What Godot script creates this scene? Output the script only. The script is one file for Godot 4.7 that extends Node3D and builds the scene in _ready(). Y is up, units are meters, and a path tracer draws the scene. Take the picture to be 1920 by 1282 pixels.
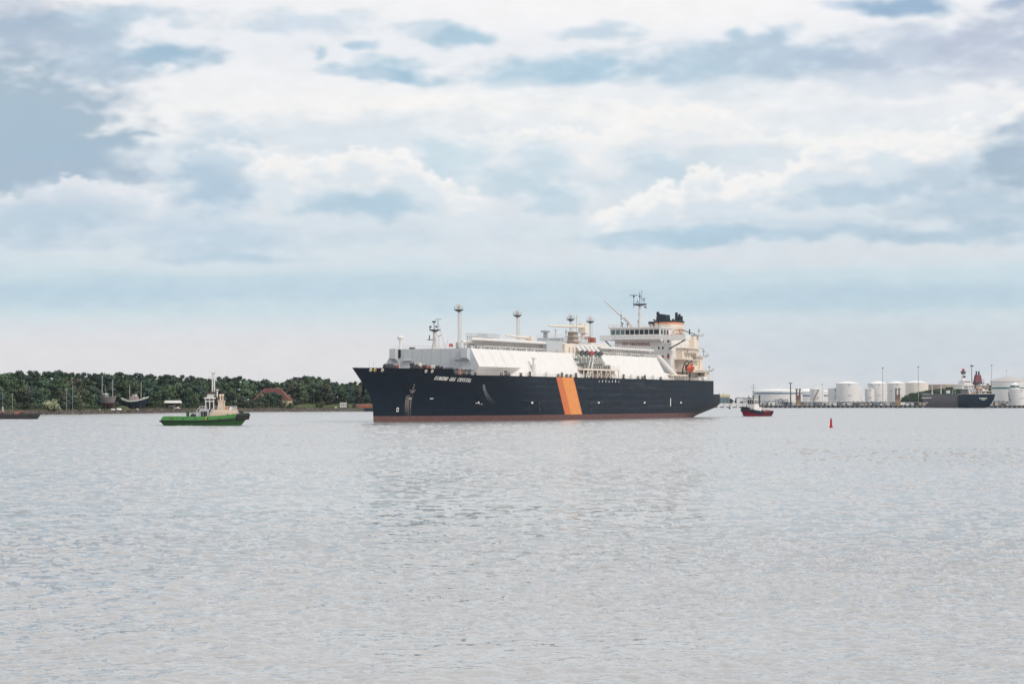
extends Node3D
# A wide harbour channel under a bright, broken overcast. Units are metres, y is up, the camera stands 7.2 m above the water and looks along -z.

const F := 4045.0        # focal length in pixels of a 1920-pixel-wide picture
const EYE := 7.2
var rng := RandomNumberGenerator.new()
var used_names := {}

# ---------------------------------------------------------------- mesh building
class MB:
	var v := PackedVector3Array()
	var n := PackedVector3Array()
	var c := PackedColorArray()
	var uv := PackedVector2Array()
	var idx := PackedInt32Array()
	var col := Color(1, 1, 1)
	var colored := false

	func tri(a: Vector3, b: Vector3, d: Vector3, hint: Vector3) -> void:
		var m := (d - a).cross(b - a)
		if m.length_squared() < 1e-14:
			return
		m = m.normalized()
		var i := v.size()
		if m.dot(hint) < 0.0:
			m = -m
			v.append(a); v.append(d); v.append(b)
		else:
			v.append(a); v.append(b); v.append(d)
		for k in 3:
			n.append(m)
			c.append(col)
			idx.append(i + k)

	func quad(a: Vector3, b: Vector3, d: Vector3, e: Vector3, hint: Vector3) -> void:
		tri(a, b, d, hint)
		tri(a, d, e, hint)

	func hexa(p: Array) -> void:      # eight corners: bottom ring 0..3, top ring 4..7
		var o := Vector3.ZERO
		for q in p:
			o += q
		o /= 8.0
		for f in [[0, 1, 2, 3], [4, 5, 6, 7], [0, 1, 5, 4], [1, 2, 6, 5], [2, 3, 7, 6], [3, 0, 4, 7]]:
			var m: Vector3 = (p[f[0]] + p[f[1]] + p[f[2]] + p[f[3]]) / 4.0
			quad(p[f[0]], p[f[1]], p[f[2]], p[f[3]], m - o)

	func box(x0: float, x1: float, y0: float, y1: float, z0: float, z1: float, inset := 0.0) -> void:
		var i := inset                    # the top drawn in, for raked or chamfered boxes
		hexa([Vector3(x0, y0, z0), Vector3(x1, y0, z0), Vector3(x1, y0, z1), Vector3(x0, y0, z1), Vector3(x0 + i, y1, z0 + i), Vector3(x1 - i, y1, z0 + i), Vector3(x1 - i, y1, z1 - i), Vector3(x0 + i, y1, z1 - i)])

	func prism(poly: Array, a: float, b: float, axis := 0) -> void:   # a convex-ish outline pushed along an axis; poly in the other two axes
		var put := func(p: Vector2, t: float) -> Vector3:
			return Vector3(t, p.y, p.x) if axis == 0 else (Vector3(p.x, t, p.y) if axis == 1 else Vector3(p.x, p.y, t))
		var mid := Vector2.ZERO
		for p in poly:
			mid += p
		mid /= poly.size()
		var o: Vector3 = put.call(mid, (a + b) / 2)
		for k in poly.size():
			var p: Vector2 = poly[k]
			var q: Vector2 = poly[(k + 1) % poly.size()]
			var e := q - p
			var out := Vector2(e.y, -e.x)
			if out.dot((p + q) / 2 - mid) < 0:
				out = -out
			quad(put.call(p, a), put.call(q, a), put.call(q, b), put.call(p, b), put.call(out, 0.0))
		var tris := Geometry2D.triangulate_polygon(PackedVector2Array(poly))
		for t in [a, b]:
			var away: Vector3 = put.call(Vector2.ZERO, t - (a + b) / 2)
			for k in range(0, tris.size(), 3):
				tri(put.call(poly[tris[k]], t), put.call(poly[tris[k + 1]], t), put.call(poly[tris[k + 2]], t), away)

	func bar(p: Vector3, q: Vector3, r: float, r2 := -1.0, sides := 6) -> void:
		r2 = r if r2 < 0 else r2
		var d := (q - p).normalized()
		var s := d.cross(Vector3.UP if absf(d.y) < 0.9 else Vector3.RIGHT).normalized()
		var t := d.cross(s)
		var i := v.size()
		for k in sides:
			var a := TAU * k / sides
			var m := s * cos(a) + t * sin(a)
			v.append(p + m * r); v.append(q + m * r2)
			n.append(m); n.append(m)
			c.append(col); c.append(col)
		for k in sides:
			var a := i + 2 * k
			var b := i + 2 * ((k + 1) % sides)
			for e in [a, a + 1, b, b, a + 1, b + 1]:
				idx.append(e)
		fix(i, 0)
		for k in range(1, sides - 1):
			var a1 := TAU * k / sides
			var a2 := TAU * (k + 1) / sides
			tri(p + s * r, p + (s * cos(a1) + t * sin(a1)) * r, p + (s * cos(a2) + t * sin(a2)) * r, -d)
			tri(q + s * r2, q + (s * cos(a1) + t * sin(a1)) * r2, q + (s * cos(a2) + t * sin(a2)) * r2, d)

	func path(pts: Array, r: float, sides := 6) -> void:
		for k in pts.size() - 1:
			bar(pts[k], pts[k + 1], r, -1.0, sides)

	func fix(first: int, _unused: int) -> void:     # turn triangles whose winding disagrees with their normals
		var k := idx.size() - 1
		while k >= 2 and idx[k] >= first and idx[k - 1] >= first and idx[k - 2] >= first:
			var a := idx[k - 2]
			var b := idx[k - 1]
			var d := idx[k]
			if (v[d] - v[a]).cross(v[b] - v[a]).dot(n[a] + n[b] + n[d]) < 0:
				idx[k - 1] = d
				idx[k] = b
			k -= 3

	func grid(rows: Array, hint: Vector3) -> void:   # rows of equal length, smooth
		var i := v.size()
		var w: int = rows[0].size()
		var f := PackedInt32Array()
		var sum := PackedVector3Array()
		for r in rows:
			for p in r:
				v.append(p)
				c.append(col)
				sum.append(Vector3.ZERO)
		for r in rows.size() - 1:
			for k in w - 1:
				var a := r * w + k
				f.append_array([a, a + 1, a + w, a + w, a + 1, a + w + 1])
		var total := 0.0
		for t in range(0, f.size(), 3):
			var m := (v[i + f[t + 2]] - v[i + f[t]]).cross(v[i + f[t + 1]] - v[i + f[t]])
			total += m.dot(hint)
			for k in 3:
				sum[f[t + k]] += m
		var s := -1.0 if total < 0 else 1.0
		for m in sum:
			n.append((m * s).normalized() if m.length() > 1e-9 else hint.normalized())
		for t in range(0, f.size(), 3):
			idx.append(i + f[t])
			idx.append(i + f[t + (1 if s > 0 else 2)])
			idx.append(i + f[t + (2 if s > 0 else 1)])

	func lathe(o: Vector3, prof: Array, seg := 16, squash := 1.0) -> void:   # profile of Vector2(radius, height), from bottom to top
		var i := v.size()
		for k in prof.size():
			var p: Vector2 = prof[k]
			var a: Vector2 = prof[maxi(k - 1, 0)]
			var b: Vector2 = prof[mini(k + 1, prof.size() - 1)]
			var m2 := Vector2((b - a).y, -(b - a).x).normalized()
			for s in seg:
				var t := TAU * s / seg
				v.append(o + Vector3(p.x * cos(t), p.y, p.x * sin(t) * squash))
				n.append(Vector3(m2.x * cos(t), m2.y, m2.x * sin(t)).normalized())
				c.append(col)
		for k in prof.size() - 1:
			for s in seg:
				var a := i + k * seg + s
				var b := i + k * seg + (s + 1) % seg
				for e in [a, b, a + seg, b, b + seg, a + seg]:
					idx.append(e)
		fix(i, 0)

	func cyl(o: Vector3, r: float, h: float, seg := 16, r2 := -1.0) -> void:   # flat-ended upright cylinder
		bar(o, o + Vector3(0, h, 0), r, r2, seg)

	func rail(pts: Array, h := 1.1, step := 2.5, r := 0.05) -> void:
		for k in pts.size() - 1:
			var a: Vector3 = pts[k]
			var b: Vector3 = pts[k + 1]
			bar(a + Vector3(0, h, 0), b + Vector3(0, h, 0), r, -1.0, 4)
			bar(a + Vector3(0, h * 0.5, 0), b + Vector3(0, h * 0.5, 0), r * 0.8, -1.0, 4)
			var m := maxi(1, int(a.distance_to(b) / step))
			for j in m + 1:
				var p := a.lerp(b, float(j) / m)
				bar(p, p + Vector3(0, h, 0), r, -1.0, 4)

	func mesh() -> ArrayMesh:
		var arr := []
		arr.resize(Mesh.ARRAY_MAX)
		arr[Mesh.ARRAY_VERTEX] = v
		arr[Mesh.ARRAY_NORMAL] = n
		if colored:
			arr[Mesh.ARRAY_COLOR] = c
		if uv.size() == v.size() and uv.size():
			arr[Mesh.ARRAY_TEX_UV] = uv
		arr[Mesh.ARRAY_INDEX] = idx
		var m := ArrayMesh.new()
		m.add_surface_from_arrays(Mesh.PRIMITIVE_TRIANGLES, arr)
		return m

# ---------------------------------------------------------------- naming
func numbered(called: String) -> String:
	var k: int = used_names.get(called, 0)
	used_names[called] = k + 1
	return called if k == 0 else "%s_%03d" % [called, k]

func tag(o: Node3D, label: String, category: String, group := "", kind := "") -> void:
	o.set_meta("label", label)
	o.set_meta("category", category)
	if group:
		o.set_meta("group", group)
	if kind:
		o.set_meta("kind", kind)

func thing(called: String, label: String, category: String, at := Vector3.ZERO, turn := 0.0, group := "") -> Node3D:
	var o := Node3D.new()
	o.name = numbered(called)
	add_child(o)
	o.position = at
	o.rotation.y = turn
	tag(o, label, category, group)
	return o

func part(b: MB, called: String, m: Material, parent: Node3D) -> MeshInstance3D:
	return shape(b.mesh(), called, m, parent)

func shape(mesh: Mesh, called: String, m: Material, parent: Node3D) -> MeshInstance3D:
	var o := MeshInstance3D.new()
	o.mesh = mesh
	o.material_override = m
	var k := 0
	var nm := called
	while parent.has_node(NodePath(nm)):
		k += 1
		nm = "%s_%03d" % [called, k]
	o.name = nm
	parent.add_child(o)
	return o

func single(b: MB, called: String, m: Material, label: String, category: String, group := "") -> MeshInstance3D:
	var o := shape(b.mesh(), numbered(called), m, self)
	tag(o, label, category, group)
	return o

func struct(b: MB, called: String, m: Material) -> MeshInstance3D:
	var o := shape(b.mesh(), numbered(called), m, self)
	o.set_meta("kind", "structure")
	o.set_meta("label", called.replace("_", " "))
	return o

func stuff(b: MB, called: String, m: Material, label: String, category: String) -> MeshInstance3D:
	var o := single(b, called, m, label, category)
	o.set_meta("kind", "stuff")
	return o

func copy(src: Node3D, at: Vector3, turn: float, size: float, label: String, group: String) -> Node3D:
	var o: Node3D = src.duplicate()
	o.name = numbered(src.get_meta("base"))
	add_child(o)
	o.position = at
	o.rotation.y = turn
	o.scale = Vector3.ONE * size
	o.set_meta("label", label)
	o.set_meta("group", group)
	return o

func at(px: float, d: float, y := 0.0) -> Vector3:     # the bearing of a column of the picture, at a distance
	return Vector3((px - 960.0) / F * d, y, -d)

func hgt(py: float, d: float) -> float:                # the height seen at a row of the picture, at a distance
	return EYE + (752.4 - py) * d / F

# ---------------------------------------------------------------- materials
var mats := {}
var tex := {}

func lin(r: float, g: float, b: float) -> Color:
	return Color(r, g, b).linear_to_srgb()

func noise_tex(key: String, freq: float, lo: float, hi: float, oct := 4, size := 512) -> NoiseTexture2D:
	if tex.has(key):
		return tex[key]
	var f := FastNoiseLite.new()
	f.noise_type = FastNoiseLite.TYPE_SIMPLEX_SMOOTH
	f.seed = key.hash() % 1000
	f.frequency = freq
	f.fractal_octaves = oct
	var t := NoiseTexture2D.new()
	t.width = size
	t.height = size
	t.seamless = true
	t.noise = f
	var g := Gradient.new()
	g.set_color(0, Color(lo, lo, lo))
	g.set_color(1, Color(hi, hi, hi))
	t.color_ramp = g
	tex[key] = t
	return t

func paint(key: String, r: float, g: float, b: float, rough := 0.6, grime := "", scale := Vector3.ONE, metal := 0.0) -> StandardMaterial3D:
	if mats.has(key):
		return mats[key]
	var m := StandardMaterial3D.new()
	m.resource_name = key
	m.albedo_color = lin(r, g, b)
	m.roughness = rough
	m.metallic = metal
	if grime:
		m.albedo_texture = tex[grime]
		m.uv1_triplanar = true
		m.uv1_scale = scale
	mats[key] = m
	return m

# ---------------------------------------------------------------- sky
var n_warp := FastNoiseLite.new()
var n_fine := FastNoiseLite.new()
var n_puff := FastNoiseLite.new()
# tone of the clear air and thin cloud by height: hundredths of a degree-like units, see sky_rgb
var sky_rows := [[-900, 238, 240, 243], [-300, 236, 238, 241], [0, 238, 239, 241], [90, 232, 235, 240], [170, 238, 239, 241], [240, 238, 239, 240], [300, 229, 233, 237], [370, 217, 225, 231], [430, 211, 221, 229], [480, 214, 224, 230], [515, 203, 219, 227], [550, 197, 216, 226], [585, 205, 220, 227], [625, 215, 224, 228], [660, 223, 223, 225], [752, 227, 225, 225], [2000, 200, 205, 210]]
# darker gaps and undersides: centre, half size, tone, weight, turn
var gaps := [
	[50, 75, 150, 45, 165, 184, 204, .95, -.1], [15, 30, 120, 16, 190, 200, 214, .6, 0], [60, 120, 120, 40, 186, 198, 213, .7, 0], [180, 115, 75, 60, 178, 197, 214, .85, -.6], [250, 50, 120, 22, 184, 203, 219, .7, -.15],
	[310, 116, 95, 26, 164, 191, 211, 1.0, -.12], [190, 150, 90, 24, 184, 199, 214, .7, -.25], [80, 205, 170, 40, 170, 187, 205, .85, .05], [40, 275, 190, 66, 150, 175, 192, .95, .02], [70, 300, 110, 26, 140, 167, 186, .8, .05], [10, 240, 120, 20, 158, 178, 198, .6, 0], [235, 266, 60, 6, 168, 186, 203, .8, .1], [-60, 250, 200, 120, 152, 176, 193, .9, 0],
	[150, 295, 110, 34, 156, 180, 200, .85, -.1], [40, 335, 110, 34, 152, 176, 196, .8, -.1], [-200, 150, 160, 120, 176, 192, 209, .7, 0], [570, 52, 110, 24, 199, 214, 228, .75, -.05],
	[790, 62, 45, 12, 190, 210, 224, .7, .1], [875, 72, 52, 19, 174, 201, 219, .95, .1], [597, 100, 14, 7, 185, 206, 222, .9, 0], [686, 93, 19, 12, 178, 202, 220, .9, 0],
	[720, 136, 92, 18, 169, 198, 217, 1.0, .1], [665, 136, 50, 12, 196, 212, 226, .7, 0], [1120, 68, 65, 11, 192, 211, 225, .8, .05], [1170, 98, 30, 10, 200, 216, 228, .7, 0],
	[1010, 138, 110, 26, 178, 204, 221, .95, -.05], [1130, 132, 90, 22, 174, 201, 219, .95, .05], [960, 160, 50, 14, 186, 208, 223, .8, 0], [1320, 130, 120, 34, 183, 204, 220, .95, .05], [1400, 78, 26, 17, 178, 202, 219, .95, 0], [1466, 76, 36, 20, 176, 200, 218, .95, 0], [1480, 118, 130, 38, 185, 203, 219, .95, .12],
	[1340, 160, 100, 20, 176, 200, 217, .85, .1], [1590, 142, 85, 36, 178, 196, 215, .9, .1], [1720, 110, 130, 44, 190, 202, 219, .85, .1], [1850, 100, 100, 34, 186, 196, 214, .85, 0], [1870, 150, 90, 26, 196, 205, 220, .75, .3], [1680, 165, 130, 20, 200, 210, 224, .65, 0],
	[1590, 24, 50, 16, 200, 213, 228, .8, 0], [1690, 25, 88, 20, 158, 184, 209, 1.0, .02], [1905, 14, 55, 18, 158, 176, 203, .95, -.4], [2000, 60, 120, 70, 176, 190, 210, .8, 0],
	[830, 300, 50, 30, 207, 223, 231, .7, 0], [590, 270, 90, 24, 214, 224, 232, .6, 0], [300, 310, 90, 26, 212, 222, 231, .6, 0]]
# cumulus banks: outline of the tops, brightness at the edge, depth of the fade, tone below
var banks := [
	[[[820, 330], [860, 255], [900, 243], [950, 238], [1010, 246], [1060, 238], [1110, 246], [1180, 228], [1205, 204], [1250, 199], [1290, 192], [1330, 198], [1370, 210], [1400, 228], [1440, 248], [1500, 252], [1545, 238], [1600, 238], [1650, 250], [1700, 244], [1750, 236], [1800, 226], [1850, 232], [1920, 205], [2050, 180]], [246, 244, 242], 90.0, [226, 231, 236], [[1290, 178, 420, 26, 231, 235, 239, .8, 0], [940, 232, 200, 24, 228, 233, 238, .7, 0], [1640, 222, 260, 26, 229, 233, 238, .8, 0]]],
	[[[320, 340], [352, 318], [372, 282], [410, 262], [445, 268], [478, 276], [492, 300], [520, 291], [560, 298], [590, 290], [630, 290], [655, 275], [690, 276], [722, 288], [750, 278], [785, 292], [800, 318], [840, 330], [880, 345], [940, 372]], [246, 244, 242], 70.0, [217, 226, 233], [[640, 256, 250, 34, 218, 227, 234, .9, 0], [400, 262, 70, 30, 205, 218, 229, .7, 0], [850, 300, 80, 36, 204, 221, 231, .9, 0]]],
	[[[1080, 400], [1150, 385], [1205, 362], [1235, 340], [1258, 338], [1275, 345], [1292, 314], [1318, 309], [1345, 312], [1362, 336], [1400, 328], [1450, 326], [1490, 300], [1520, 268], [1580, 262], [1650, 262], [1720, 262], [1780, 250], [1850, 262], [1920, 280]], [247, 245, 243], 75.0, [214, 224, 232], [[1250, 316, 80, 36, 196, 214, 226, .95, .1], [1400, 300, 120, 26, 212, 223, 231, .8, 0], [1180, 344, 90, 24, 206, 219, 229, .8, 0], [1640, 240, 240, 22, 224, 231, 237, .7, 0]]],
	[[[-150, 380], [0, 385], [50, 368], [100, 358], [128, 334], [165, 338], [200, 350], [260, 352], [300, 372], [340, 352], [365, 330]], [230, 232, 237], 60.0, [203, 216, 227], [[110, 330, 180, 22, 170, 189, 207, .8, 0]]]]
var shades := [
	[400, 345, 62, 62, 178, 200, 218, .95, .0], [430, 300, 40, 30, 196, 212, 225, .7, .3], [690, 386, 105, 24, 178, 203, 219, .95, 0], [620, 375, 40, 22, 188, 208, 222, .7, 0], [1020, 312, 58, 48, 200, 217, 228, .9, 0], [960, 350, 80, 26, 193, 213, 225, .8, 0], [1045, 376, 60, 22, 190, 211, 224, .7, 0], 
	[1640, 366, 120, 14, 184, 204, 220, .85, -.12], [1770, 340, 90, 20, 186, 204, 219, .8, -.2], [1560, 376, 80, 10, 190, 209, 223, .8, -.1], [1885, 316, 62, 50, 168, 188, 205, 1.0, -.5], [1930, 260, 40, 40, 176, 192, 210, .8, 0], [1760, 390, 150, 22, 194, 210, 223, .8, -.1], [1850, 400, 110, 34, 186, 204, 218, .85, 0],
	[1330, 446, 190, 13, 176, 202, 219, .9, -.03], [1560, 440, 170, 16, 183, 204, 219, .85, -.04], [1780, 446, 170, 18, 180, 201, 216, .85, 0], [1180, 456, 90, 10, 186, 208, 222, .7, 0], [1480, 420, 120, 12, 196, 212, 225, .6, -.05], [420, 450, 130, 34, 190, 209, 224, .75, .1], [80, 420, 150, 34, 186, 205, 220, .8, 0], [110, 375, 70, 22, 200, 214, 226, .5, 0],
	[440, 488, 110, 9, 184, 206, 222, .7, 0], [700, 440, 120, 20, 204, 218, 228, .6, 0], [60, 465, 130, 10, 190, 208, 222, .6, 0], [560, 540, 500, 22, 187, 210, 223, .55, 0], [100, 560, 260, 26, 184, 206, 221, .55, 0], [1200, 575, 420, 14, 188, 211, 223, .5, 0], [1640, 560, 380, 26, 183, 206, 219, .65, 0], [1700, 660, 420, 70, 202, 211, 219, .8, 0], [1250, 640, 300, 60, 209, 217, 224, .5, 0]]
var glows := [[1220, 20, 520, 50, 245, 244, 245, .8, 0], [950, 200, 420, 26, 246, 244, 242, .8, 0], [440, 215, 180, 16, 241, 240, 240, .6, 0], [130, 85, 40, 42, 216, 216, 226, .8, .5], [120, 30, 60, 12, 226, 222, 226, .7, 0], [330, 105, 100, 8, 214, 219, 230, .5, 0], [500, 370, 110, 60, 230, 234, 238, .6, 0], [1480, 480, 600, 24, 217, 222, 228, .6, 0], [420, 500, 300, 14, 214, 222, 229, .5, 0], [1270, 250, 120, 40, 243, 240, 238, .7, 0], [250, 650, 700, 40, 225, 221, 224, .5, 0]]

func blobs(list: Array, c: Vector3, u: float, v: float, edge: float) -> Vector3:
	for g in list:
		var dx: float = u - g[0]
		var dy: float = v - g[1]
		if absf(dx) > g[2] * 1.9 or absf(dy) > (g[3] + absf(g[8]) * g[2]) * 1.9:
			continue
		dy += dx * g[8] * -0.5
		var d := sqrt(dx * dx / (g[2] * g[2]) + dy * dy / (g[3] * g[3]))
		var w := smoothstep(1.55, 0.35, d + edge * 0.55)
		if w > 0.0:
			c = c.lerp(Vector3(g[4], g[5], g[6]), w * g[7])
	return c

# u, v: bearing and height in units of 1/4045 radian, counted as in the picture (960, 752.4 is level and straight ahead)
func sky_rgb(u: float, v: float, near: bool) -> Vector3:
	var wx := n_warp.get_noise_2d(u, v * 2.2)
	var wy := n_warp.get_noise_2d(u + 5000.0, v * 2.2)
	var f := n_fine.get_noise_2d(u * 0.8, v * 1.9)
	var f2 := n_fine.get_noise_2d(u * 2.6 + 900.0, v * 4.6)
	var calm := smoothstep(420.0, 560.0, v)
	var uu := u + wx * 46.0
	var vv := v + (wy * 20.0 + f * 5.0) * (1.0 - 0.75 * calm)
	var k := 1
	while k < sky_rows.size() - 1 and vv > sky_rows[k][0]:
		k += 1
	var a: Array = sky_rows[k - 1]
	var b: Array = sky_rows[k]
	var t := clampf((vv - a[0]) / (b[0] - a[0]), 0.0, 1.0)
	var c := Vector3(a[1], a[2], a[3]).lerp(Vector3(b[1], b[2], b[3]), t)
	# cloud cover that goes on all round, outside the part with named clouds
	var far := maxf(smoothstep(1000.0, 1500.0, absf(u - 960.0)), smoothstep(40.0, -260.0, v))
	if far > 0.0:
		var g := n_warp.get_noise_2d(u * 0.45 + 300.0, v * 1.0 - 80.0) + 0.45 * f
		c = c.lerp(Vector3(194, 205, 215), far * smoothstep(0.02, 0.5, g) * 0.7 * (1.0 - smoothstep(420.0, 640.0, v)))
	if near:
		var edge := f * 0.75 + f2 * 0.35
		c = blobs(glows, c, uu, vv, edge * 0.4)
		c = blobs(gaps, c, uu, vv, edge)
		for bank in banks:
			var pts: Array = bank[0]
			if bank.size() > 4:
				c = blobs(bank[4], c, uu, vv, edge)
			if u < pts[0][0] or u > pts[-1][0]:
				continue
			var j := 1
			while u > pts[j][0]:
				j += 1
			var s: float = (u - pts[j - 1][0]) / (pts[j][0] - pts[j - 1][0])
			s = s * s * (3.0 - 2.0 * s)
			var ends := smoothstep(pts[0][0], pts[0][0] + 50.0, u) * smoothstep(pts[-1][0], pts[-1][0] - 60.0, u)
			var p1 := absf(n_puff.get_noise_2d(u, v))
			var p2 := absf(n_puff.get_noise_2d(u * 2.3 + 70.0, v * 2.3))
			var top: float = lerpf(pts[j - 1][1], pts[j][1], s) + p1 * 26.0 + p2 * 12.0 - 7.0
			var deep: float = v - top
			if deep < -4.0:
				continue
			var w := smoothstep(-1.0, 2.5, deep) * smoothstep(bank[2] * 2.4, bank[2] * 0.7, deep) * ends
			var e: Array = bank[1]
			var l: Array = bank[3]
			var lit := clampf(deep / bank[2] + (f * 0.9 + f2 * 0.35 - 0.1 + p1 * 0.6) * smoothstep(4.0, 30.0, deep), 0.0, 1.0)
			c = c.lerp(Vector3(e[0], e[1], e[2]).lerp(Vector3(l[0], l[1], l[2]), lit), w * 0.95)
		c = blobs(shades, c, uu, vv, edge * (1.0 - 0.6 * calm))
	c += Vector3.ONE * ((f * 4.0 + f2 * 1.6) * (1.0 - 0.7 * calm) + (f2 * 1.2 + f) * calm)
	return c

const SKY_W := 4096
const SKY_H := 4096

func make_sky() -> PanoramaSkyMaterial:
	n_warp.noise_type = FastNoiseLite.TYPE_SIMPLEX_SMOOTH
	n_warp.seed = 11
	n_warp.frequency = 0.006
	n_warp.fractal_octaves = 3
	n_warp.fractal_gain = 0.42
	n_fine.noise_type = FastNoiseLite.TYPE_SIMPLEX_SMOOTH
	n_fine.seed = 5
	n_fine.frequency = 0.013
	n_fine.fractal_octaves = 4
	n_fine.fractal_gain = 0.45
	n_puff.noise_type = FastNoiseLite.TYPE_SIMPLEX
	n_puff.seed = 3
	n_puff.frequency = 0.014
	n_puff.fractal_octaves = 3
	var whole := sky_piece(0, 0, 384, 192, 384, 192, false)
	whole.resize(SKY_W, SKY_H, Image.INTERPOLATE_CUBIC)
	var cols := int(SKY_W * 36.0 / 360.0)
	var rows := int(SKY_H * 16.0 / 180.0)
	var top := SKY_H / 2 - rows
	var piece := sky_piece(-cols / 2, top, cols, rows, SKY_W, SKY_H, true)
	whole.blit_rect(piece, Rect2i(cols / 2, 0, cols - cols / 2, rows), Vector2i(0, top))
	whole.blit_rect(piece, Rect2i(0, 0, cols / 2, rows), Vector2i(SKY_W - cols / 2, top))
	var m := PanoramaSkyMaterial.new()
	m.panorama = ImageTexture.create_from_image(whole)
	return m

func sky_piece(x0: int, y0: int, w: int, h: int, all_w: int, all_h: int, near: bool) -> Image:
	var bytes := PackedByteArray()
	bytes.resize(w * h * 3)
	var k := 0
	var r := RandomNumberGenerator.new()
	r.seed = 9
	for y in h:
		var el := PI / 2 - (y0 + y + 0.5) / all_h * PI
		for x in w:
			var az := (x0 + x + 0.5) / all_w * TAU
			if az > PI:
				az -= TAU
			var u := 960.0 + F * az
			var fade := 1.0
			if near:
				fade = smoothstep(-w / 2.0, -w / 2.0 + 60.0, x0 + x) * smoothstep(w / 2.0, w / 2.0 - 60.0, x0 + x) * smoothstep(0.0, 30.0, y)
			var c := sky_rgb(u, 752.4 - F * el, near)
			if fade < 1.0:
				c = sky_rgb(u, 752.4 - F * el, false).lerp(c, fade)
			var j := r.randf()
			bytes[k] = int(clampf(c.x + j, 0, 255))
			bytes[k + 1] = int(clampf(c.y + j, 0, 255))
			bytes[k + 2] = int(clampf(c.z + j, 0, 255))
			k += 3
	return Image.create_from_data(w, h, false, Image.FORMAT_RGB8, bytes)

func set_stage() -> void:
	var cam := Camera3D.new()
	cam.name = "camera"
	add_child(cam)
	cam.position = Vector3(0, EYE, 0)
	cam.rotation_degrees.x = 1.578
	cam.fov = rad_to_deg(2.0 * atan(641.0 / F))
	cam.near = 0.5
	cam.far = 60000.0
	cam.current = true
	var e := Environment.new()
	e.background_mode = Environment.BG_SKY
	e.sky = Sky.new()
	e.sky.sky_material = make_sky()
	e.background_energy_multiplier = 1.02
	e.tonemap_mode = Environment.TONE_MAPPER_LINEAR
	e.tonemap_exposure = 1.0
	e.sdfgi_enabled = true
	e.ssao_enabled = true
	e.ssil_enabled = true
	e.fog_enabled = true
	e.fog_density = 0.000024
	e.fog_light_color = Color(0.85, 0.93, 1.0)
	var w := WorldEnvironment.new()
	w.name = "world_environment"
	w.environment = e
	add_child(w)
	var sun := DirectionalLight3D.new()
	sun.name = "sun"
	add_child(sun)
	sun.light_energy = 0.66
	sun.light_color = Color(1.0, 0.955, 0.9)
	sun.light_angular_distance = 12.0
	sun.shadow_enabled = true
	sun.look_at_from_position(Vector3.ZERO, -Vector3(0.62, 0.60, 0.50))

# ---------------------------------------------------------------- water
func water_material(key: String, rough: float) -> StandardMaterial3D:
	var m := StandardMaterial3D.new()
	m.resource_name = key
	m.albedo_color = lin(0.43, 0.422, 0.42)
	m.metallic = 0.28
	m.roughness = rough
	m.metallic_specular = 0.7
	return m

var n_swell := FastNoiseLite.new()
var n_chop := FastNoiseLite.new()
var n_lane := FastNoiseLite.new()

# how ruffled the water is: wind lanes, a cat's paw on the right, slicks
func ruffle(x: float, d: float) -> float:
	var k := 1.0 + 0.75 * n_lane.get_noise_2d(x * 0.5, d * 1.3) + 0.35 * n_lane.get_noise_2d(x * 2.1 + 400.0, d * 2.6)
	var e := Vector2((x - 62.0) / 34.0, (d - 292.0) / 62.0).length() + 0.35 * n_lane.get_noise_2d(x * 3.0, d * 3.0)
	k += 1.5 * smoothstep(1.1, 0.35, e)
	return clampf(k, 0.25, 3.0)

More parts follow.
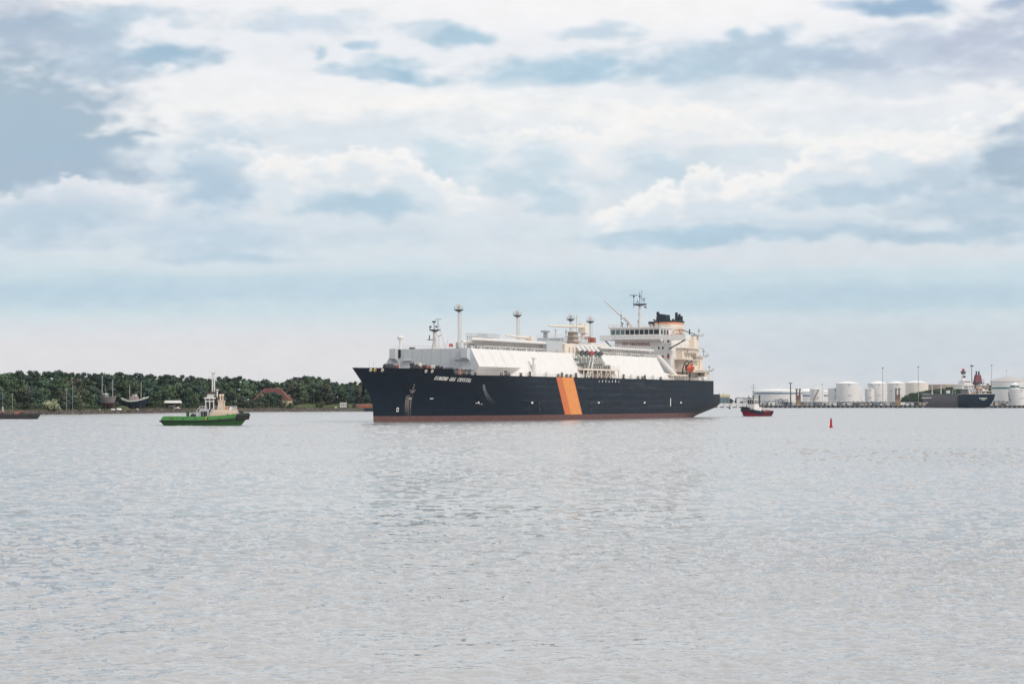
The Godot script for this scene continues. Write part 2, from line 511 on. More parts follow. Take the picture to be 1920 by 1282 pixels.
func build_water() -> void:
	for q in [[n_swell, 4, 0.11, 2], [n_chop, 8, 0.85, 4], [n_lane, 14, 0.011, 3]]:
		q[0].noise_type = FastNoiseLite.TYPE_SIMPLEX_SMOOTH
		q[0].seed = q[1]
		q[0].frequency = q[2]
		q[0].fractal_octaves = q[3]
	n_chop.fractal_gain = 0.47
	var cols := 1150
	for zone in [[30.0, 90.0, 0.08], [90.0, 150.0, 0.11], [150.0, 230.0, 0.15], [230.0, 340.0, 0.19], [340.0, 520.0, 0.23], [520.0, 2700.0, 0.27]]:
		var dists := []
		var d: float = zone[0]
		while d < zone[1]:
			dists.append(d)
			d += maxf(0.13, d * d / 15500.0 * 0.85)
		dists.append(zone[1])
		var v := PackedVector3Array()
		var n := PackedVector3Array()
		var idx := PackedInt32Array()
		v.resize(dists.size() * (cols + 1))
		n.resize(v.size())
		var at_ := 0
		for dd: float in dists:
			var half: float = 7.0 + dd * 0.275
			var eps := 0.07 + dd * 0.0006
			var fade := (1.15 + 0.45 * smoothstep(130.0, 60.0, dd) + 1.0 * smoothstep(120.0, 380.0, dd)) / (1.0 + dd / 900.0) * (1.0 - 0.6 * smoothstep(420.0, 1100.0, dd))
			for i in cols + 1:
				var x := lerpf(-half, half, float(i) / cols)
				var a := ruffle(x, dd)
				var xs := x * lerpf(0.62, 0.26, smoothstep(250.0, 900.0, dd)) + dd * 0.12
				var ds: float = dd * 1.06 - x * 0.08
				var c := n_chop.get_noise_2d(xs, ds)
				var s := n_swell.get_noise_2d(x * 0.8, dd)
				var h := c * 0.115 * a + s * 0.11
				var gx := (n_chop.get_noise_2d(xs + eps, ds) - c) / eps * 0.115 * a + (n_swell.get_noise_2d(x * 0.8 + eps, dd) - s) / eps * 0.11
				var gz := -(n_chop.get_noise_2d(xs, ds + eps) - c) / eps * 0.115 * a - (n_swell.get_noise_2d(x * 0.8, dd + eps) - s) / eps * 0.11
				v[at_] = Vector3(x, h * 0.7 * fade * smoothstep(1400.0, 300.0, dd) - 0.03, -dd)
				n[at_] = Vector3(-gx * fade, 1.0, -gz * fade).normalized()
				at_ += 1
		idx.resize((dists.size() - 1) * cols * 6)
		var k := 0
		for r in dists.size() - 1:
			var p := r * (cols + 1)
			for i in cols:
				var q := p + i
				idx[k] = q
				idx[k + 1] = q + cols + 1
				idx[k + 2] = q + 1
				idx[k + 3] = q + 1
				idx[k + 4] = q + cols + 1
				idx[k + 5] = q + cols + 2
				k += 6
		var arr := []
		arr.resize(Mesh.ARRAY_MAX)
		arr[Mesh.ARRAY_VERTEX] = v
		arr[Mesh.ARRAY_NORMAL] = n
		arr[Mesh.ARRAY_INDEX] = idx
		var m := ArrayMesh.new()
		m.add_surface_from_arrays(Mesh.PRIMITIVE_TRIANGLES, arr)
		var o := shape(m, numbered("water"), water_material("water", zone[2]), self)
		o.set_meta("kind", "structure")
		o.set_meta("label", "water")
	# the rest of the channel and the open water, level sheets round the rippled part
	var e := MB.new()
	var hn := 7.0 + 30.0 * 0.275
	var hf := 7.0 + 2700.0 * 0.275
	var big := 9000.0
	for q in [[Vector2(-big, 2700), Vector2(big, 2700), Vector2(big, big), Vector2(-big, big)], [Vector2(-big, -600), Vector2(big, -600), Vector2(big, 30), Vector2(-big, 30)], [Vector2(-big, 30), Vector2(-hn, 30), Vector2(-hf, 2700), Vector2(-big, 2700)], [Vector2(hn, 30), Vector2(big, 30), Vector2(big, 2700), Vector2(hf, 2700)]]:
		e.quad(Vector3(q[0].x, -0.03, -q[0].y), Vector3(q[1].x, -0.03, -q[1].y), Vector3(q[2].x, -0.03, -q[2].y), Vector3(q[3].x, -0.03, -q[3].y), Vector3.UP)
	struct(e, "water", water_material("water_open", 0.28))

# ---------------------------------------------------------------- the gas carrier (own axes: x to port, y up from the water, z towards the bow)
var stem_pts := [[-3.0, 279.3], [2.1, 279.4], [5.8, 279.9], [8.3, 281.2], [11.0, 283.8], [14.4, 288.3], [18.8, 294.4]]

func stem(y: float) -> float:
	for k in stem_pts.size() - 1:
		if y <= stem_pts[k + 1][0]:
			return lerpf(stem_pts[k][1], stem_pts[k + 1][1], (y - stem_pts[k][0]) / (stem_pts[k + 1][0] - stem_pts[k][0]))
	return 294.4

func hull_bottom(z: float) -> float:
	return lerpf(6.2, -2.0, pow(clampf((z + 11.0) / 21.0, 0.0, 1.0), 0.8))

func beam(y: float, z: float) -> float:
	var t := clampf(y / 16.6, 0.0, 1.13)
	var s := stem(y) - z
	if s <= 0.0:
		return 0.0
	var b := 23.0 * (1.0 - pow(1.0 - minf(s / lerpf(105.0, 76.0, t), 1.0), lerpf(1.75, 1.6, t)))
	var z1 := lerpf(56.0, 16.0, smoothstep(0.0, 9.0, y))
	var e := lerpf(0.1, 0.94, smoothstep(-3.0, 6.0, y))
	var k := clampf((z + 11.0) / (z1 + 11.0), 0.0, 1.0)
	return b * (e + (1.0 - e) * (1.0 - pow(1.0 - k, 2.2)))

func on_hull(y: float, z: float, off := 0.05) -> Vector3:
	var n := hull_normal(y, z)
	return Vector3(beam(y, z), y, z) + n * off

func hull_normal(y: float, z: float) -> Vector3:
	var a := Vector3(beam(y, z + 0.3) - beam(y, z - 0.3), 0, 0.6)
	var b := Vector3(beam(y + 0.3, z) - beam(y - 0.3, z), 0.6, 0)
	var n := a.cross(b)
	return (n if n.x > 0 else -n).normalized()

func hull_rows(y0: float, y1: float, count: int, aft: float, thick := 0.0) -> Array:
	var fore := [0.0, 0.25, 0.7, 1.5, 3.0, 5.0, 7.5, 10.5, 14.0, 18.0, 23.0, 29.0, 36.0, 44.0, 54.0, 66.0, 78.0, 92.0]
	var rest := [172.0, 140.0, 100.0, 70.0, 60.0, 50.0, 42.0, 35.0, 29.0, 24.0, 20.0, 16.5, 13.0, 10.0, 7.0, 4.0, 2.0, 0.0, -2.0, -5.0, -8.0, -11.0]
	var rows := []
	for r in count + 1:
		var y := lerpf(y0, y1, float(r) / count)
		var line := PackedVector3Array()
		for s in fore:
			var z: float = stem(y) - s
			line.append(Vector3(maxf(beam(y, z) - thick, 0.0), y, z))
		for z in rest:
			if z >= aft:
				var yy := maxf(y, hull_bottom(z))
				line.append(Vector3(beam(yy, z), yy, z))
		rows.append(line)
	return rows

func mirrored(rows: Array) -> Array:
	var out := []
	for r in rows:
		var l := PackedVector3Array()
		for p in r:
			l.append(Vector3(-p.x, p.y, p.z))
		out.append(l)
	return out

func both_sides(b: MB, rows: Array) -> void:
	b.grid(rows, Vector3(1, 0, 0.2))
	b.grid(mirrored(rows), Vector3(-1, 0, 0.2))

func text_mesh(s: String, h: float, depth := 0.04, weight := 700) -> TextMesh:
	var f := SystemFont.new()
	f.font_names = PackedStringArray(["Droid Sans"])
	f.font_weight = weight
	var t := TextMesh.new()
	t.text = s
	t.font = f
	t.font_size = 64
	t.pixel_size = h / 46.0
	t.depth = depth
	return t

func platform_mast(root: Node3D, called: String, x: float, z: float, y0: float, y1: float, r: float, m: Material, deck_m: Material) -> void:
	var b := MB.new()
	b.lathe(Vector3(x, y0, z), [Vector2(r * 2.4, 0), Vector2(r * 1.5, 3.0), Vector2(r, 4.5), Vector2(r * 0.92, y1 - y0 - 2.4), Vector2(r * 0.92, y1 - y0 - 1.0)], 14)
	var o := part(b, called, m, root)
	var p := MB.new()
	p.lathe(Vector3(x, y1 - 3.4, z), [Vector2(r * 0.9, 0), Vector2(1.7, 0.7), Vector2(1.8, 0.95), Vector2(0.1, 1.0)], 12)
	part(p, "platform", deck_m, o)
	var q := MB.new()
	var ring := []
	for k in 9:
		ring.append(Vector3(x + 1.7 * cos(TAU * k / 8), y1 - 2.4, z + 1.7 * sin(TAU * k / 8)))
	q.rail(ring, 1.1, 2.5, 0.06)
	part(q, "railing", mats.white, o)
	var v := MB.new()
	v.lathe(Vector3(x, y1 - 2.4, z), [Vector2(r * 0.6, 0), Vector2(r * 0.6, 1.2), Vector2(r * 0.9, 1.5), Vector2(r * 0.5, 2.1), Vector2(0.1, 2.2), Vector2(0.06, 2.9)], 10)
	v.bar(Vector3(x - 0.5, y1 - 1.8, z + 0.4), Vector3(x - 0.8, y1 - 0.3, z + 0.5), 0.14)
	v.bar(Vector3(x + 0.5, y1 - 1.8, z + 0.4), Vector3(x + 0.8, y1 - 0.4, z + 0.5), 0.14)
	part(v, "vent_head", m, o)
	var l := MB.new()
	l.bar(Vector3(x + r + 0.5, y0, z + 0.2), Vector3(x + r + 0.5, y1 - 3.0, z + 0.2), 0.07, -1.0, 4)
	l.bar(Vector3(x + r + 0.5, y0, z - 0.4), Vector3(x + r + 0.5, y1 - 3.0, z - 0.4), 0.07, -1.0, 4)
	part(l, "ladder", m, o)

func build_carrier() -> void:
	var root := thing("gas_carrier", "huge dark blue gas carrier ship with white tank cover and orange hull stripe", "ship", Vector3(72.2, 0, -999.4), deg_to_rad(-25.5))
	var navy: StandardMaterial3D = mats.navy
	var white: StandardMaterial3D = mats.white
	# hull
	var b := MB.new()
	both_sides(b, hull_rows(2.1, 10.5, 8, -11.0))
	both_sides(b, hull_rows(10.5, 16.6, 5, 0.0))
	var zz := [-11.0, 0.0]
	for k in 2:                                   # the two steps of the stern and the counter under it
		var y0 := 6.2 if k == 0 else 10.5
		var y1 := 10.5 if k == 0 else 16.6
		b.quad(Vector3(beam(y0, zz[k]), y0, zz[k]), Vector3(beam(y1, zz[k]), y1, zz[k]), Vector3(-beam(y1, zz[k]), y1, zz[k]), Vector3(-beam(y0, zz[k]), y0, zz[k]), Vector3(0, 0, -1))
	b.quad(Vector3(beam(10.5, -11), 10.5, -11), Vector3(beam(10.5, 0), 10.5, 0), Vector3(-beam(10.5, 0), 10.5, 0), Vector3(-beam(10.5, -11), 10.5, -11), Vector3.UP)
	var under := []
	for z in [-11.0, -8.0, -5.0, -2.0, 0.0, 2.0, 4.0, 7.0, 10.0]:
		var y := hull_bottom(z)
		var w := beam(y, z)
		under.append(PackedVector3Array([Vector3(w, y, z), Vector3(w * 0.5, y - 0.9, z), Vector3(0, y - 1.5, z), Vector3(-w * 0.5, y - 0.9, z), Vector3(-w, y, z)]))
	b.grid(under, Vector3.DOWN)
	var hull := part(b, "hull", navy, root)
	b = MB.new()
	both_sides(b, hull_rows(-2.0, 2.1, 2, 2.0))
	part(b, "waterline_band", mats.boot, root)
	b = MB.new()
	b.box(-0.5, 0.5, -2.0, 3.4, -9.0, -2.0)
	part(b, "rudder", mats.boot, root)
	# bulwark round the bow with its cap
	b = MB.new()
	for inner in [0.0, 0.25]:
		var rows := []
		for y in [16.6, 17.6, 18.6]:
			var l := PackedVector3Array()
			for s in [0.0, 0.3, 0.8, 1.6, 3.0, 5.0, 7.5, 10.5, 14.0, 18.0, 23.0, 28.0, 34.0, 42.0]:
				var z: float = stem(y) - s
				l.append(Vector3(maxf(beam(y, z) - inner, 0), y, z))
			rows.append(l)
		both_sides(b, rows)
	for s in [-1, 1]:
		for k in 28:
			var za := 292.5 - k * 1.45
			b.box(minf(s * (beam(18.6, za) - 0.45), s * beam(18.6, za)), maxf(s * (beam(18.6, za) - 0.45), s * beam(18.6, za)), 18.56, 18.72, za - 1.5, za)
	part(b, "bulwark", navy, root)
	# main deck
	b = MB.new()
	var dz := [293.0, 291.0, 288.0, 284.0, 278.0, 272.0, 265.0, 256.0, 246.0, 230.0, 100.0, 16.0, 7.0, 0.0]
	for k in dz.size() - 1:
		b.quad(Vector3(beam(16.5, dz[k]) - 0.05, 16.5, dz[k]), Vector3(beam(16.5, dz[k + 1]) - 0.05, 16.5, dz[k + 1]), Vector3(-beam(16.5, dz[k + 1]) + 0.05, 16.5, dz[k + 1]), Vector3(-beam(16.5, dz[k]) + 0.05, 16.5, dz[k]), Vector3.UP)
	part(b, "deck", mats.deck, root)
	# the slanted stripe amidships, two oranges
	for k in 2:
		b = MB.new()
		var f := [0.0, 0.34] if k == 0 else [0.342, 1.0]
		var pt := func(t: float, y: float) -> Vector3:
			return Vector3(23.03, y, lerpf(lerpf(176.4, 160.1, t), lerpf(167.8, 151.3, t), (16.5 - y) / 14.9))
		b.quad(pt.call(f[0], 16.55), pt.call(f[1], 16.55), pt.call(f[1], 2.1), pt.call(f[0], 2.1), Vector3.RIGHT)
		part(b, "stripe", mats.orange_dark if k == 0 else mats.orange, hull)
	for q in [[176.7, 168.1, 0.35], [160.1, 151.3, -0.35]]:
		b = MB.new()
		b.quad(Vector3(23.026, 16.55, q[0]), Vector3(23.026, 1.75, q[1]), Vector3(23.026, 1.75, q[1] - absf(q[2])), Vector3(23.026, 16.55, q[0] - absf(q[2])), Vector3.RIGHT)
		part(b, "stripe_edge", mats.rust, hull)
	# lettering on the port bow
	var word := "DIAMOND GAS CRYSTAL"
	for k in word.length():
		if word[k] == " ":
			continue
		var t := float(k) / (word.length() - 1)
		var z := 257.9 - 15.9 * t - 1.8 * t * t
		var y := lerpf(15.45, 14.7, t)
		var n := hull_normal(y, z)
		var along := Vector3(0, 1, 0).cross(n).normalized()        # to the right as one reads
		var up := n.cross(along)
		var o := shape(text_mesh(word[k], 1.45), "letter", mats.letter, hull)
		o.transform = Transform3D(Basis(along * lerpf(0.74, 0.9, t), up + along * 0.2, n), on_hull(y, z, 0.05))
	# hawse, anchors, fairleads and marks
	for s in [1, -1]:
		var ap := on_hull(11.9, 265.7, 0.25)
		var an := hull_normal(11.9, 265.7)
		b = MB.new()
		b.bar(Vector3(0, 1.6, 0), Vector3(0, -1.0, 0.15), 0.3)
		b.bar(Vector3(-1.3, -0.5, 0.2), Vector3(0, -1.5, 0.35), 0.22, 0.4)
		b.bar(Vector3(1.3, -0.5, 0.2), Vector3(0, -1.5, 0.35), 0.22, 0.4)
		b.box(-0.7, 0.7, -1.7, -1.0, -0.15, 0.55)
		var o := part(b, "anchor", mats.anchor_grey if s == 1 else mats.black, root)
		var ax := Vector3.UP.cross(an).normalized()
		o.transform = Transform3D(Basis(ax, an.cross(ax), an), ap)
		if s == -1:                                # the starboard one hangs clear of the flare
			o.transform = Transform3D(Basis(Vector3.UP, deg_to_rad(-60.0)).scaled(Vector3.ONE * 1.5), Vector3(-beam(10.9, 280.0) - 1.7, 10.9, 280.6))
	for q in [[18.0, 286.9, 0], [18.0, 285.3, 1], [18.0, 282.4, 0], [17.8, 264.2, 0], [17.8, 261.4, 0]]:
		var n := hull_normal(q[0], q[1])
		var c := on_hull(q[0], q[1], 0.06)
		b = MB.new()
		b.bar(c - n * 0.05, c + n * 0.22, 0.62, 0.55, 14)
		var o := part(b, "fairlead", mats.fairlead if q[2] == 0 else mats.fairlead_yellow, root)
		b = MB.new()
		b.bar(c + n * 0.18, c + n * 0.235, 0.27, -1.0, 10)
		part(b, "opening", mats.black, o)
	b = MB.new()                                   # rust and salt running down from the hawse, and two scrapes
	b.colored = true
	var r := RandomNumberGenerator.new()
	r.seed = 4
	for k in 34:
		var z0 := 265.6 + r.randf_range(-1.5, 1.3)
		var top := 9.8 - r.randf() * 2.5
		var low := maxf(1.8, top - r.randf_range(2.0, 8.0))
		var w := r.randf_range(0.06, 0.22)
		var lines := []
		for j in 7:
			var y := lerpf(top, low, j / 6.0)
			var z := z0 - (10 - y) * 0.16
			b.col = Color(1, 1, 1, 0.42 * (1.0 - j / 6.0))
			lines.append(PackedVector3Array([on_hull(y, z + w, 0.03), on_hull(y, z - w, 0.03)]))
		var i := b.v.size()
		b.grid(lines, Vector3.RIGHT)
		for j in 14:
			b.c[i + j] = Color(0.30, 0.27, 0.25, 0.34 * (1.0 - (j / 2) / 6.0) + 0.02)
	part(b, "stain", mats.stain, hull)
	b = MB.new()
	b.colored = true
	for k in 12:
		var i := b.v.size()
		var lines := []
		var w := r.randf_range(0.05, 0.25)
		var z0 := 231.9 + r.randf_range(-0.6, 0.5)
		for j in 9:
			var t := j / 8.0
			lines.append(PackedVector3Array([on_hull(13.3 - 7.5 * t, z0 - 9.5 * pow(t, 1.3) * (1.0 + k * 0.02) + w * (0.5 + t), 0.03), on_hull(13.3 - 7.5 * t, z0 - 9.5 * pow(t, 1.3) * (1.0 + k * 0.02) - w * (0.5 + t), 0.03)]))
		b.grid(lines, Vector3.RIGHT)
		for j in 18:
			b.c[i + j] = Color(0.55, 0.58, 0.62, 0.3 * pow(1.0 - (j / 2) / 8.0, 1.5))
	part(b, "stain", mats.stain, hull)
	for q in [[4.3, 269.6, 0.5, 0.1], [4.3, 268.9, 0.5, 0.1], [4.9, 269.25, 0.12, 0.45], [3.7, 269.25, 0.12, 0.45], [6.6, 232.0, 0.14, 0.3], [6.3, 230.0, 0.14, 0.2], [6.8, 230.9, 0.3, 0.4], [6.2, 228.8, 0.16, 0.2], [8.2, 255.0, 0.14, 0.8], [8.2, 264.6, 0.12, 0.6]]:
		b = MB.new()
		var p := []
		for e in [[-1, -1], [-1, 1], [1, 1], [1, -1]]:
			p.append(on_hull(q[0] + e[0] * q[2], q[1] + e[1] * q[3], 0.04))
		b.quad(p[0], p[1], p[2], p[3], Vector3.RIGHT)
		part(b, "hull_mark", mats.letter, hull)
	for z in [192.0, 142.2, 93.0, 50.2]:           # pilot door slots in pairs, each with its white mark
		for y in [6.6, 4.0]:
			b = MB.new()
			b.box(22.9, 23.05, y - 0.55, y + 0.55, z - 0.5, z + 0.5)
			part(b, "hull_door", mats.black, hull)
		b = MB.new()
		b.box(22.9, 23.04, 6.4, 7.0, z + (5.5 if z > 180 else -8.2), z + (7.0 if z > 180 else -6.6))
		part(b, "hull_mark", mats.letter, hull)
	b = MB.new()
	b.box(22.9, 23.04, 5.2, 8.6, 55.1, 55.8)
	part(b, "draught_mark", mats.letter, hull)
	for k in 7:
		b = MB.new()
		b.box(22.9, 23.04, 15.0, 15.5 + 0.2 * (k % 3), 134.0 - k * 3.4, 134.5 - k * 3.4 + 0.16 * (k % 2))
		part(b, "hull_mark", mats.letter, hull)
	r.seed = 44
	for k in 30:                                   # faded and scuffed strips along the side
		b = MB.new()
		b.colored = true
		var z0 := r.randf_range(40.0, 185.0)
		var y0 := r.randf_range(3.2, 15.0)
		var long := r.randf_range(6.0, 36.0)
		var tall := r.randf_range(0.25, 1.5)
		var pale := r.randf() < 0.6
		var lines := []
		for j in 5:
			lines.append(PackedVector3Array([Vector3(23.012 + k * 0.0004, y0 + tall * (j / 4.0), z0), Vector3(23.012 + k * 0.0004, y0 + tall * (j / 4.0), z0 + long * 0.5), Vector3(23.012 + k * 0.0004, y0 + tall * (j / 4.0), z0 + long)]))
		b.grid(lines, Vector3.RIGHT)
		for j in 15:
			b.c[j] = Color(0.10, 0.115, 0.135) if pale else Color(0.008, 0.012, 0.02)
			b.c[j].a = (0.34 if pale else 0.4) * (1.0 if j % 3 == 1 else 0.0) * (1.0 - absf(j / 3 - 2.0) / 2.0)
		part(b, "faded_strip", mats.stain, hull)
	for k in 16:                                   # runs of rust below the deck edge
		b = MB.new()
		b.colored = true
		var z0 := r.randf_range(30.0, 200.0)
		var w := r.randf_range(0.08, 0.3)
		var low := r.randf_range(1.0, 5.0)
		b.quad(Vector3(23.035, 16.3, z0 - w), Vector3(23.035, 16.3, z0 + w), Vector3(23.035, 16.3 - low, z0 + w * 0.4), Vector3(23.035, 16.3 - low, z0 - w * 0.4), Vector3.RIGHT)
		for j in b.c.size():
			b.c[j] = Color(0.12, 0.07, 0.045, 0.4 if b.v[j].y > 16.0 else 0.0)
		part(b, "rust_run", mats.stain, hull)
	b = MB.new()                                   # the seams between shell plates, raised weld lines
	for y in [4.6, 7.4, 10.2, 12.6, 14.8]:
		b.box(22.99, 23.02, y, y + 0.06, 30.0, 205.0)
	for k in 12:
		b.box(22.99, 23.02, 1.8, 16.4, 36.0 + k * 15.0, 36.06 + k * 15.0)
	part(b, "shell_seam", mats.seam, hull)

	# the white tank cover along the deck
	var tank := MB.new()
	var sec := func(hw: float, hm: float, hb: float) -> Array:
		return [Vector2(hb, 16.5), Vector2(hm, 19.8), Vector2(hw, 26.4), Vector2(-hw, 26.4), Vector2(-hm, 19.8), Vector2(-hb, 16.5)]
	var st := [[236.0, sec.call(16.0, 19.5, 17.2)], [207.0, sec.call(16.0, 19.5, 17.4)], [201.0, sec.call(16.0, 19.75, 21.6)], [143.0, sec.call(16.0, 19.75, 21.6)]]
	loft(tank, st)
	part(tank, "tank_cover", white, root)
	for k in 21:
		var z := 58.0 + k * 8.6
		if z > 112.0 and z < 146.0:
			continue
		b = MB.new()
		b.quad(Vector3(16.02, 26.38, z), Vector3(16.02, 26.38, z + 0.22), Vector3(21.0 if z < 196.0 else 19.45, 17.0 if z < 196.0 else 19.9, z + 0.22), Vector3(21.0 if z < 196.0 else 19.45, 17.0 if z < 196.0 else 19.9, z), Vector3(1, 0.5, 0))
		for j in b.v.size():
			b.v[j] += Vector3(0.035, 0.02, 0)
		part(b, "panel_seam", mats.seam_white, root)
	b = MB.new()
	var fw: Array = sec.call(16.0, 19.5, 17.2)
	for k in range(1, 5):
		b.tri(Vector3(fw[0].x, fw[0].y, 236.01), Vector3(fw[k].x, fw[k].y, 236.01), Vector3(fw[k + 1].x, fw[k + 1].y, 236.01), Vector3(0, 0, 1))
	part(b, "front_wall", mats.wall_grey, root)
	tank = MB.new()
	loft(tank, [[143.0, sec.call(13.4, 16.5, 18.0)], [117.0, sec.call(13.4, 16.5, 18.0)]])
	part(tank, "tank_cover", mats.offwhite, root)
	tank = MB.new()
	loft(tank, [[117.0, sec.call(16.0, 19.75, 21.6)], [54.5, sec.call(16.0, 19.75, 21.6)], [46.0, [Vector2(21.4, 16.5), Vector2(19.6, 19.0), Vector2(16.0, 19.1), Vector2(-16.0, 19.1), Vector2(-19.6, 19.0), Vector2(-21.4, 16.5)]]])
	part(tank, "tank_cover", white, root)
	b = MB.new()
	b.bar(Vector3(16.6, 26.9, 53.6), Vector3(20.2, 19.8, 45.2), 0.95, -1.0, 10)
	b.bar(Vector3(20.2, 19.8, 45.2), Vector3(20.4, 18.2, 41.0), 0.95, -1.0, 10)
	part(b, "sloping_duct", white, root)
	b = MB.new()
	b.quad(Vector3(14.4, 26.3, 45.8), Vector3(14.4, 17, 45.8), Vector3(20.0, 17, 45.8), Vector3(16.0, 26.3, 45.8), Vector3(0, 0, 1))
	part(b, "end_plate", mats.house_grey, root)
	for q in [[-16.1, -13.7], [13.2, 15.8]]:       # lockers on the upper corners of the front wall
		b = MB.new()
		b.box(q[0], q[1], 22.9, 26.5, 236.0, 238.6)
		b.prism([Vector2(236.0, 22.88), Vector2(238.6, 22.88), Vector2(236.0, 21.7)], q[0], q[1])
		part(b, "wall_locker", mats.wall_grey, root)
	b = MB.new()
	b.box(-13.65, -12.7, 23.2, 26.2, 236.05, 236.3)
	part(b, "locker_opening", mats.black, root)
	b = MB.new()                                   # stiffeners and walkways on the front wall
	for q in [[-12, -8, 22.0], [9.5, 13, 22.3], [5, 9, 19.4], [9, 17, 18.6], [-2, 6, 18.3]]:
		b.box(q[0], q[1], q[2], q[2] + 0.18, 236.02, 236.9)
	for k in 9:
		b.box(-15.6 + k * 3.9, -15.5 + k * 3.9, 16.6, 26.2, 236.0, 236.08)
	part(b, "wall_walkway", mats.house_grey, root)
	b = MB.new()
	b.rail([Vector3(-15, 18.4, 236.9), Vector3(17, 18.4, 236.9)], 1.1, 1.6, 0.05)
	b.rail([Vector3(-15.8, 26.4, 235.8), Vector3(15.8, 26.4, 235.8)], 1.1, 2.0, 0.05)
	part(b, "railing", white, root)

	# forecastle gear
	for q in [[-6.4, 257.0, 1.75], [-3.5, 260.0, 1.2], [5.0, 258.0, 1.2]]:
		b = MB.new()
		b.bar(Vector3(q[0] - 1.1, 18.6, q[1]), Vector3(q[0] + 1.1, 18.6, q[1]), q[2] * 0.55, -1.0, 12)
		for e in [-1.3, 0.0, 1.3]:
			b.bar(Vector3(q[0] + e - 0.12, 18.6 + q[2] * 0.2, q[1]), Vector3(q[0] + e + 0.12, 18.6 + q[2] * 0.2, q[1]), q[2], -1.0, 14)
		b.box(q[0] - 1.8, q[0] + 1.8, 16.5, 17.2, q[1] - 1.4, q[1] + 1.4)
		part(b, "mooring_winch", mats.winch, root)
	for q in [[-3.6, 256.0, 20.2, 1], [2.6, 256.0, 20.9, 0], [3.9, 256.0, 20.3, 0], [6.6, 256.0, 19.8, 1], [7.8, 256.0, 20.1, 0], [9.2, 256.0, 19.9, 1], [10.4, 255.0, 20.0, 2], [11.6, 254.0, 19.9, 0], [12.6, 253.0, 19.6, 0], [12.8, 244.0, 18.6, 2], [14.0, 244.0, 18.9, 0], [15.2, 243.0, 18.8, 1], [16.2, 242.0, 18.6, 0], [17.0, 240.0, 18.5, 0]]:
		b = MB.new()
		b.box(q[0] - 0.5, q[0] + 0.5, 16.5, q[2] - 0.4, q[1] - 0.7, q[1] + 0.7, 0.12)
		b.bar(Vector3(q[0] - 0.75, q[2] - 0.5, q[1]), Vector3(q[0] + 0.7, q[2] - 0.5, q[1]), 0.5, -1.0, 10)
		b.cyl(Vector3(q[0] + 0.8, 16.5, q[1]), 0.18, q[2] - 16.3, 6)
		part(b, "deck_gear", [mats.winch, mats.gear_red, mats.offwhite][q[3]], root)
	b = MB.new()
	b.box(-1.6, 1.4, 16.5, 21.2, 246.0, 248.0, 0.1)
	part(b, "deck_store", mats.offwhite, root)
	b = MB.new()
	b.box(-9.5, -2.5, 16.5, 19.6, 244.0, 246.5)
	part(b, "deck_store", mats.offwhite, root)
	b = MB.new()
	b.bar(Vector3(-1.2, 17.0, 280.0), Vector3(-1.2, 22.0, 280.0), 0.06, -1.0, 4)
	b.bar(Vector3(1.0, 17.0, 281.0), Vector3(1.0, 21.8, 281.0), 0.05, -1.0, 4)
	b.bar(Vector3(-3.6, 16.5, 254), Vector3(-3.6, 21.6, 254), 0.12, -1.0, 5)
	part(b, "bow_staff", mats.offwhite, root)
	b = MB.new()
	b.lathe(Vector3(-15.0, 26.4, 232), [Vector2(0.55, 0), Vector2(0.5, 3.4), Vector2(1.3, 4.0), Vector2(1.3, 4.7), Vector2(0.1, 5.1)], 10)
	part(b, "mushroom_vent", white, root)
	b = MB.new()
	b.box(-10.3, -8.3, 26.4, 27.1, 233.0, 234.0)
	part(b, "deck_gear", mats.winch, root)

	# foremast
	b = MB.new()
	b.lathe(Vector3(0, 26.4, 233.4), [Vector2(1.3, 0), Vector2(0.75, 2.4), Vector2(0.62, 6.6)], 12)
	var fm := part(b, "foremast", mats.mast, root)
	b = MB.new()
	b.lathe(Vector3(0, 32.6, 233.4), [Vector2(0.6, 0), Vector2(2.0, 0.6), Vector2(2.1, 0.85), Vector2(0.1, 0.9)], 12)
	b.box(-2.9, -0.4, 29.6, 29.85, 233.0, 234.0)
	part(b, "platform", mats.winch, fm)
	b = MB.new()
	b.bar(Vector3(-0.3, 33.4, 233.4), Vector3(-0.3, 36.6, 233.4), 0.13)
	b.bar(Vector3(1.3, 33.4, 233.4), Vector3(1.3, 37.0, 233.4), 0.1)
	b.bar(Vector3(0.1, 37.2, 233.4), Vector3(2.7, 37.2, 233.4), 0.1)
	b.bar(Vector3(-2.0, 33.4, 233.4), Vector3(-2.0, 34.4, 233.4), 0.16)
	b.box(-2.1, -1.5, 34.2, 34.8, 233.1, 233.7)
	b.box(0.3, 0.9, 34.2, 34.8, 233.1, 233.7)
	b.box(-0.9, 0.3, 36.0, 36.6, 233.1, 233.7)
	b.bar(Vector3(-2.2, 29.8, 233.4), Vector3(-2.2, 31.4, 233.4), 0.18)
	part(b, "mast_light", mats.winch, fm)
	b = MB.new()
	b.bar(Vector3(2.2, 26.4, 234.4), Vector3(2.2, 31.0, 234.4), 0.14)
	b.bar(Vector3(1.2, 31.5, 234.4), Vector3(2.2, 30.9, 234.4), 0.2)
	b.bar(Vector3(3.3, 31.6, 234.4), Vector3(2.2, 30.9, 234.4), 0.2)
	part(b, "lamp_post", mats.mast, root)
	b = MB.new()
	b.box(5.6, 6.8, 27.0, 28.2, 232.0, 233.0)
	part(b, "fire_box", mats.signal_red, root)
	b = MB.new()
	b.box(8.4, 9.3, 26.4, 28.6, 232.0, 233.0)
	part(b, "deck_gear", mats.green_grey, root)

	# vent masts
	for q in [[0.0, 214.0, 44.0, 0.4], [0.0, 162.8, 43.8, 0.4], [0.0, 110.9, 44.0, 0.4], [0.0, 90.2, 43.8, 0.32]]:
		platform_mast(root, "vent_mast", q[0], q[1], 26.4, q[2], q[3], mats.mast, mats.winch)
	b = MB.new()
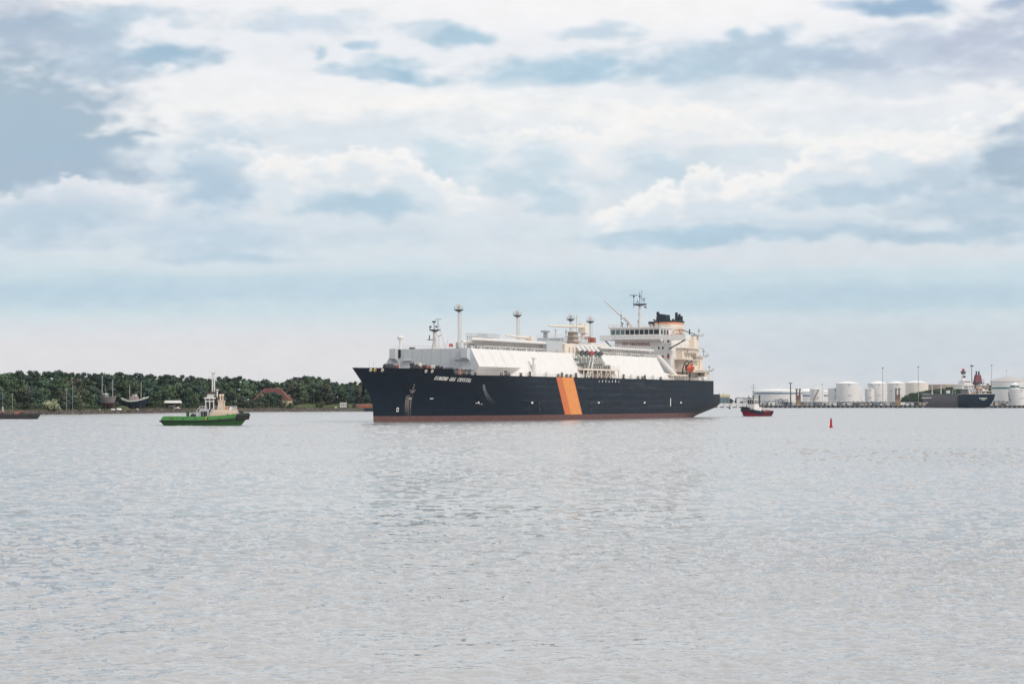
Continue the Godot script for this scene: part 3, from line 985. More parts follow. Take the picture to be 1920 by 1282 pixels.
	b.bar(Vector3(-2.0, 26.6, 221.0), Vector3(-4.6, 36.0, 221.0), 0.16)
	b.bar(Vector3(-2.0, 26.6, 221.0), Vector3(-1.0, 30.0, 221.0), 0.12)
	part(b, "derrick", mats.mast, root)
	b = MB.new()
	b.bar(Vector3(2.4, 26.4, 109.8), Vector3(2.4, 43.2, 109.8), 0.22)
	part(b, "vent_pipe", mats.mast, root)

	# pipes along the port edge of the tank deck
	for q in [[14.5, 29.9, 0.6, 236.0, 150.0], [14.2, 29.4, 0.5, 116.0, 54.0], [12.0, 28.9, 0.5, 238.0, 147.0], [10.4, 28.3, 0.4, 232.0, 60.0], [8.8, 28.9, 0.5, 228.0, 60.0], [13.6, 27.6, 0.28, 226.0, 150.0], [12.4, 28.6, 0.45, 116.0, 52.0], [13.8, 27.4, 0.3, 116.0, 52.0], [6.5, 29.4, 0.6, 112.0, 50.0]]:
		b = MB.new()
		b.bar(Vector3(q[0], q[1], q[3] - 3.0), Vector3(q[0], q[1], q[4]), q[2], -1.0, 8)
		part(b, "deck_pipe", white, root)
	for f in [[148.0, 228.0], [54.0, 116.0]]:
		b = MB.new()
		b.box(10.0, 13.4, 29.55, 29.7, f[0], f[1])
		part(b, "walkway", mats.offwhite, root)
		b = MB.new()
		var z: float = f[0]
		var k := 0
		while z <= f[1]:
			for x in [9.0, 11.5, 14.4]:
				b.bar(Vector3(x, 26.4, z), Vector3(x, 29.6, z), 0.12, -1.0, 4)
			b.bar(Vector3(8.6, 28.0, z), Vector3(14.6, 28.0, z), 0.14, -1.0, 4)
			if k % 2 == 0:
				b.bar(Vector3(14.4, 26.4, z), Vector3(14.4, 29.6, z + 2.4), 0.09, -1.0, 4)
			z += 2.4
			k += 1
		part(b, "pipe_rack", mats.winch_light, root)
		b = MB.new()
		b.rail([Vector3(13.4, 29.7, f[0]), Vector3(13.4, 29.7, f[1])], 1.1, 2.4, 0.05)
		b.rail([Vector3(15.7, 26.4, f[0] - 6.0), Vector3(15.7, 26.4, f[1] + 4.0)], 1.2, 2.0, 0.06)
		part(b, "railing", white, root)
	b = MB.new()                                   # valves and boxes between the pipes
	r.seed = 12
	for k in 70:
		var z := r.randf_range(56.0, 228.0)
		if z > 112.0 and z < 150.0:
			continue
		var h := r.randf_range(0.5, 1.4)
		var x := r.randf_range(9.0, 15.2)
		b = MB.new()
		b.box(x - 0.4, x + 0.4, 26.4, 26.6 + h, z - 0.5, z + 0.5)
		part(b, "valve", mats.winch_light, root)
	b = MB.new()
	b.box(7.0, 12.0, 30.9, 31.1, 204.0, 222.0)
	b.rail([Vector3(12.0, 31.1, 204.0), Vector3(12.0, 31.1, 222.0)], 1.2, 1.5, 0.07)
	b.rail([Vector3(7.0, 31.1, 204.0), Vector3(7.0, 31.1, 222.0)], 1.2, 1.5, 0.07)
	for z in [205.0, 213.0, 221.0]:
		b.bar(Vector3(11.8, 26.4, z), Vector3(11.8, 31.0, z), 0.14)
		b.bar(Vector3(7.2, 26.4, z), Vector3(7.2, 31.0, z), 0.14)
	part(b, "platform", mats.winch_light, root)

	# provision and hose cranes on the tank deck
	b = MB.new()
	b.cyl(Vector3(8.0, 26.4, 168.0), 0.9, 4.6, 10)
	b.box(6.8, 9.2, 31.0, 32.6, 166.6, 169.6)
	b.bar(Vector3(8.0, 31.9, 168.0), Vector3(8.0, 32.4, 190.0), 0.55, 0.35, 6)
	b.bar(Vector3(8.0, 31.0, 178.0), Vector3(8.0, 26.4, 178.0), 0.25)
	b.bar(Vector3(8.0, 31.0, 187.0), Vector3(8.0, 26.4, 187.0), 0.3)
	b.box(7.3, 8.7, 30.6, 31.4, 177.2, 178.8)
	b.box(7.0, 9.0, 28.6, 29.6, 186.0, 188.0)
	part(b, "hose_crane", mats.cream, root)
	b = MB.new()
	b.cyl(Vector3(0, 26.4, 97.5), 1.25, 9.6, 12)
	b.box(-1.7, 1.7, 36.0, 39.4, 95.6, 99.4, 0.3)
	b.bar(Vector3(0.5, 38.6, 98.6), Vector3(0.5, 38.0, 134.0), 0.7, 0.4, 6)
	b.bar(Vector3(0.5, 39.6, 97.5), Vector3(0.5, 38.6, 118.0), 0.08, -1.0, 4)
	b.box(-1.9, -0.4, 39.4, 40.2, 96.0, 98.4)
	part(b, "deck_crane", mats.cream, root)
	b = MB.new()
	b.bar(Vector3(0, 26.4, 126.0), Vector3(0, 36.6, 126.0), 0.28)
	b.box(-0.5, 0.5, 36.2, 36.8, 125.5, 126.5)
	part(b, "boom_rest", mats.mast, root)

	# machinery houses on the tank deck
	b = MB.new()
	b.box(-7.5, 4.5, 26.4, 33.2, 103.0, 128.0)
	var mh := part(b, "machinery_house", mats.house_grey, root)
	b = MB.new()
	b.rail([Vector3(-7.4, 33.2, 127.9), Vector3(4.4, 33.2, 127.9), Vector3(4.4, 33.2, 103.0)], 1.1, 2.0, 0.06)
	part(b, "railing", white, mh)
	b = MB.new()
	b.prism([Vector2(-1, 32.4), Vector2(3, 32.4), Vector2(2, 30.6), Vector2(0, 30.6)], 128.0, 128.8, 2)
	part(b, "ventilator", mats.winch_light, mh)
	b = MB.new()
	b.cyl(Vector3(-5.5, 33.2, 124.0), 0.9, 2.4, 10)
	b.box(-7.0, -4.0, 35.6, 36.4, 122.5, 125.5)
	b.cyl(Vector3(2.0, 33.2, 120.0), 0.25, 3.6, 6)
	part(b, "ventilator", mats.winch_light, mh)
	b = MB.new()
	b.box(10.5, 15.2, 26.4, 31.0, 153.0, 168.0)
	var dh := part(b, "deck_house", mats.house_grey, root)
	b = MB.new()
	b.box(12.0, 16.0, 26.4, 30.2, 142.0, 152.6)
	part(b, "deck_house", mats.cream, root)
	for z in [148.2, 144.4]:
		b = MB.new()
		b.box(15.9, 16.03, 26.6, 28.8, z - 0.6, z + 0.6)
		part(b, "door", mats.cream_dark, root)
	b = MB.new()
	b.box(10.6, 15.0, 31.0, 31.9, 154.0, 155.0)
	part(b, "ventilator", mats.winch_light, dh)
	b = MB.new()
	b.hexa([Vector3(10.6, 26.4, 133.5), Vector3(14.2, 26.4, 133.5), Vector3(14.2, 26.4, 139.5), Vector3(10.6, 26.4, 139.5), Vector3(11.2, 35.4, 134.5), Vector3(13.6, 35.4, 134.5), Vector3(13.6, 35.4, 138.5), Vector3(11.2, 35.4, 138.5)])
	part(b, "crossover_tower", mats.cream_dark, root)
	b = MB.new()
	for k in 5:
		for e in [[10.4, 33.3], [14.4, 39.7]]:
			b.bar(Vector3(10.4, 27.5 + k * 1.9, e[1] + 100.0), Vector3(14.6, 27.5 + k * 1.9, e[1] + 100.0), 0.12, -1.0, 4)
		b.box(10.3, 14.6, 27.3 + k * 1.9, 27.42 + k * 1.9, 133.0, 140.0)
	part(b, "walkway", mats.winch_light, root)
	b = MB.new()
	b.box(4.5, 12.0, 26.4, 31.4, 100.0, 117.0)
	b.box(7.0, 13.5, 26.4, 29.8, 86.0, 99.0)
	part(b, "deck_house", mats.offwhite, root)
	b = MB.new()
	b.bar(Vector3(6.0, 29.4, 98.0), Vector3(6.0, 29.4, 62.0), 1.1, -1.0, 10)
	b.bar(Vector3(9.5, 28.9, 84.0), Vector3(9.5, 28.9, 56.0), 0.8, -1.0, 10)
	part(b, "deck_tank", white, root)
	b = MB.new()
	for k in 9:
		b = MB.new()
		b.box(11.0, 11.9, 29.0, 30.2, 62.0 + k * 2.5, 63.4 + k * 2.5)
		part(b, "valve", mats.winch, root)
	b = MB.new()
	for k in 6:
		b.bar(Vector3(12.0, 26.4, 90.0 - k * 5.5), Vector3(12.0, 31.6 - k * 0.1, 88.5 - k * 5.5), 0.16, -1.0, 5)
	b.rail([Vector3(12.8, 30.0, 98.0), Vector3(12.8, 30.0, 56.0)], 1.2, 2.4, 0.06)
	part(b, "pipe_rack", mats.winch_light, root)
	b = MB.new()
	b.box(2.2, 4.2, 31.4, 34.4, 99.0, 101.5)
	b.box(4.6, 6.0, 31.4, 34.0, 98.0, 100.0)
	part(b, "fire_box", mats.gear_red, root)

	# cargo manifold amidships: five bent pipes, their flanges, the drip platform and its legs
	for k in 5:
		var z := 140.0 - k * 4.6
		b = MB.new()
		b.path([Vector3(9.5, 29.6, z), Vector3(13.4, 29.8, z), Vector3(15.4, 29.2, z), Vector3(16.8, 27.8, z), Vector3(17.6, 26.9, z)], 0.85, 10)
		var o := part(b, "manifold_pipe", white, root)
		b = MB.new()
		b.bar(Vector3(17.4, 27.1, z), Vector3(18.4, 26.0, z), 1.15, -1.0, 10)
		part(b, "flange", mats.winch if k != 2 else mats.signal_red, o)
	b = MB.new()
	b.box(14.0, 22.8, 19.6, 20.3, 112.0, 149.0)
	var man := part(b, "manifold_platform", mats.cream, root)
	b = MB.new()
	for k in 9:
		b = MB.new()
		var z := 112.6 + k * 4.5
		b.bar(Vector3(22.4, 16.5, z), Vector3(22.4, 19.7, z), 0.22, -1.0, 6)
		if k < 8 and k > 1 and k % 2 == 0:
			b.bar(Vector3(22.4, 16.6, z), Vector3(22.4, 19.6, z + 4.5), 0.15, -1.0, 5)
			b.bar(Vector3(22.4, 16.6, z + 4.5), Vector3(22.4, 19.6, z), 0.15, -1.0, 5)
		part(b, "platform_leg", mats.cream, man)
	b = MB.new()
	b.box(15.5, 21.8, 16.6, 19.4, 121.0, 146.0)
	part(b, "drip_tray", mats.dull_brown, man)  # plain brown block between the deck and the platform
	b = MB.new()
	b.rail([Vector3(22.7, 20.3, 112.0), Vector3(22.7, 20.3, 149.0)], 1.3, 1.8, 0.07)
	part(b, "railing", mats.offwhite, man)
	b = MB.new()
	r.seed = 31
	for lev in [22.2, 24.3]:
		b.box(16.6, 20.6 - (lev - 22.2) * 0.7, lev, lev + 0.15, 123.0, 147.0)
	for k in 11:
		var z := 123.5 + k * 2.3
		b.bar(Vector3(20.2, 20.3, z), Vector3(18.6, 26.6, z), 0.13, -1.0, 4)
		b.bar(Vector3(20.2, 20.3, z), Vector3(19.2, 24.3, z + 2.3), 0.1, -1.0, 4)
		b.bar(Vector3(17.0, 20.3, z), Vector3(17.0, 26.4, z), 0.12, -1.0, 4)
	b.rail([Vector3(19.2, 24.4, 123.0), Vector3(19.2, 24.4, 147.0)], 1.1, 1.6, 0.05)
	b.rail([Vector3(20.6, 22.3, 123.0), Vector3(20.6, 22.3, 147.0)], 1.1, 1.6, 0.05)
	part(b, "scaffold", mats.green_grey, man)
	b = MB.new()
	for k in 16:
		var z := r.randf_range(114.0, 146.0)
		b = MB.new()
		b.box(17.4, 19.0 + r.randf() * 2.0, 20.3, 20.9 + r.randf() * 1.6, z - 0.5, z + 0.5)
		part(b, "valve", mats.winch, man)
	b = MB.new()
	b.bar(Vector3(22.3, 20.3, 140.0), Vector3(20.6, 26.0, 134.0), 0.2)
	b.bar(Vector3(22.6, 16.6, 146.5), Vector3(21.8, 24.0, 140.5), 0.2)
	b.bar(Vector3(22.6, 16.6, 143.5), Vector3(21.8, 24.0, 137.5), 0.2)
	part(b, "ladder", mats.offwhite, man)

	# side deck: rails, lamp post, bollards and people-high boxes
	b = MB.new()
	b.rail([Vector3(22.6, 16.6, 2.0), Vector3(22.6, 16.6, 236.0), on_hull(16.6, 250.0, -0.4), on_hull(16.6, 261.0, -0.4)], 1.1, 3.0, 0.045)
	part(b, "railing", mats.offwhite, root)
	b = MB.new()
	b.cyl(Vector3(20.6, 16.5, 192.0), 0.85, 4.4, 8)
	b.cyl(Vector3(20.6, 20.9, 192.0), 0.4, 2.6, 8)
	b.box(20.0, 21.6, 23.2, 23.7, 191.2, 192.8)
	b.bar(Vector3(22.0, 16.5, 194.5), Vector3(22.0, 23.0, 194.5), 0.12)
	b.box(20.0, 21.3, 20.3, 21.3, 191.3, 192.7)
	part(b, "hose_post", mats.offwhite, root)
	var kinds := [mats.winch, mats.black, mats.winch, mats.offwhite, mats.winch]
	for q in [[243.0, 0], [241.0, 1], [238.0, 0], [222.0, 0], [219.0, 1], [216.5, 2], [206.0, 0], [198.0, 1], [183.0, 3], [172.0, 0], [168.5, 1], [164.0, 0], [160.0, 2], [155.0, 1], [106.0, 1], [98.0, 3], [90.0, 0], [85.0, 0], [82.5, 1], [73.0, 3], [64.0, 0]]:
		b = MB.new()
		var x := minf(beam(16.6, q[0]) - 0.9, 21.9)
		for e in [-0.5, 0.5]:
			b.cyl(Vector3(x, 16.5, q[0] + e), 0.28, 1.25 + 0.5 * (q[1] % 2), 8)
			b.cyl(Vector3(x, 17.75 + 0.5 * (q[1] % 2), q[0] + e), 0.36, 0.12, 8)
		b.box(x - 0.4, x + 0.4, 16.5, 16.75, q[0] - 0.95, q[0] + 0.95)
		part(b, "bollard", kinds[q[1]], root)
	build_house(root)

func loft(b: MB, st: Array) -> void:              # flat-sided body through outlines at several z
	for k in st.size() - 1:
		var p: Array = st[k][1]
		var q: Array = st[k + 1][1]
		for j in p.size() - 1:
			var m: Vector2 = (p[j] + p[j + 1]) / 2
			var e: Vector2 = p[j + 1] - p[j]
			var o := Vector2(e.y, -e.x)
			if o.dot(m - Vector2(0, 20)) < 0:
				o = -o
			b.quad(Vector3(p[j].x, p[j].y, st[k][0]), Vector3(p[j + 1].x, p[j + 1].y, st[k][0]), Vector3(q[j + 1].x, q[j + 1].y, st[k + 1][0]), Vector3(q[j].x, q[j].y, st[k + 1][0]), Vector3(o.x, o.y, 0))
	for k in [0, st.size() - 1]:
		var p: Array = st[k][1]
		for j in range(1, p.size() - 1):
			b.tri(Vector3(p[0].x, p[0].y, st[k][0]), Vector3(p[j].x, p[j].y, st[k][0]), Vector3(p[j + 1].x, p[j + 1].y, st[k][0]), Vector3(0, 0, 1 if k == 0 else -1))

func ring_wall(b: MB, lo: PackedVector3Array, hi: PackedVector3Array) -> void:
	var mid := Vector3.ZERO
	for k in lo.size() - 1:
		mid += lo[k] / (lo.size() - 1)
	for k in lo.size() - 1:
		b.quad(lo[k], lo[k + 1], hi[k + 1], hi[k], (lo[k] + lo[k + 1]) / 2 - mid)

func build_house(root: Node3D) -> void:
	var white: Material = mats.white
	var cream: Material = mats.cream
	var b := MB.new()
	b.box(-13.5, 13.5, 16.5, 36.4, 4.0, 31.0)
	var house := part(b, "accommodation", white, root)
	b = MB.new()                                   # deck edges across the front and down the side
	for y in [19.6, 22.9, 26.2, 29.4, 32.8]:
		b.box(-13.62, 13.62, y, y + 0.16, 3.9, 31.12)
	part(b, "deck_edge", mats.offwhite, house)
	b = MB.new()
	b.box(13.5, 16.4, 16.5, 31.0, 5.0, 24.0)
	var side := part(b, "side_house", cream, root)
	for q in [[20.4, 3.0, 27.0, 20.6], [25.9, 4.0, 26.5, 19.2], [29.2, 6.0, 22.0, 18.6], [31.1, 4.0, 24.5, 18.0]]:
		b = MB.new()
		b.box(13.5, q[3], q[0], q[0] + 0.3, q[1], q[2])
		var o := part(b, "balcony", cream, root)
		b = MB.new()
		b.rail([Vector3(13.8, q[0] + 0.3, q[2] - 0.1), Vector3(q[3] - 0.1, q[0] + 0.3, q[2] - 0.1), Vector3(q[3] - 0.1, q[0] + 0.3, q[1] + 0.2)], 1.1, 1.6, 0.06)
		part(b, "railing", mats.offwhite, o)
	for q in [[18.0, 23.0], [14.5, 23.0], [11.0, 23.2], [19.0, 27.4], [16.0, 27.4], [12.0, 27.6], [17.0, 30.0]]:
		b = MB.new()
		b.box(16.38, 16.46, q[1] - 0.45, q[1] + 0.55, q[0] - 0.4, q[0] + 0.4)
		part(b, "window", mats.glass, side)
	b = MB.new()
	b.box(16.4, 17.4, 21.2, 23.8, 19.6, 20.4)
	b.box(16.4, 17.2, 21.2, 23.4, 16.2, 17.2)
	b.box(16.4, 17.6, 26.2, 27.8, 9.0, 10.5)
	part(b, "deck_gear", mats.winch, side)
	# front windows
	for q in [[-9.6, 34.2], [-7.5, 34.2], [-5.3, 34.2], [-2.0, 34.2], [0.1, 34.2], [2.3, 34.2], [6.2, 34.2], [9.9, 34.2], [12.4, 34.2], [7.9, 31.2], [9.8, 31.2], [12.4, 28.0]]:
		b = MB.new()
		b.box(q[0] - 0.38, q[0] + 0.38, q[1] - 0.55, q[1] + 0.55, 30.95, 31.06)
		part(b, "window", mats.glass, house)
	var words := shape(text_mesh("NO SMOKING", 1.35, 0.05), "lettering", mats.dark_red, house)
	words.transform = Transform3D(Basis(Vector3(1.12, 0, 0), Vector3(0, 1, 0), Vector3(0, 0, 1)), Vector3(-3.2, 32.95, 31.1))
	b = MB.new()
	b.box(12.0, 13.0, 26.6, 27.5, 31.0, 31.3)
	b.box(9.0, 10.2, 26.6, 27.8, 31.0, 31.3)
	part(b, "fire_box", mats.signal_red, house)
	# bridge
	b = MB.new()
	b.box(-13.6, 10.6, 36.4, 40.0, 22.0, 36.6)
	var bridge := part(b, "bridge", white, root)
	b = MB.new()
	b.box(-14.2, 11.2, 40.0, 40.5, 21.6, 37.3)
	part(b, "roof", mats.offwhite, bridge)
	b = MB.new()
	b.box(-13.7, 10.7, 36.3, 37.0, 36.6, 36.9)
	part(b, "sill", white, bridge)
	for k in 10:
		var x0 := -12.9 + k * 2.3
		b = MB.new()
		b.box(x0, x0 + (1.9 if k < 9 else 2.4), 37.2, 39.3, 36.55, 36.68)
		part(b, "window", mats.glass if k > 2 else mats.glass_teal, bridge)  # the starboard panes are teal: a reflection put into their colour
	for q in [[33.0, 35.6], [29.5, 32.0], [26.0, 28.5]]:
		b = MB.new()
		b.box(10.55, 10.68, 37.2, 39.3, q[0], q[1])
		part(b, "window", mats.glass, bridge)
	for s in [-1, 1]:                               # open wings with their solid fronts and struts
		b = MB.new()
		var xi := 13.4 if s == 1 else -13.4
		var xo := 23.0 if s == 1 else -18.6
		b.box(minf(xi, xo), maxf(xi, xo), 34.6, 35.0, 30.5, 36.8)
		b.box(minf(xi, xo), maxf(xi, xo), 35.0, 36.9, 36.6, 36.8)
		b.box(minf(xo, xo - 0.2 * s), maxf(xo, xo - 0.2 * s), 35.0, 36.9, 30.5, 36.6)
		part(b, "bridge_wing", white, root)
		b = MB.new()
		b.bar(Vector3(xi, 30.6, 32.5), Vector3(xo - 1.5 * s, 34.6, 33.5), 0.3)
		part(b, "wing_strut", mats.winch, root)
	b = MB.new()
	b.box(-13.0, 13.4, 35.0, 36.9, 36.45, 36.75)
	b.prism([Vector2(30.9, 36.4), Vector2(36.6, 36.4), Vector2(36.6, 35.4), Vector2(30.9, 33.6)], -12.5, 10.0)
	part(b, "bridge_apron", white, root)
	b = MB.new()
	b.rail([Vector3(-14, 40.5, 22.0), Vector3(-14, 40.5, 37.0), Vector3(11, 40.5, 37.0), Vector3(11, 40.5, 22.0)], 1.1, 1.8, 0.05)
	part(b, "railing", mats.offwhite, bridge)
	b = MB.new()
	for q in [[-9.0, 1.6], [-6.5, 1.2], [-1.2, 2.4], [4.5, 1.4], [6.5, 3.0], [8.6, 1.8]]:
		b.bar(Vector3(q[0], 40.5, 33.0), Vector3(q[0], 40.5 + q[1], 33.0), 0.16)
		b.box(q[0] - 0.4, q[0] + 0.4, 40.5 + q[1], 41.0 + q[1], 32.6, 33.4)
	part(b, "antenna", mats.winch, bridge)
	# radar mast
	b = MB.new()
	b.lathe(Vector3(0, 40.4, 34.4), [Vector2(0.7, 0), Vector2(0.56, 4.5), Vector2(0.48, 10.2)], 12)
	b.lathe(Vector3(0, 46.3, 34.4), [Vector2(0.6, 0), Vector2(1.0, 0.25), Vector2(0.6, 0.5)], 10)
	var rm := part(b, "radar_mast", mats.mast, root)
	b = MB.new()
	b.prism([Vector2(-3.1, 51.0), Vector2(3.1, 51.0), Vector2(2.8, 50.55), Vector2(0.8, 50.1), Vector2(-0.8, 50.1), Vector2(-2.8, 50.55)], 33.2, 35.4, 2)
	part(b, "platform", mats.winch, rm)
	b = MB.new()
	b.bar(Vector3(-2.8, 51, 34.4), Vector3(-2.8, 54.6, 34.4), 0.12)
	b.bar(Vector3(-4.8, 54.9, 34.4), Vector3(-0.8, 54.9, 34.4), 0.17)
	b.box(-3.1, -2.5, 54.0, 54.8, 34.1, 34.7)
	part(b, "radar_scanner", mats.winch, rm)
	b = MB.new()
	b.bar(Vector3(0.1, 51, 34.4), Vector3(0.1, 56.4, 34.4), 0.13)
	b.bar(Vector3(1.1, 51, 34.4), Vector3(1.1, 57.2, 34.4), 0.09)
	b.bar(Vector3(-1.6, 51, 34.8), Vector3(-0.7, 52.6, 34.8), 0.13)
	b.bar(Vector3(-0.2, 51, 34.8), Vector3(-0.9, 52.4, 34.8), 0.13)
	b.bar(Vector3(0.0, 53.4, 34.4), Vector3(3.0, 53.4, 34.4), 0.1)
	b.bar(Vector3(2.2, 51, 34.4), Vector3(2.2, 53.4, 34.4), 0.1)
	b.box(1.8, 2.3, 52.4, 53.0, 34.1, 34.7)
	b.box(-0.2, 0.4, 54.0, 54.8, 34.1, 34.7)
	b.bar(Vector3(-2.6, 50.6, 34.4), Vector3(-2.9, 49.3, 34.4), 0.12)
	b.bar(Vector3(3.0, 50.6, 34.4), Vector3(3.4, 48.7, 34.4), 0.08)
	part(b, "antenna", mats.winch, rm)
	b = MB.new()
	b.quad(Vector3(2.1, 49.9, 34.4), Vector3(3.2, 49.7, 34.5), Vector3(3.3, 49.0, 34.3), Vector3(2.2, 49.2, 34.4), Vector3(0, 0, 1))
	b.quad(Vector3(2.1, 49.9, 34.36), Vector3(3.2, 49.7, 34.46), Vector3(3.3, 49.0, 34.26), Vector3(2.2, 49.2, 34.36), Vector3(0, 0, -1))
	part(b, "flag", mats.dark_red, rm)
	# signal halyard with dark shapes, and the stores crane raised over the bridge
	b = MB.new()
	for k in 4:
		b.box(-9.2, -8.8, 41.2 + k * 1.5, 41.7 + k * 1.5, 34.2, 34.6)
	b.bar(Vector3(-9, 40.5, 34.4), Vector3(-9, 48.0, 34.4), 0.04, -1.0, 4)
	part(b, "signal_shape", mats.winch, root)
	b = MB.new()
	b.bar(Vector3(-5.6, 40.4, 30.0), Vector3(-5.6, 41.6, 30.0), 0.55)
	b.bar(Vector3(-5.6, 41.2, 30.0), Vector3(-19.4, 53.4, 30.0), 0.5, 0.24, 6)
	b.bar(Vector3(-6.4, 42.4, 30.0), Vector3(-9.4, 45.4, 30.0), 0.5, 0.35, 6)
	part(b, "stores_crane", mats.mast, root)
	# funnel
	b = MB.new()
	var outline := func(y: float, g: float) -> PackedVector3Array:
		var l := PackedVector3Array()
		for k in 25:
			var a := TAU * k / 24
			var cx := cos(a)
			var sz := sin(a)
			l.append(Vector3(2.6 + (5.5 + g) * signf(cx) * pow(absf(cx), 0.6), y, 4.5 + (8.2 + g) * signf(sz) * pow(absf(sz), 0.6)))
		return l
	b.grid([outline.call(36.4, 0.5), outline.call(39.0, 0.0), outline.call(43.0, 0.0), outline.call(44.2, 0.35)], Vector3(0, 0.01, 0))
	b = MB.new()
	var mids := [36.4, 39.0, 42.6]
	for k in 2:
		ring_wall(b, outline.call(mids[k], 0.4 if k == 0 else 0.0), outline.call(mids[k + 1], 0.0))
	var fun := part(b, "funnel", cream, root)
	b = MB.new()
	ring_wall(b, outline.call(42.6, 0.12), outline.call(43.5, 0.12))
	part(b, "band", mats.orange_pale, fun)
	b = MB.new()
	ring_wall(b, outline.call(43.5, 0.3), outline.call(44.3, 0.3))
	var cap: PackedVector3Array = outline.call(44.3, 0.3)
	for k in 24:
		b.tri(Vector3(2.6, 44.3, 4.5), cap[k], cap[k + 1], Vector3.UP)
	part(b, "funnel_top", mats.soot, fun)
	b = MB.new()
	b.hexa([Vector3(-1.4, 44.2, 5.0), Vector3(3.4, 44.2, 5.0), Vector3(3.4, 44.2, 11.0), Vector3(-1.4, 44.2, 11.0), Vector3(-1.2, 47.4, 5.4), Vector3(3.2, 47.0, 5.4), Vector3(3.2, 47.0, 10.6), Vector3(-1.2, 47.6, 10.6)])
	b.box(-1.35, -0.5, 47.3, 48.3, 9.0, 10.6)
	part(b, "exhaust_casing", mats.soot, fun)
	for q in [[5.4, 2.6, 0.7, 4.0], [6.5, 1.6, 0.62, 3.3], [5.2, -1.2, 0.62, 2.5], [6.3, -1.8, 0.55, 2.5], [4.6, 4.6, 0.6, 1.0]]:
		b = MB.new()
		b.cyl(Vector3(q[0], 44.2, q[1]), q[2], q[3], 10, q[2] * 0.92)
		part(b, "exhaust_pipe", mats.soot, fun)
	b = MB.new()
	b.box(-5.2, -3.0, 42.6, 43.9, 8.0, 11.0)
	part(b, "exhaust_casing", mats.soot, fun)
	b = MB.new()
	b.box(-5.0, -3.2, 36.4, 42.6, 8.2, 10.8)
	part(b, "funnel_duct", cream, fun)
	b = MB.new()
	for y in [38.6, 40.4]:
		b.rail([Vector3(-2.0, y, 13.1), Vector3(7.0, y, 13.1), Vector3(8.8, y, 10.0), Vector3(8.8, y, -1.0)], 0.9, 1.6, 0.05)
		b.box(-2.0, 8.9, y - 0.12, y, 12.6, 13.3)
		b.box(8.3, 8.95, y - 0.12, y, -1.0, 12.6)
	part(b, "walkway", mats.offwhite, fun)
	b = MB.new()
	b.prism([Vector2(7.0, 40.6), Vector2(3.0, 40.6), Vector2(5.0, 38.0)], 8.45, 8.6)
	part(b, "funnel_mark", mats.orange_pale, fun)
	# after casing, rescue boat deck and the boats' gear
	b = MB.new()
	b.box(-13.0, 14.2, 16.5, 37.4, 0.4, 3.9)
	b.box(13.5, 16.0, 16.5, 37.0, 2.0, 8.0)
	part(b, "aft_casing", cream, root)
	b = MB.new()
	b.box(12.0, 18.5, 27.6, 27.9, -3.0, 6.0)
	b.box(13.0, 20.5, 21.0, 21.3, -4.0, 8.0)
	b.box(12.6, 16.6, 16.5, 27.6, -2.0, 2.0)
	b.box(14.0, 19.0, 16.5, 21.0, -4.0, 2.0)
	part(b, "aft_house", cream, root)
	b = MB.new()
	for q in [[16.6, 37.0, 3.0, 4.0], [17.4, 27.9, -1.0, 3.4], [19.6, 21.3, -2.4, 2.4]]:
		b.bar(Vector3(q[0], q[1], q[2]), Vector3(q[0], q[1] + q[3], q[2]), 0.14)
		b.box(q[0] - 0.5, q[0] + 0.5, q[1] + q[3] * 0.6, q[1] + q[3] * 0.6 + 0.5, q[2] - 0.5, q[2] + 0.5)
		b.box(q[0] - 2.6, q[0] + 1.8, q[1], q[1] + 0.2, q[2] - 1.6, q[2] + 1.6)
		b.rail([Vector3(q[0] + 1.8, q[1], q[2] - 1.6), Vector3(q[0] + 1.8, q[1], q[2] + 1.6)], 1.1, 1.0, 0.06)
	b.box(15.5, 18.5, 31.2, 31.5, 1.0, 4.0)
	part(b, "platform", mats.winch_light, root)
	b = MB.new()
	b.bar(Vector3(8.0, 40.2, 3.6), Vector3(15.0, 38.0, 3.6), 0.2)
	b.bar(Vector3(12.0, 37.4, 3.0), Vector3(12.0, 40.4, 3.0), 0.3)
	b.box(8.0, 16.0, 37.4, 37.7, 2.4, 3.4)
	part(b, "derrick", mats.winch, root)
	b = MB.new()
	b.box(10.5, 13.3, 36.4, 37.6, 6.0, 24.0, 0.3)
	part(b, "life_raft_canister", mats.orange_brown, root)
	b = MB.new()
	b.box(18.8, 22.4, 16.5, 18.6, 6.0, 12.0, 0.3)
	part(b, "deck_store", white, root)
	b = MB.new()
	b.box(19.0, 22.0, 16.5, 17.8, 14.0, 17.0, 0.3)
	part(b, "deck_store", white, root)
	for q in [[20.0, 3.0], [19.0, -0.5]]:
		b = MB.new()
		b.bar(Vector3(q[0], 17.8, q[1] + 0.2), Vector3(q[0], 17.8, q[1] + 2.6), 1.1, -1.0, 12)
		part(b, "mooring_winch", mats.winch_brown, root)
	b = MB.new()
	b.box(18.0, 22.4, 18.4, 19.0, 33.0, 52.0)
	for k in 8:
		b.bar(Vector3(22.2, 16.5, 33.2 + k * 2.7), Vector3(22.2, 18.4, 33.2 + k * 2.7), 0.13)
	part(b, "side_shelter", mats.cream, root)
	b = MB.new()
	for z in [22.5, 27.5]:                          # davits of the lifeboat
		b.path([Vector3(18.0, 16.5, z), Vector3(18.0, 22.0, z), Vector3(19.0, 24.6, z), Vector3(20.6, 25.4, z)], 0.28)
	b.bar(Vector3(20.2, 16.5, 25.0), Vector3(20.6, 20.0, 25.0), 0.4)
	part(b, "davit", mats.winch, root)

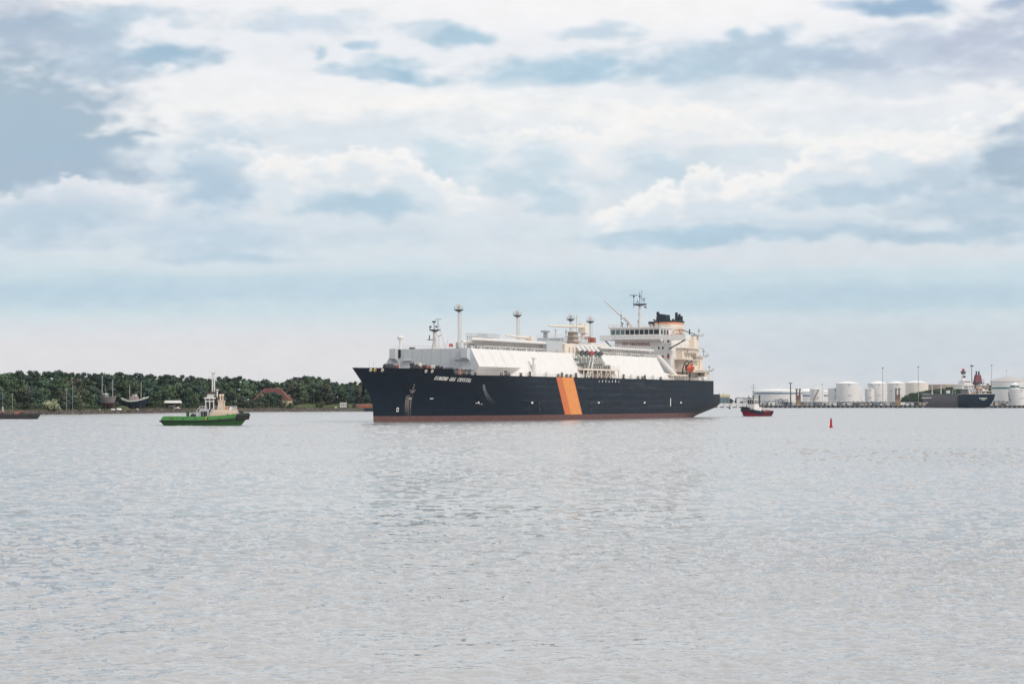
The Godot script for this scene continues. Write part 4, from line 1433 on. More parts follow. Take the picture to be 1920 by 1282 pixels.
# ---------------------------------------------------------------- smaller craft
# a hull through levels [height, half beam, stern z, bow z, rise at the bow, rise at the stern, stern fullness, bow power]
func hull_levels(levels: Array, thick := 0.0) -> Array:
	var rows := []
	for q in levels:
		var l := PackedVector3Array()
		for k in 25:
			var t := k / 24.0
			t = 1.0 - pow(1.0 - t, 1.35)
			var w := 1.0
			if t > 0.5:
				w = 1.0 - pow((t - 0.5) / 0.5, q[7])
			elif t < 0.4:
				w = q[6] + (1.0 - q[6]) * (1.0 - pow((0.4 - t) / 0.4, 2.0))
			l.append(Vector3(maxf(q[1] * w + (thick if w > 0.01 else thick), 0.0), q[0] + q[4] * pow(maxf(0.0, (t - 0.35) / 0.65), 2.0) + q[5] * pow(maxf(0.0, (0.4 - t) / 0.4), 2.0), lerpf(q[2], q[3], t)))
		rows.append(l)
	return rows

func close_stern(b: MB, rows: Array) -> void:
	for r in rows.size() - 1:
		var p: Vector3 = rows[r][0]
		var q: Vector3 = rows[r + 1][0]
		b.quad(p, q, Vector3(-q.x, q.y, q.z), Vector3(-p.x, p.y, p.z), Vector3(0, 0, -1))

func deck_over(b: MB, row: PackedVector3Array, drop := 0.0) -> void:
	for k in row.size() - 1:
		var p := row[k] - Vector3(0, drop, 0)
		var q := row[k + 1] - Vector3(0, drop, 0)
		b.quad(p, q, Vector3(-q.x, q.y, q.z), Vector3(-p.x, p.y, p.z), Vector3.UP)

func panel(x0: float, x1: float, y0: float, y1: float, z0: float, z1: float, called: String, m: Material, o: Node3D, inset := 0.0) -> MeshInstance3D:
	var b := MB.new()
	b.box(x0, x1, y0, y1, z0, z1, inset)
	return part(b, called, m, o)

func build_green_tug() -> void:
	var o := thing("tugboat", "green hulled harbour tugboat with cream deckhouse and tall white mast", "tugboat", Vector3(-105.7, 0, -653), deg_to_rad(87.0))
	var lo := hull_levels([[-0.6, 4.0, 1.4, 23.6, 0.2, 0.0, 0.75, 2.4], [0.3, 4.7, 0.7, 24.6, 0.5, 0.0, 0.8, 2.6], [1.25, 5.2, 0.1, 25.7, 0.95, 0.0, 0.85, 2.8]])
	var hi := hull_levels([[1.25, 5.2, 0.1, 25.7, 0.95, 0.0, 0.85, 2.8], [2.0, 5.15, 0.45, 26.0, 1.1, 0.0, 0.85, 2.9], [2.65, 5.05, 0.9, 26.3, 1.25, 0.05, 0.85, 3.0]])
	var b := MB.new()
	both_sides(b, lo)
	close_stern(b, lo)
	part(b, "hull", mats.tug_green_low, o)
	b = MB.new()
	both_sides(b, hi)
	close_stern(b, hi)
	part(b, "bulwark", mats.tug_green, o)
	b = MB.new()
	deck_over(b, hi[2], 0.95)
	part(b, "deck", mats.tug_deck, o)
	b = MB.new()
	var st := hull_levels([[1.02, 5.25, 0.0, 25.7, 0.95, 0.0, 0.85, 2.8], [1.12, 5.45, -0.15, 25.9, 0.95, 0.0, 0.85, 2.8], [1.42, 5.45, -0.15, 25.9, 0.95, 0.0, 0.85, 2.8], [1.52, 5.2, 0.0, 25.7, 0.95, 0.0, 0.85, 2.8]])
	both_sides(b, st)
	part(b, "rubbing_strake", mats.rubber, o)
	b = MB.new()
	for row in [hull_levels([[1.75, 5.0, 0.4, 25.9, 0.55, 0.0, 0.85, 2.9]])[0], hull_levels([[2.5, 5.1, 0.4, 26.1, 0.55, 0.0, 0.85, 2.9]])[0]]:
		for k in range(19, 24):
			for s in [-1, 1]:
				b.bar(Vector3(row[k].x * s, row[k].y, row[k].z), Vector3(row[k + 1].x * s, row[k + 1].y, row[k + 1].z), 0.62, -1.0, 10)
	part(b, "bow_fender", mats.rubber, o)
	for k in 5:
		var z := 3.6 + k * 3.6
		panel(-5.3, -5.1, 1.9, 2.2, z, z + 0.35, "freeing_port", mats.black, o)
	panel(-5.24, -5.1, 1.5, 2.8, 14.0, 14.3, "draught_mark", mats.mark_yellow, o)
	# deckhouse with raked ends
	b = MB.new()
	b.hexa([Vector3(-3.5, 1.7, 14.4), Vector3(3.5, 1.7, 14.4), Vector3(2.1, 1.7, 23.0), Vector3(-2.1, 1.7, 23.0), Vector3(-3.3, 4.7, 16.0), Vector3(3.3, 4.7, 16.0), Vector3(2.0, 4.7, 22.4), Vector3(-2.0, 4.7, 22.4)])
	var house := part(b, "deckhouse", mats.tug_cream, o)
	for z in [20.2, 21.9]:
		b = MB.new()
		b.bar(Vector3(-3.5 + (z - 15.0) * 0.16, 3.3, z), Vector3(-2.0, 3.3, z), 0.2, -1.0, 10)
		part(b, "porthole", mats.black, house)
	b = MB.new()
	b.box(-3.0, 3.0, 1.7, 4.9, 11.6, 14.6, 0.1)
	var aft := part(b, "winch_house", mats.tug_grey, o)
	for z in [12.5, 13.2, 13.8]:
		panel(-3.06, -2.9, 2.6, 4.2, z - 0.25, z + 0.25, "window", mats.glass, aft)
	for s in [-1, 1]:
		b = MB.new()
		b.bar(Vector3(s * 3.4, 1.8, 14.4), Vector3(s * 2.8, 5.0, 15.7), 0.3, -1.0, 4)
		b.bar(Vector3(s * 3.4, 1.8, 11.0), Vector3(s * 2.8, 5.0, 12.2), 0.25, -1.0, 4)
		part(b, "frame_leg", mats.tug_grey, o)
	# wheelhouse: dark glass between white posts
	b = MB.new()
	b.box(-2.1, 2.1, 4.9, 8.0, 13.5, 15.8)
	var wh := part(b, "wheelhouse", mats.glass, o)
	for x in [-2.15, 0.0, 2.15]:
		for z in [13.45, 14.65, 15.85]:
			if absf(x) > 1.0 or absf(z - 14.65) > 1.0:
				b = MB.new()
				b.bar(Vector3(x, 4.7, z), Vector3(x, 8.1, z), 0.16, -1.0, 4)
				part(b, "window_post", mats.white, wh)
	panel(-2.3, 2.3, 7.1, 7.4, 13.3, 16.0, "sill", mats.white, wh)
	panel(-2.6, 2.6, 8.0, 8.4, 13.0, 16.3, "roof", mats.white, wh)
	panel(-1.9, 1.9, 8.4, 9.4, 13.7, 15.9, "top_house", mats.tug_grey, o, 0.25)
	b = MB.new()
	b.box(-1.7, 1.7, 9.4, 10.1, 13.8, 16.0, 0.2)
	b.bar(Vector3(-1.5, 8.4, 13.4), Vector3(-1.5, 10.3, 13.6), 0.14)
	b.bar(Vector3(1.5, 8.4, 13.4), Vector3(1.5, 10.3, 13.6), 0.14)
	part(b, "fire_monitor_deck", mats.tug_brown, o)
	# lattice mast
	b = MB.new()
	for x in [-0.4, 0.4]:
		for z in [15.0, 15.75]:
			b.bar(Vector3(x, 8.4, z), Vector3(x * 0.7, 15.9, 15.37 + (z - 15.37) * 0.75), 0.1, -1.0, 5)
	for k in 9:
		var y := 10.2 + k * 0.65
		b.bar(Vector3(-0.36, y, 15.0), Vector3(-0.36, y, 15.75), 0.06, -1.0, 4)
		b.bar(Vector3(0.36, y, 15.0), Vector3(0.36, y, 15.75), 0.06, -1.0, 4)
		b.bar(Vector3(-0.36, y, 15.0), Vector3(-0.36, y + 0.65, 15.75), 0.05, -1.0, 4)
	var mast := part(b, "mast", mats.white, o)
	b = MB.new()
	b.box(-0.9, 0.9, 15.8, 15.95, 14.4, 16.2)
	b.bar(Vector3(0, 15.9, 14.2), Vector3(0, 16.9, 14.0), 0.07, -1.0, 4)
	b.bar(Vector3(0, 15.9, 15.0), Vector3(0, 17.4, 15.0), 0.05, -1.0, 4)
	b.bar(Vector3(0, 15.9, 15.9), Vector3(0, 17.1, 16.2), 0.07, -1.0, 4)
	b.bar(Vector3(0, 14.6, 13.9), Vector3(0, 14.6, 16.4), 0.06, -1.0, 4)
	part(b, "antenna", mats.offwhite, mast)
	b = MB.new()
	b.bar(Vector3(0, 8.4, 16.4), Vector3(0, 10.6, 16.6), 0.3, 0.2)
	b.box(-0.9, 0.9, 10.6, 10.85, 16.3, 17.0)
	part(b, "radar_scanner", mats.white, o)
	b = MB.new()
	b.hexa([Vector3(-1.2, 4.9, 16.6), Vector3(1.2, 4.9, 16.6), Vector3(1.2, 4.9, 17.5), Vector3(-1.2, 4.9, 17.5), Vector3(-1.2, 9.0, 15.8), Vector3(1.2, 9.0, 15.8), Vector3(1.2, 8.8, 16.5), Vector3(-1.2, 8.8, 16.5)])
	part(b, "funnel_casing", mats.tug_brown, o)
	for q in [[-1.9, 17.2], [1.9, 17.2]]:
		b = MB.new()
		b.box(q[0] - 0.6, q[0] + 0.6, 4.7, 7.2, q[1], q[1] + 1.3, 0.08)
		b.box(q[0] - 0.7, q[0] + 0.7, 7.2, 7.5, q[1] - 0.1, q[1] + 1.4)
		b.lathe(Vector3(q[0], 7.5, q[1] + 0.65), [Vector2(0.25, 0), Vector2(0.25, 1.2), Vector2(0.45, 1.3), Vector2(0.4, 1.75), Vector2(0.05, 1.95)], 10)
		part(b, "funnel", mats.tug_cream, o)
	b = MB.new()
	b.rail([Vector3(-3.1, 4.7, 16.2), Vector3(-1.9, 4.7, 22.2), Vector3(1.9, 4.7, 22.2)], 1.0, 0.9, 0.05)
	b.rail([Vector3(-2.9, 4.9, 11.8), Vector3(-2.9, 4.9, 14.0)], 0.9, 0.7, 0.05)
	part(b, "railing", mats.offwhite, o)
	for q in [[17.9, 0.5, 0], [19.2, 0.9, 1], [20.6, 0.7, 0], [21.4, 0.6, 2]]:
		panel(-2.2, -1.2, 4.7, 4.9 + q[1], q[0], q[0] + 0.8, "deck_box", [mats.white, mats.orange_brown, mats.tug_grey][q[2]], o, 0.1)
	b = MB.new()
	b.bar(Vector3(-1.2, 2.8, 9.3), Vector3(1.2, 2.8, 9.3), 0.75, -1.0, 12)
	b.box(-1.7, 1.7, 1.7, 2.4, 8.4, 10.4)
	part(b, "towing_winch", mats.winch, o)
	b = MB.new()
	b.bar(Vector3(-0.6, 1.7, 7.6), Vector3(-0.6, 4.2, 7.6), 0.35, -1.0, 6)
	b.bar(Vector3(0.6, 1.7, 7.6), Vector3(0.6, 4.2, 7.6), 0.35, -1.0, 6)
	b.bar(Vector3(-0.9, 3.9, 7.6), Vector3(0.9, 3.9, 7.6), 0.2, -1.0, 6)
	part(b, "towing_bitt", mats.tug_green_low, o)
	b = MB.new()
	b.bar(Vector3(-0.8, 3.9, 24.0), Vector3(0.8, 3.9, 24.0), 0.7, -1.0, 12)
	b.box(-1.3, 1.3, 2.3, 3.4, 23.2, 24.8)
	part(b, "bow_winch", mats.winch, o)
	b = MB.new()
	b.cyl(Vector3(-3.7, 1.7, 11.0), 0.22, 2.6, 6)
	b.bar(Vector3(-3.7, 4.2, 11.0), Vector3(-3.7, 5.4, 11.8), 0.12)
	part(b, "deck_crane", mats.tug_grey, o)

func build_red_tug() -> void:
	var o := thing("tugboat", "red hulled tugboat with dark blue bow behind the big ship's stern", "tugboat", Vector3(125.6, 0, -1064), deg_to_rad(-36.0))
	var lo := hull_levels([[-0.5, 3.6, 0.6, 21.8, 0.0, 0.0, 0.8, 2.4], [0.8, 4.2, 0.2, 22.8, 0.6, 0.1, 0.85, 2.6], [1.7, 4.4, 0.0, 23.4, 1.2, 0.2, 0.88, 2.8]])
	var b := MB.new()
	both_sides(b, lo)
	close_stern(b, lo)
	part(b, "hull", mats.tug_red, o)
	var hi := hull_levels([[1.7, 4.4, 0.0, 23.4, 1.2, 0.2, 0.88, 2.8], [2.4, 4.4, -0.1, 23.8, 1.75, 0.35, 0.88, 3.0]])
	var aft := []
	var fore := []
	for r in hi:
		aft.append(r.slice(0, 8))
		fore.append(r.slice(7, 25))
	b = MB.new()
	both_sides(b, aft)
	close_stern(b, aft)
	part(b, "aft_bulwark", mats.tug_pink, o)
	b = MB.new()
	both_sides(b, fore)
	part(b, "bow_bulwark", mats.navy_plain, o)
	b = MB.new()
	var mid := hull_levels([[0.55, 4.16, 0.3, 22.75, 1.2, 0.1, 0.85, 2.6], [1.7, 4.47, 0.0, 23.45, 1.2, 0.2, 0.88, 2.8]])
	var cut := []
	for r in mid:
		cut.append(r.slice(10, 25))
	both_sides(b, cut)
	part(b, "bow_paint", mats.navy_plain, o)
	b = MB.new()
	deck_over(b, hi[1], 0.8)
	part(b, "deck", mats.tug_deck, o)
	b = MB.new()
	var row: PackedVector3Array = hull_levels([[1.75, 4.5, -0.1, 23.5, 1.25, 0.2, 0.88, 2.8]])[0]
	for k in 24:
		for s in [-1, 1]:
			b.bar(Vector3(row[k].x * s, row[k].y, row[k].z), Vector3(row[k + 1].x * s, row[k + 1].y, row[k + 1].z), 0.2, -1.0, 6)
	part(b, "rubbing_strake", mats.rubber, o)
	b = MB.new()
	for q in [2.2, 3.4]:
		row = hull_levels([[q, 4.2, 0.4, 23.6, 0.9, 0.0, 0.85, 2.9]])[0]
		for k in range(19, 24):
			for s in [-1, 1]:
				b.bar(Vector3(row[k].x * s, row[k].y, row[k].z), Vector3(row[k + 1].x * s, row[k + 1].y, row[k + 1].z), 0.42, -1.0, 8)
	part(b, "bow_fender", mats.rubber, o)
	for k in 3:
		b = MB.new()
		b.bar(Vector3(4.45, 1.9, 2.5 + k * 2.0), Vector3(4.75, 1.9, 2.5 + k * 2.0), 0.6, -1.0, 10)
		part(b, "tyre_fender", mats.rubber, o)
	panel(-2.8, 2.8, 2.0, 4.4, 10.0, 17.2, "deckhouse", mats.white, o, 0.12)
	panel(-2.3, 2.3, 4.4, 6.0, 11.4, 16.0, "deckhouse", mats.offwhite, o, 0.1)
	b = MB.new()
	b.box(-1.8, 1.8, 6.0, 7.9, 12.0, 15.6)
	var wh := part(b, "wheelhouse", mats.glass, o)
	for x in [-1.8, -0.6, 0.6, 1.8]:
		for z in [12.0, 15.6]:
			b = MB.new()
			b.bar(Vector3(x, 6.3, z), Vector3(x, 8.2, z), 0.16, -1.0, 4)
			part(b, "window_post", mats.white, wh)
	for z in [13.3, 14.6]:
		for x in [-1.8, 1.8]:
			b = MB.new()
			b.bar(Vector3(x, 6.0, z), Vector3(x, 8.2, z), 0.16, -1.0, 4)
			part(b, "window_post", mats.white, wh)
	panel(-2.0, 2.0, 7.9, 8.3, 11.8, 15.9, "roof", mats.offwhite, wh)
	for s in [-1, 1]:
		b = MB.new()
		b.bar(Vector3(s * 1.7, 4.6, 10.4), Vector3(s * 1.7, 9.6, 10.0), 0.42, -1.0, 8)
		b.bar(Vector3(s * 1.7, 9.6, 10.0), Vector3(s * 1.7, 10.3, 9.9), 0.46, -1.0, 8)
		part(b, "funnel", mats.winch, o)
		b = MB.new()
		b.cyl(Vector3(s * 1.2, 8.5, 15.0), 0.35, 0.7, 8)
		b.bar(Vector3(s * 1.2, 9.2, 15.0), Vector3(s * 1.2, 9.8, 16.0), 0.2)
		part(b, "fire_monitor", mats.winch, o)
	b = MB.new()
	b.bar(Vector3(0, 8.5, 13.0), Vector3(0, 15.2, 13.0), 0.17, 0.1)
	b.bar(Vector3(-1.1, 13.8, 13.0), Vector3(1.1, 13.8, 13.0), 0.08, -1.0, 4)
	b.bar(Vector3(-0.9, 8.5, 12.0), Vector3(0, 12.0, 13.0), 0.1, -1.0, 4)
	b.bar(Vector3(0.9, 8.5, 12.0), Vector3(0, 12.0, 13.0), 0.1, -1.0, 4)
	b.box(-0.3, 0.3, 11.8, 12.4, 12.8, 13.3)
	b.box(-0.25, 0.25, 15.0, 15.5, 12.8, 13.2)
	b.bar(Vector3(-1.1, 13.8, 13.0), Vector3(-1.1, 14.6, 13.0), 0.09, -1.0, 4)
	b.bar(Vector3(1.1, 13.8, 13.0), Vector3(1.1, 14.5, 13.0), 0.09, -1.0, 4)
	part(b, "mast", mats.winch_light, o)
	b = MB.new()
	b.bar(Vector3(-1.0, 3.9, 20.4), Vector3(1.0, 3.9, 20.4), 0.6, -1.0, 10)
	part(b, "bow_winch", mats.winch, o)
	b = MB.new()
	b.bar(Vector3(0.9, 2.0, 21.4), Vector3(0.9, 5.4, 21.4), 0.18)
	part(b, "bow_staff", mats.winch, o)
	b = MB.new()
	b.bar(Vector3(-0.9, 2.4, 7.4), Vector3(0.9, 2.4, 7.4), 0.6, -1.0, 10)
	b.bar(Vector3(2.6, 4.4, 9.6), Vector3(3.6, 2.2, 8.0), 0.22)
	part(b, "towing_winch", mats.cream, o)
	panel(-3.9, 3.9, 2.3, 3.0, 3.4, 6.2, "towing_frame", mats.tug_pink, o, 0.15)

func build_buoy() -> void:
	var o := thing("channel_buoy", "red pillar buoy floating alone on open water at the right", "buoy", at(1558.5, 598))
	var b := MB.new()
	b.lathe(Vector3(0, -0.5, 0), [Vector2(0.1, 0), Vector2(0.52, 0.05), Vector2(0.55, 0.62), Vector2(0.46, 0.8), Vector2(0.3, 0.95)], 18)
	part(b, "float", mats.buoy_red, o)
	b = MB.new()
	b.lathe(Vector3(0, 0.42, 0), [Vector2(0.33, 0), Vector2(0.3, 0.5), Vector2(0.27, 1.6), Vector2(0.24, 1.9), Vector2(0.0, 1.94)], 16)
	part(b, "pillar", mats.buoy_red, o)
	b = MB.new()
	b.lathe(Vector3(0, 2.34, 0), [Vector2(0.13, 0), Vector2(0.15, 0.06), Vector2(0.13, 0.28), Vector2(0.0, 0.34)], 12)
	part(b, "lantern", mats.buoy_dark, o)
	var p := thing("channel_buoy", "small dark buoy with a pole near the white jetty", "buoy", at(1368.3, 2090))
	b = MB.new()
	b.lathe(Vector3(0, -0.4, 0), [Vector2(0.2, 0), Vector2(1.0, 0.1), Vector2(1.0, 1.3), Vector2(0.4, 1.7)], 12)
	part(b, "float", mats.black, p)
	b = MB.new()
	b.bar(Vector3(0, 1.2, 0), Vector3(0, 4.4, 0), 0.14)
	b.box(-0.3, 0.3, 4.1, 4.7, -0.3, 0.3)
	part(b, "pole", mats.winch, p)

func build_barge() -> void:
	var o := thing("work_barge", "low rusty dark work barge cut by the left picture edge", "barge", Vector3(-222.0, 0, -893), deg_to_rad(86.0))
	var lv := hull_levels([[-0.4, 4.6, 0.0, 26.0, 0.4, 0.3, 0.9, 5.0], [0.8, 5.0, -0.5, 26.9, 0.4, 0.4, 0.9, 5.0], [1.9, 5.0, -0.8, 27.3, 0.45, 0.5, 0.9, 5.0]])
	var b := MB.new()
	both_sides(b, lv)
	close_stern(b, lv)
	part(b, "hull", mats.barge, o)
	b = MB.new()
	deck_over(b, lv[2])
	part(b, "deck", mats.barge_deck, o)
	var r := RandomNumberGenerator.new()
	r.seed = 6
	for k in 9:
		var z := 1.0 + k * 2.7
		b = MB.new()
		b.box(-3.8, 3.8, 1.95, 2.4 + r.randf() * 0.9, z, z + 2.3, 0.25)
		part(b, "hatch", mats.barge_deck if k % 3 else mats.rust_pale, o)
	for z in [4.0, 12.0, 20.0, 24.5]:
		b = MB.new()
		b.cyl(Vector3(-4.2, 1.9, z), 0.2, 1.0, 8)
		b.cyl(Vector3(-4.2, 1.9, z + 0.8), 0.2, 1.0, 8)
		part(b, "bollard", mats.winch, o)
	b = MB.new()
	b.bar(Vector3(-1, 1.9, 11.6), Vector3(-1, 12.0, 11.6), 0.05, -1.0, 4)
	b.cyl(Vector3(-1, 1.9, 11.6), 0.6, 3.2, 8, 0.3)
	part(b, "mast", mats.winch_light, o)

func old_boat(o: Node3D, lv: Array, lower: Material, upper: Material, rail_m: Material, split: int) -> Array:
	var rows := hull_levels(lv)
	var b := MB.new()
	both_sides(b, rows.slice(0, split + 1))
	close_stern(b, rows.slice(0, split + 1))
	part(b, "hull", lower, o)
	b = MB.new()
	both_sides(b, rows.slice(split))
	close_stern(b, rows.slice(split))
	part(b, "topsides", upper, o)
	b = MB.new()
	deck_over(b, rows[-1], 0.5)
	part(b, "deck", rail_m, o)
	return rows

func build_beached_boats() -> void:
	var o := thing("beached_boat", "big old wooden boat with grey topsides and dark red bottom propped ashore", "boat", at(202.5, 1283, 3.2) + Vector3(-3.0, 0, 5.0), deg_to_rad(146.0))
	o.position = at(190, 1290, 3.2)
	o.rotation.y = deg_to_rad(52.0)
	old_boat(o, [[0.0, 0.5, 1.2, 9.4, 0.1, 0.0, 0.4, 2.0], [1.2, 2.2, 0.6, 10.2, 0.3, 0.0, 0.6, 2.2], [2.9, 3.1, 0.0, 11.0, 0.4, 0.1, 0.7, 2.4], [5.2, 3.4, -0.6, 12.2, 1.0, 0.4, 0.75, 2.6], [6.2, 3.4, -0.8, 12.6, 1.2, 0.5, 0.75, 2.6]], mats.boat_red, mats.boat_grey, mats.boat_grey, 2)
	panel(-1.6, 1.6, 6.0, 8.2, 1.5, 5.0, "wheelhouse", mats.boat_grey, o, 0.2)
	panel(-1.0, 1.0, 8.2, 8.8, 2.0, 4.4, "wheelhouse_top", mats.white, o, 0.15)
	for q in [[0.4, 19.6, 0.2], [3.6, 13.4, 0.1], [9.8, 17.2, 0.19]]:
		var b := MB.new()
		b.bar(Vector3(0, 5.8, q[0]), Vector3(0, q[1], q[0]), q[2], q[2] * 0.6, 6)
		part(b, "mast", mats.spar, o)
	for z in [2.5, 7.0]:
		for s in [-1, 1]:
			var b := MB.new()
			b.bar(Vector3(s * 3.6, -1.2, z), Vector3(s * 2.8, 2.4, z), 0.16)
			part(b, "prop", mats.bark, o)
	var p := thing("beached_boat", "dark blue fishing boat with white sheer stripe standing ashore beside the grey boat", "boat", at(228, 1316, 2.9), deg_to_rad(78.0))
	var rows := old_boat(p, [[0.0, 0.5, 2.2, 14.0, 0.5, 0.0, 0.4, 2.0], [1.4, 2.1, 1.0, 15.6, 0.9, 0.3, 0.5, 2.2], [3.4, 2.7, 0.2, 16.8, 2.2, 1.0, 0.5, 2.4], [4.0, 2.75, 0.0, 17.2, 2.5, 1.4, 0.5, 2.4], [4.9, 2.75, -0.3, 17.8, 2.7, 1.6, 0.5, 2.4]], mats.boat_blue, mats.boat_white, mats.boat_grey, 3)
	panel(-1.5, 1.5, 4.6, 7.4, 5.8, 10.4, "wheelhouse", mats.boat_pink, p, 0.15)
	panel(-1.2, 1.2, 7.4, 8.6, 7.0, 9.4, "wheelhouse_top", mats.boat_white, p, 0.15)
	for z in [7.6, 8.7]:
		panel(-1.16, -1.0, 7.6, 8.3, z - 0.35, z + 0.35, "window", mats.glass, p)
	for q in [[5.0, 14.4, 0.2], [9.9, 10.2, 0.1], [12.4, 16.2, 0.2]]:
		var b := MB.new()
		b.bar(Vector3(0, 4.4, q[0]), Vector3(0, q[1], q[0]), q[2], q[2] * 0.6, 6)
		part(b, "mast", mats.spar, p)
	panel(-0.8, 0.8, 5.2, 7.0, 14.0, 15.0, "winch", mats.boat_white, p)
	for z in [4.5, 9.0, 13.0]:
		var b := MB.new()
		b.bar(Vector3(-3.2, -0.9, z), Vector3(-2.2, 2.2, z), 0.16)
		part(b, "prop", mats.bark, p)

func dinghy(px: float, d: float, y: float, turn: float, size: float, label: String) -> void:
	var o := thing("dinghy", label, "dinghy", at(px, d, y), turn, "small white boats turned over on the bank")
	var b := MB.new()
	var rows := hull_levels([[0.0, 0.9, 0.0, 3.6, 0.0, 0.0, 0.7, 2.2], [0.5, 0.75, 0.15, 3.3, 0.0, 0.0, 0.7, 2.2], [0.85, 0.1, 0.4, 2.9, 0.0, 0.0, 0.5, 2.0]])
	both_sides(b, rows)
	close_stern(b, rows)
	part(b, "hull", mats.white, o)
	b = MB.new()
	b.box(-0.06, 0.06, 0.8, 1.0, 0.5, 2.9)
	part(b, "keel", mats.offwhite, o)
	o.scale = Vector3.ONE * size

func build_lifeboat() -> void:
	var basis := Basis(Vector3.UP, deg_to_rad(-25.5))
	var o := thing("lifeboat", "orange enclosed lifeboat slung at the port side of the big ship's stern", "lifeboat", Vector3(72.2, 0, -999.4) + basis * Vector3(20.6, 20.3, 21.2), deg_to_rad(-25.5))
	var b := MB.new()
	var lower := [[0.0, 0.3, 0.8, 6.4, 0.1, 0.1, 0.3, 2.0], [0.8, 1.15, 0.3, 7.2, 0.2, 0.2, 0.3, 2.2], [1.6, 1.5, 0.0, 7.7, 0.3, 0.3, 0.3, 2.2]]
	var rows := hull_levels(lower)
	both_sides(b, rows)
	close_stern(b, rows)
	part(b, "hull", mats.lifeboat, o)
	b = MB.new()
	rows = hull_levels([[1.6, 1.5, 0.0, 7.7, 0.3, 0.3, 0.3, 2.2], [2.5, 1.2, 0.6, 6.9, 0.1, 0.1, 0.3, 2.0], [3.1, 0.5, 1.2, 6.0, 0.0, 0.0, 0.3, 2.0], [3.2, 0.0, 1.4, 5.6, 0.0, 0.0, 0.3, 2.0]])
	both_sides(b, rows)
	part(b, "canopy", mats.lifeboat, o)
	panel(1.0, 1.5, 1.9, 2.3, 2.0, 5.6, "window_strip", mats.glass, o)
	panel(-0.6, 0.6, 3.0, 3.9, 1.4, 2.6, "steering_cupola", mats.lifeboat, o, 0.15)
	for z in [1.3, 6.3]:
		b = MB.new()
		b.bar(Vector3(0, 2.6, z), Vector3(0, 5.4, z), 0.1)
		part(b, "fall", mats.winch, o)

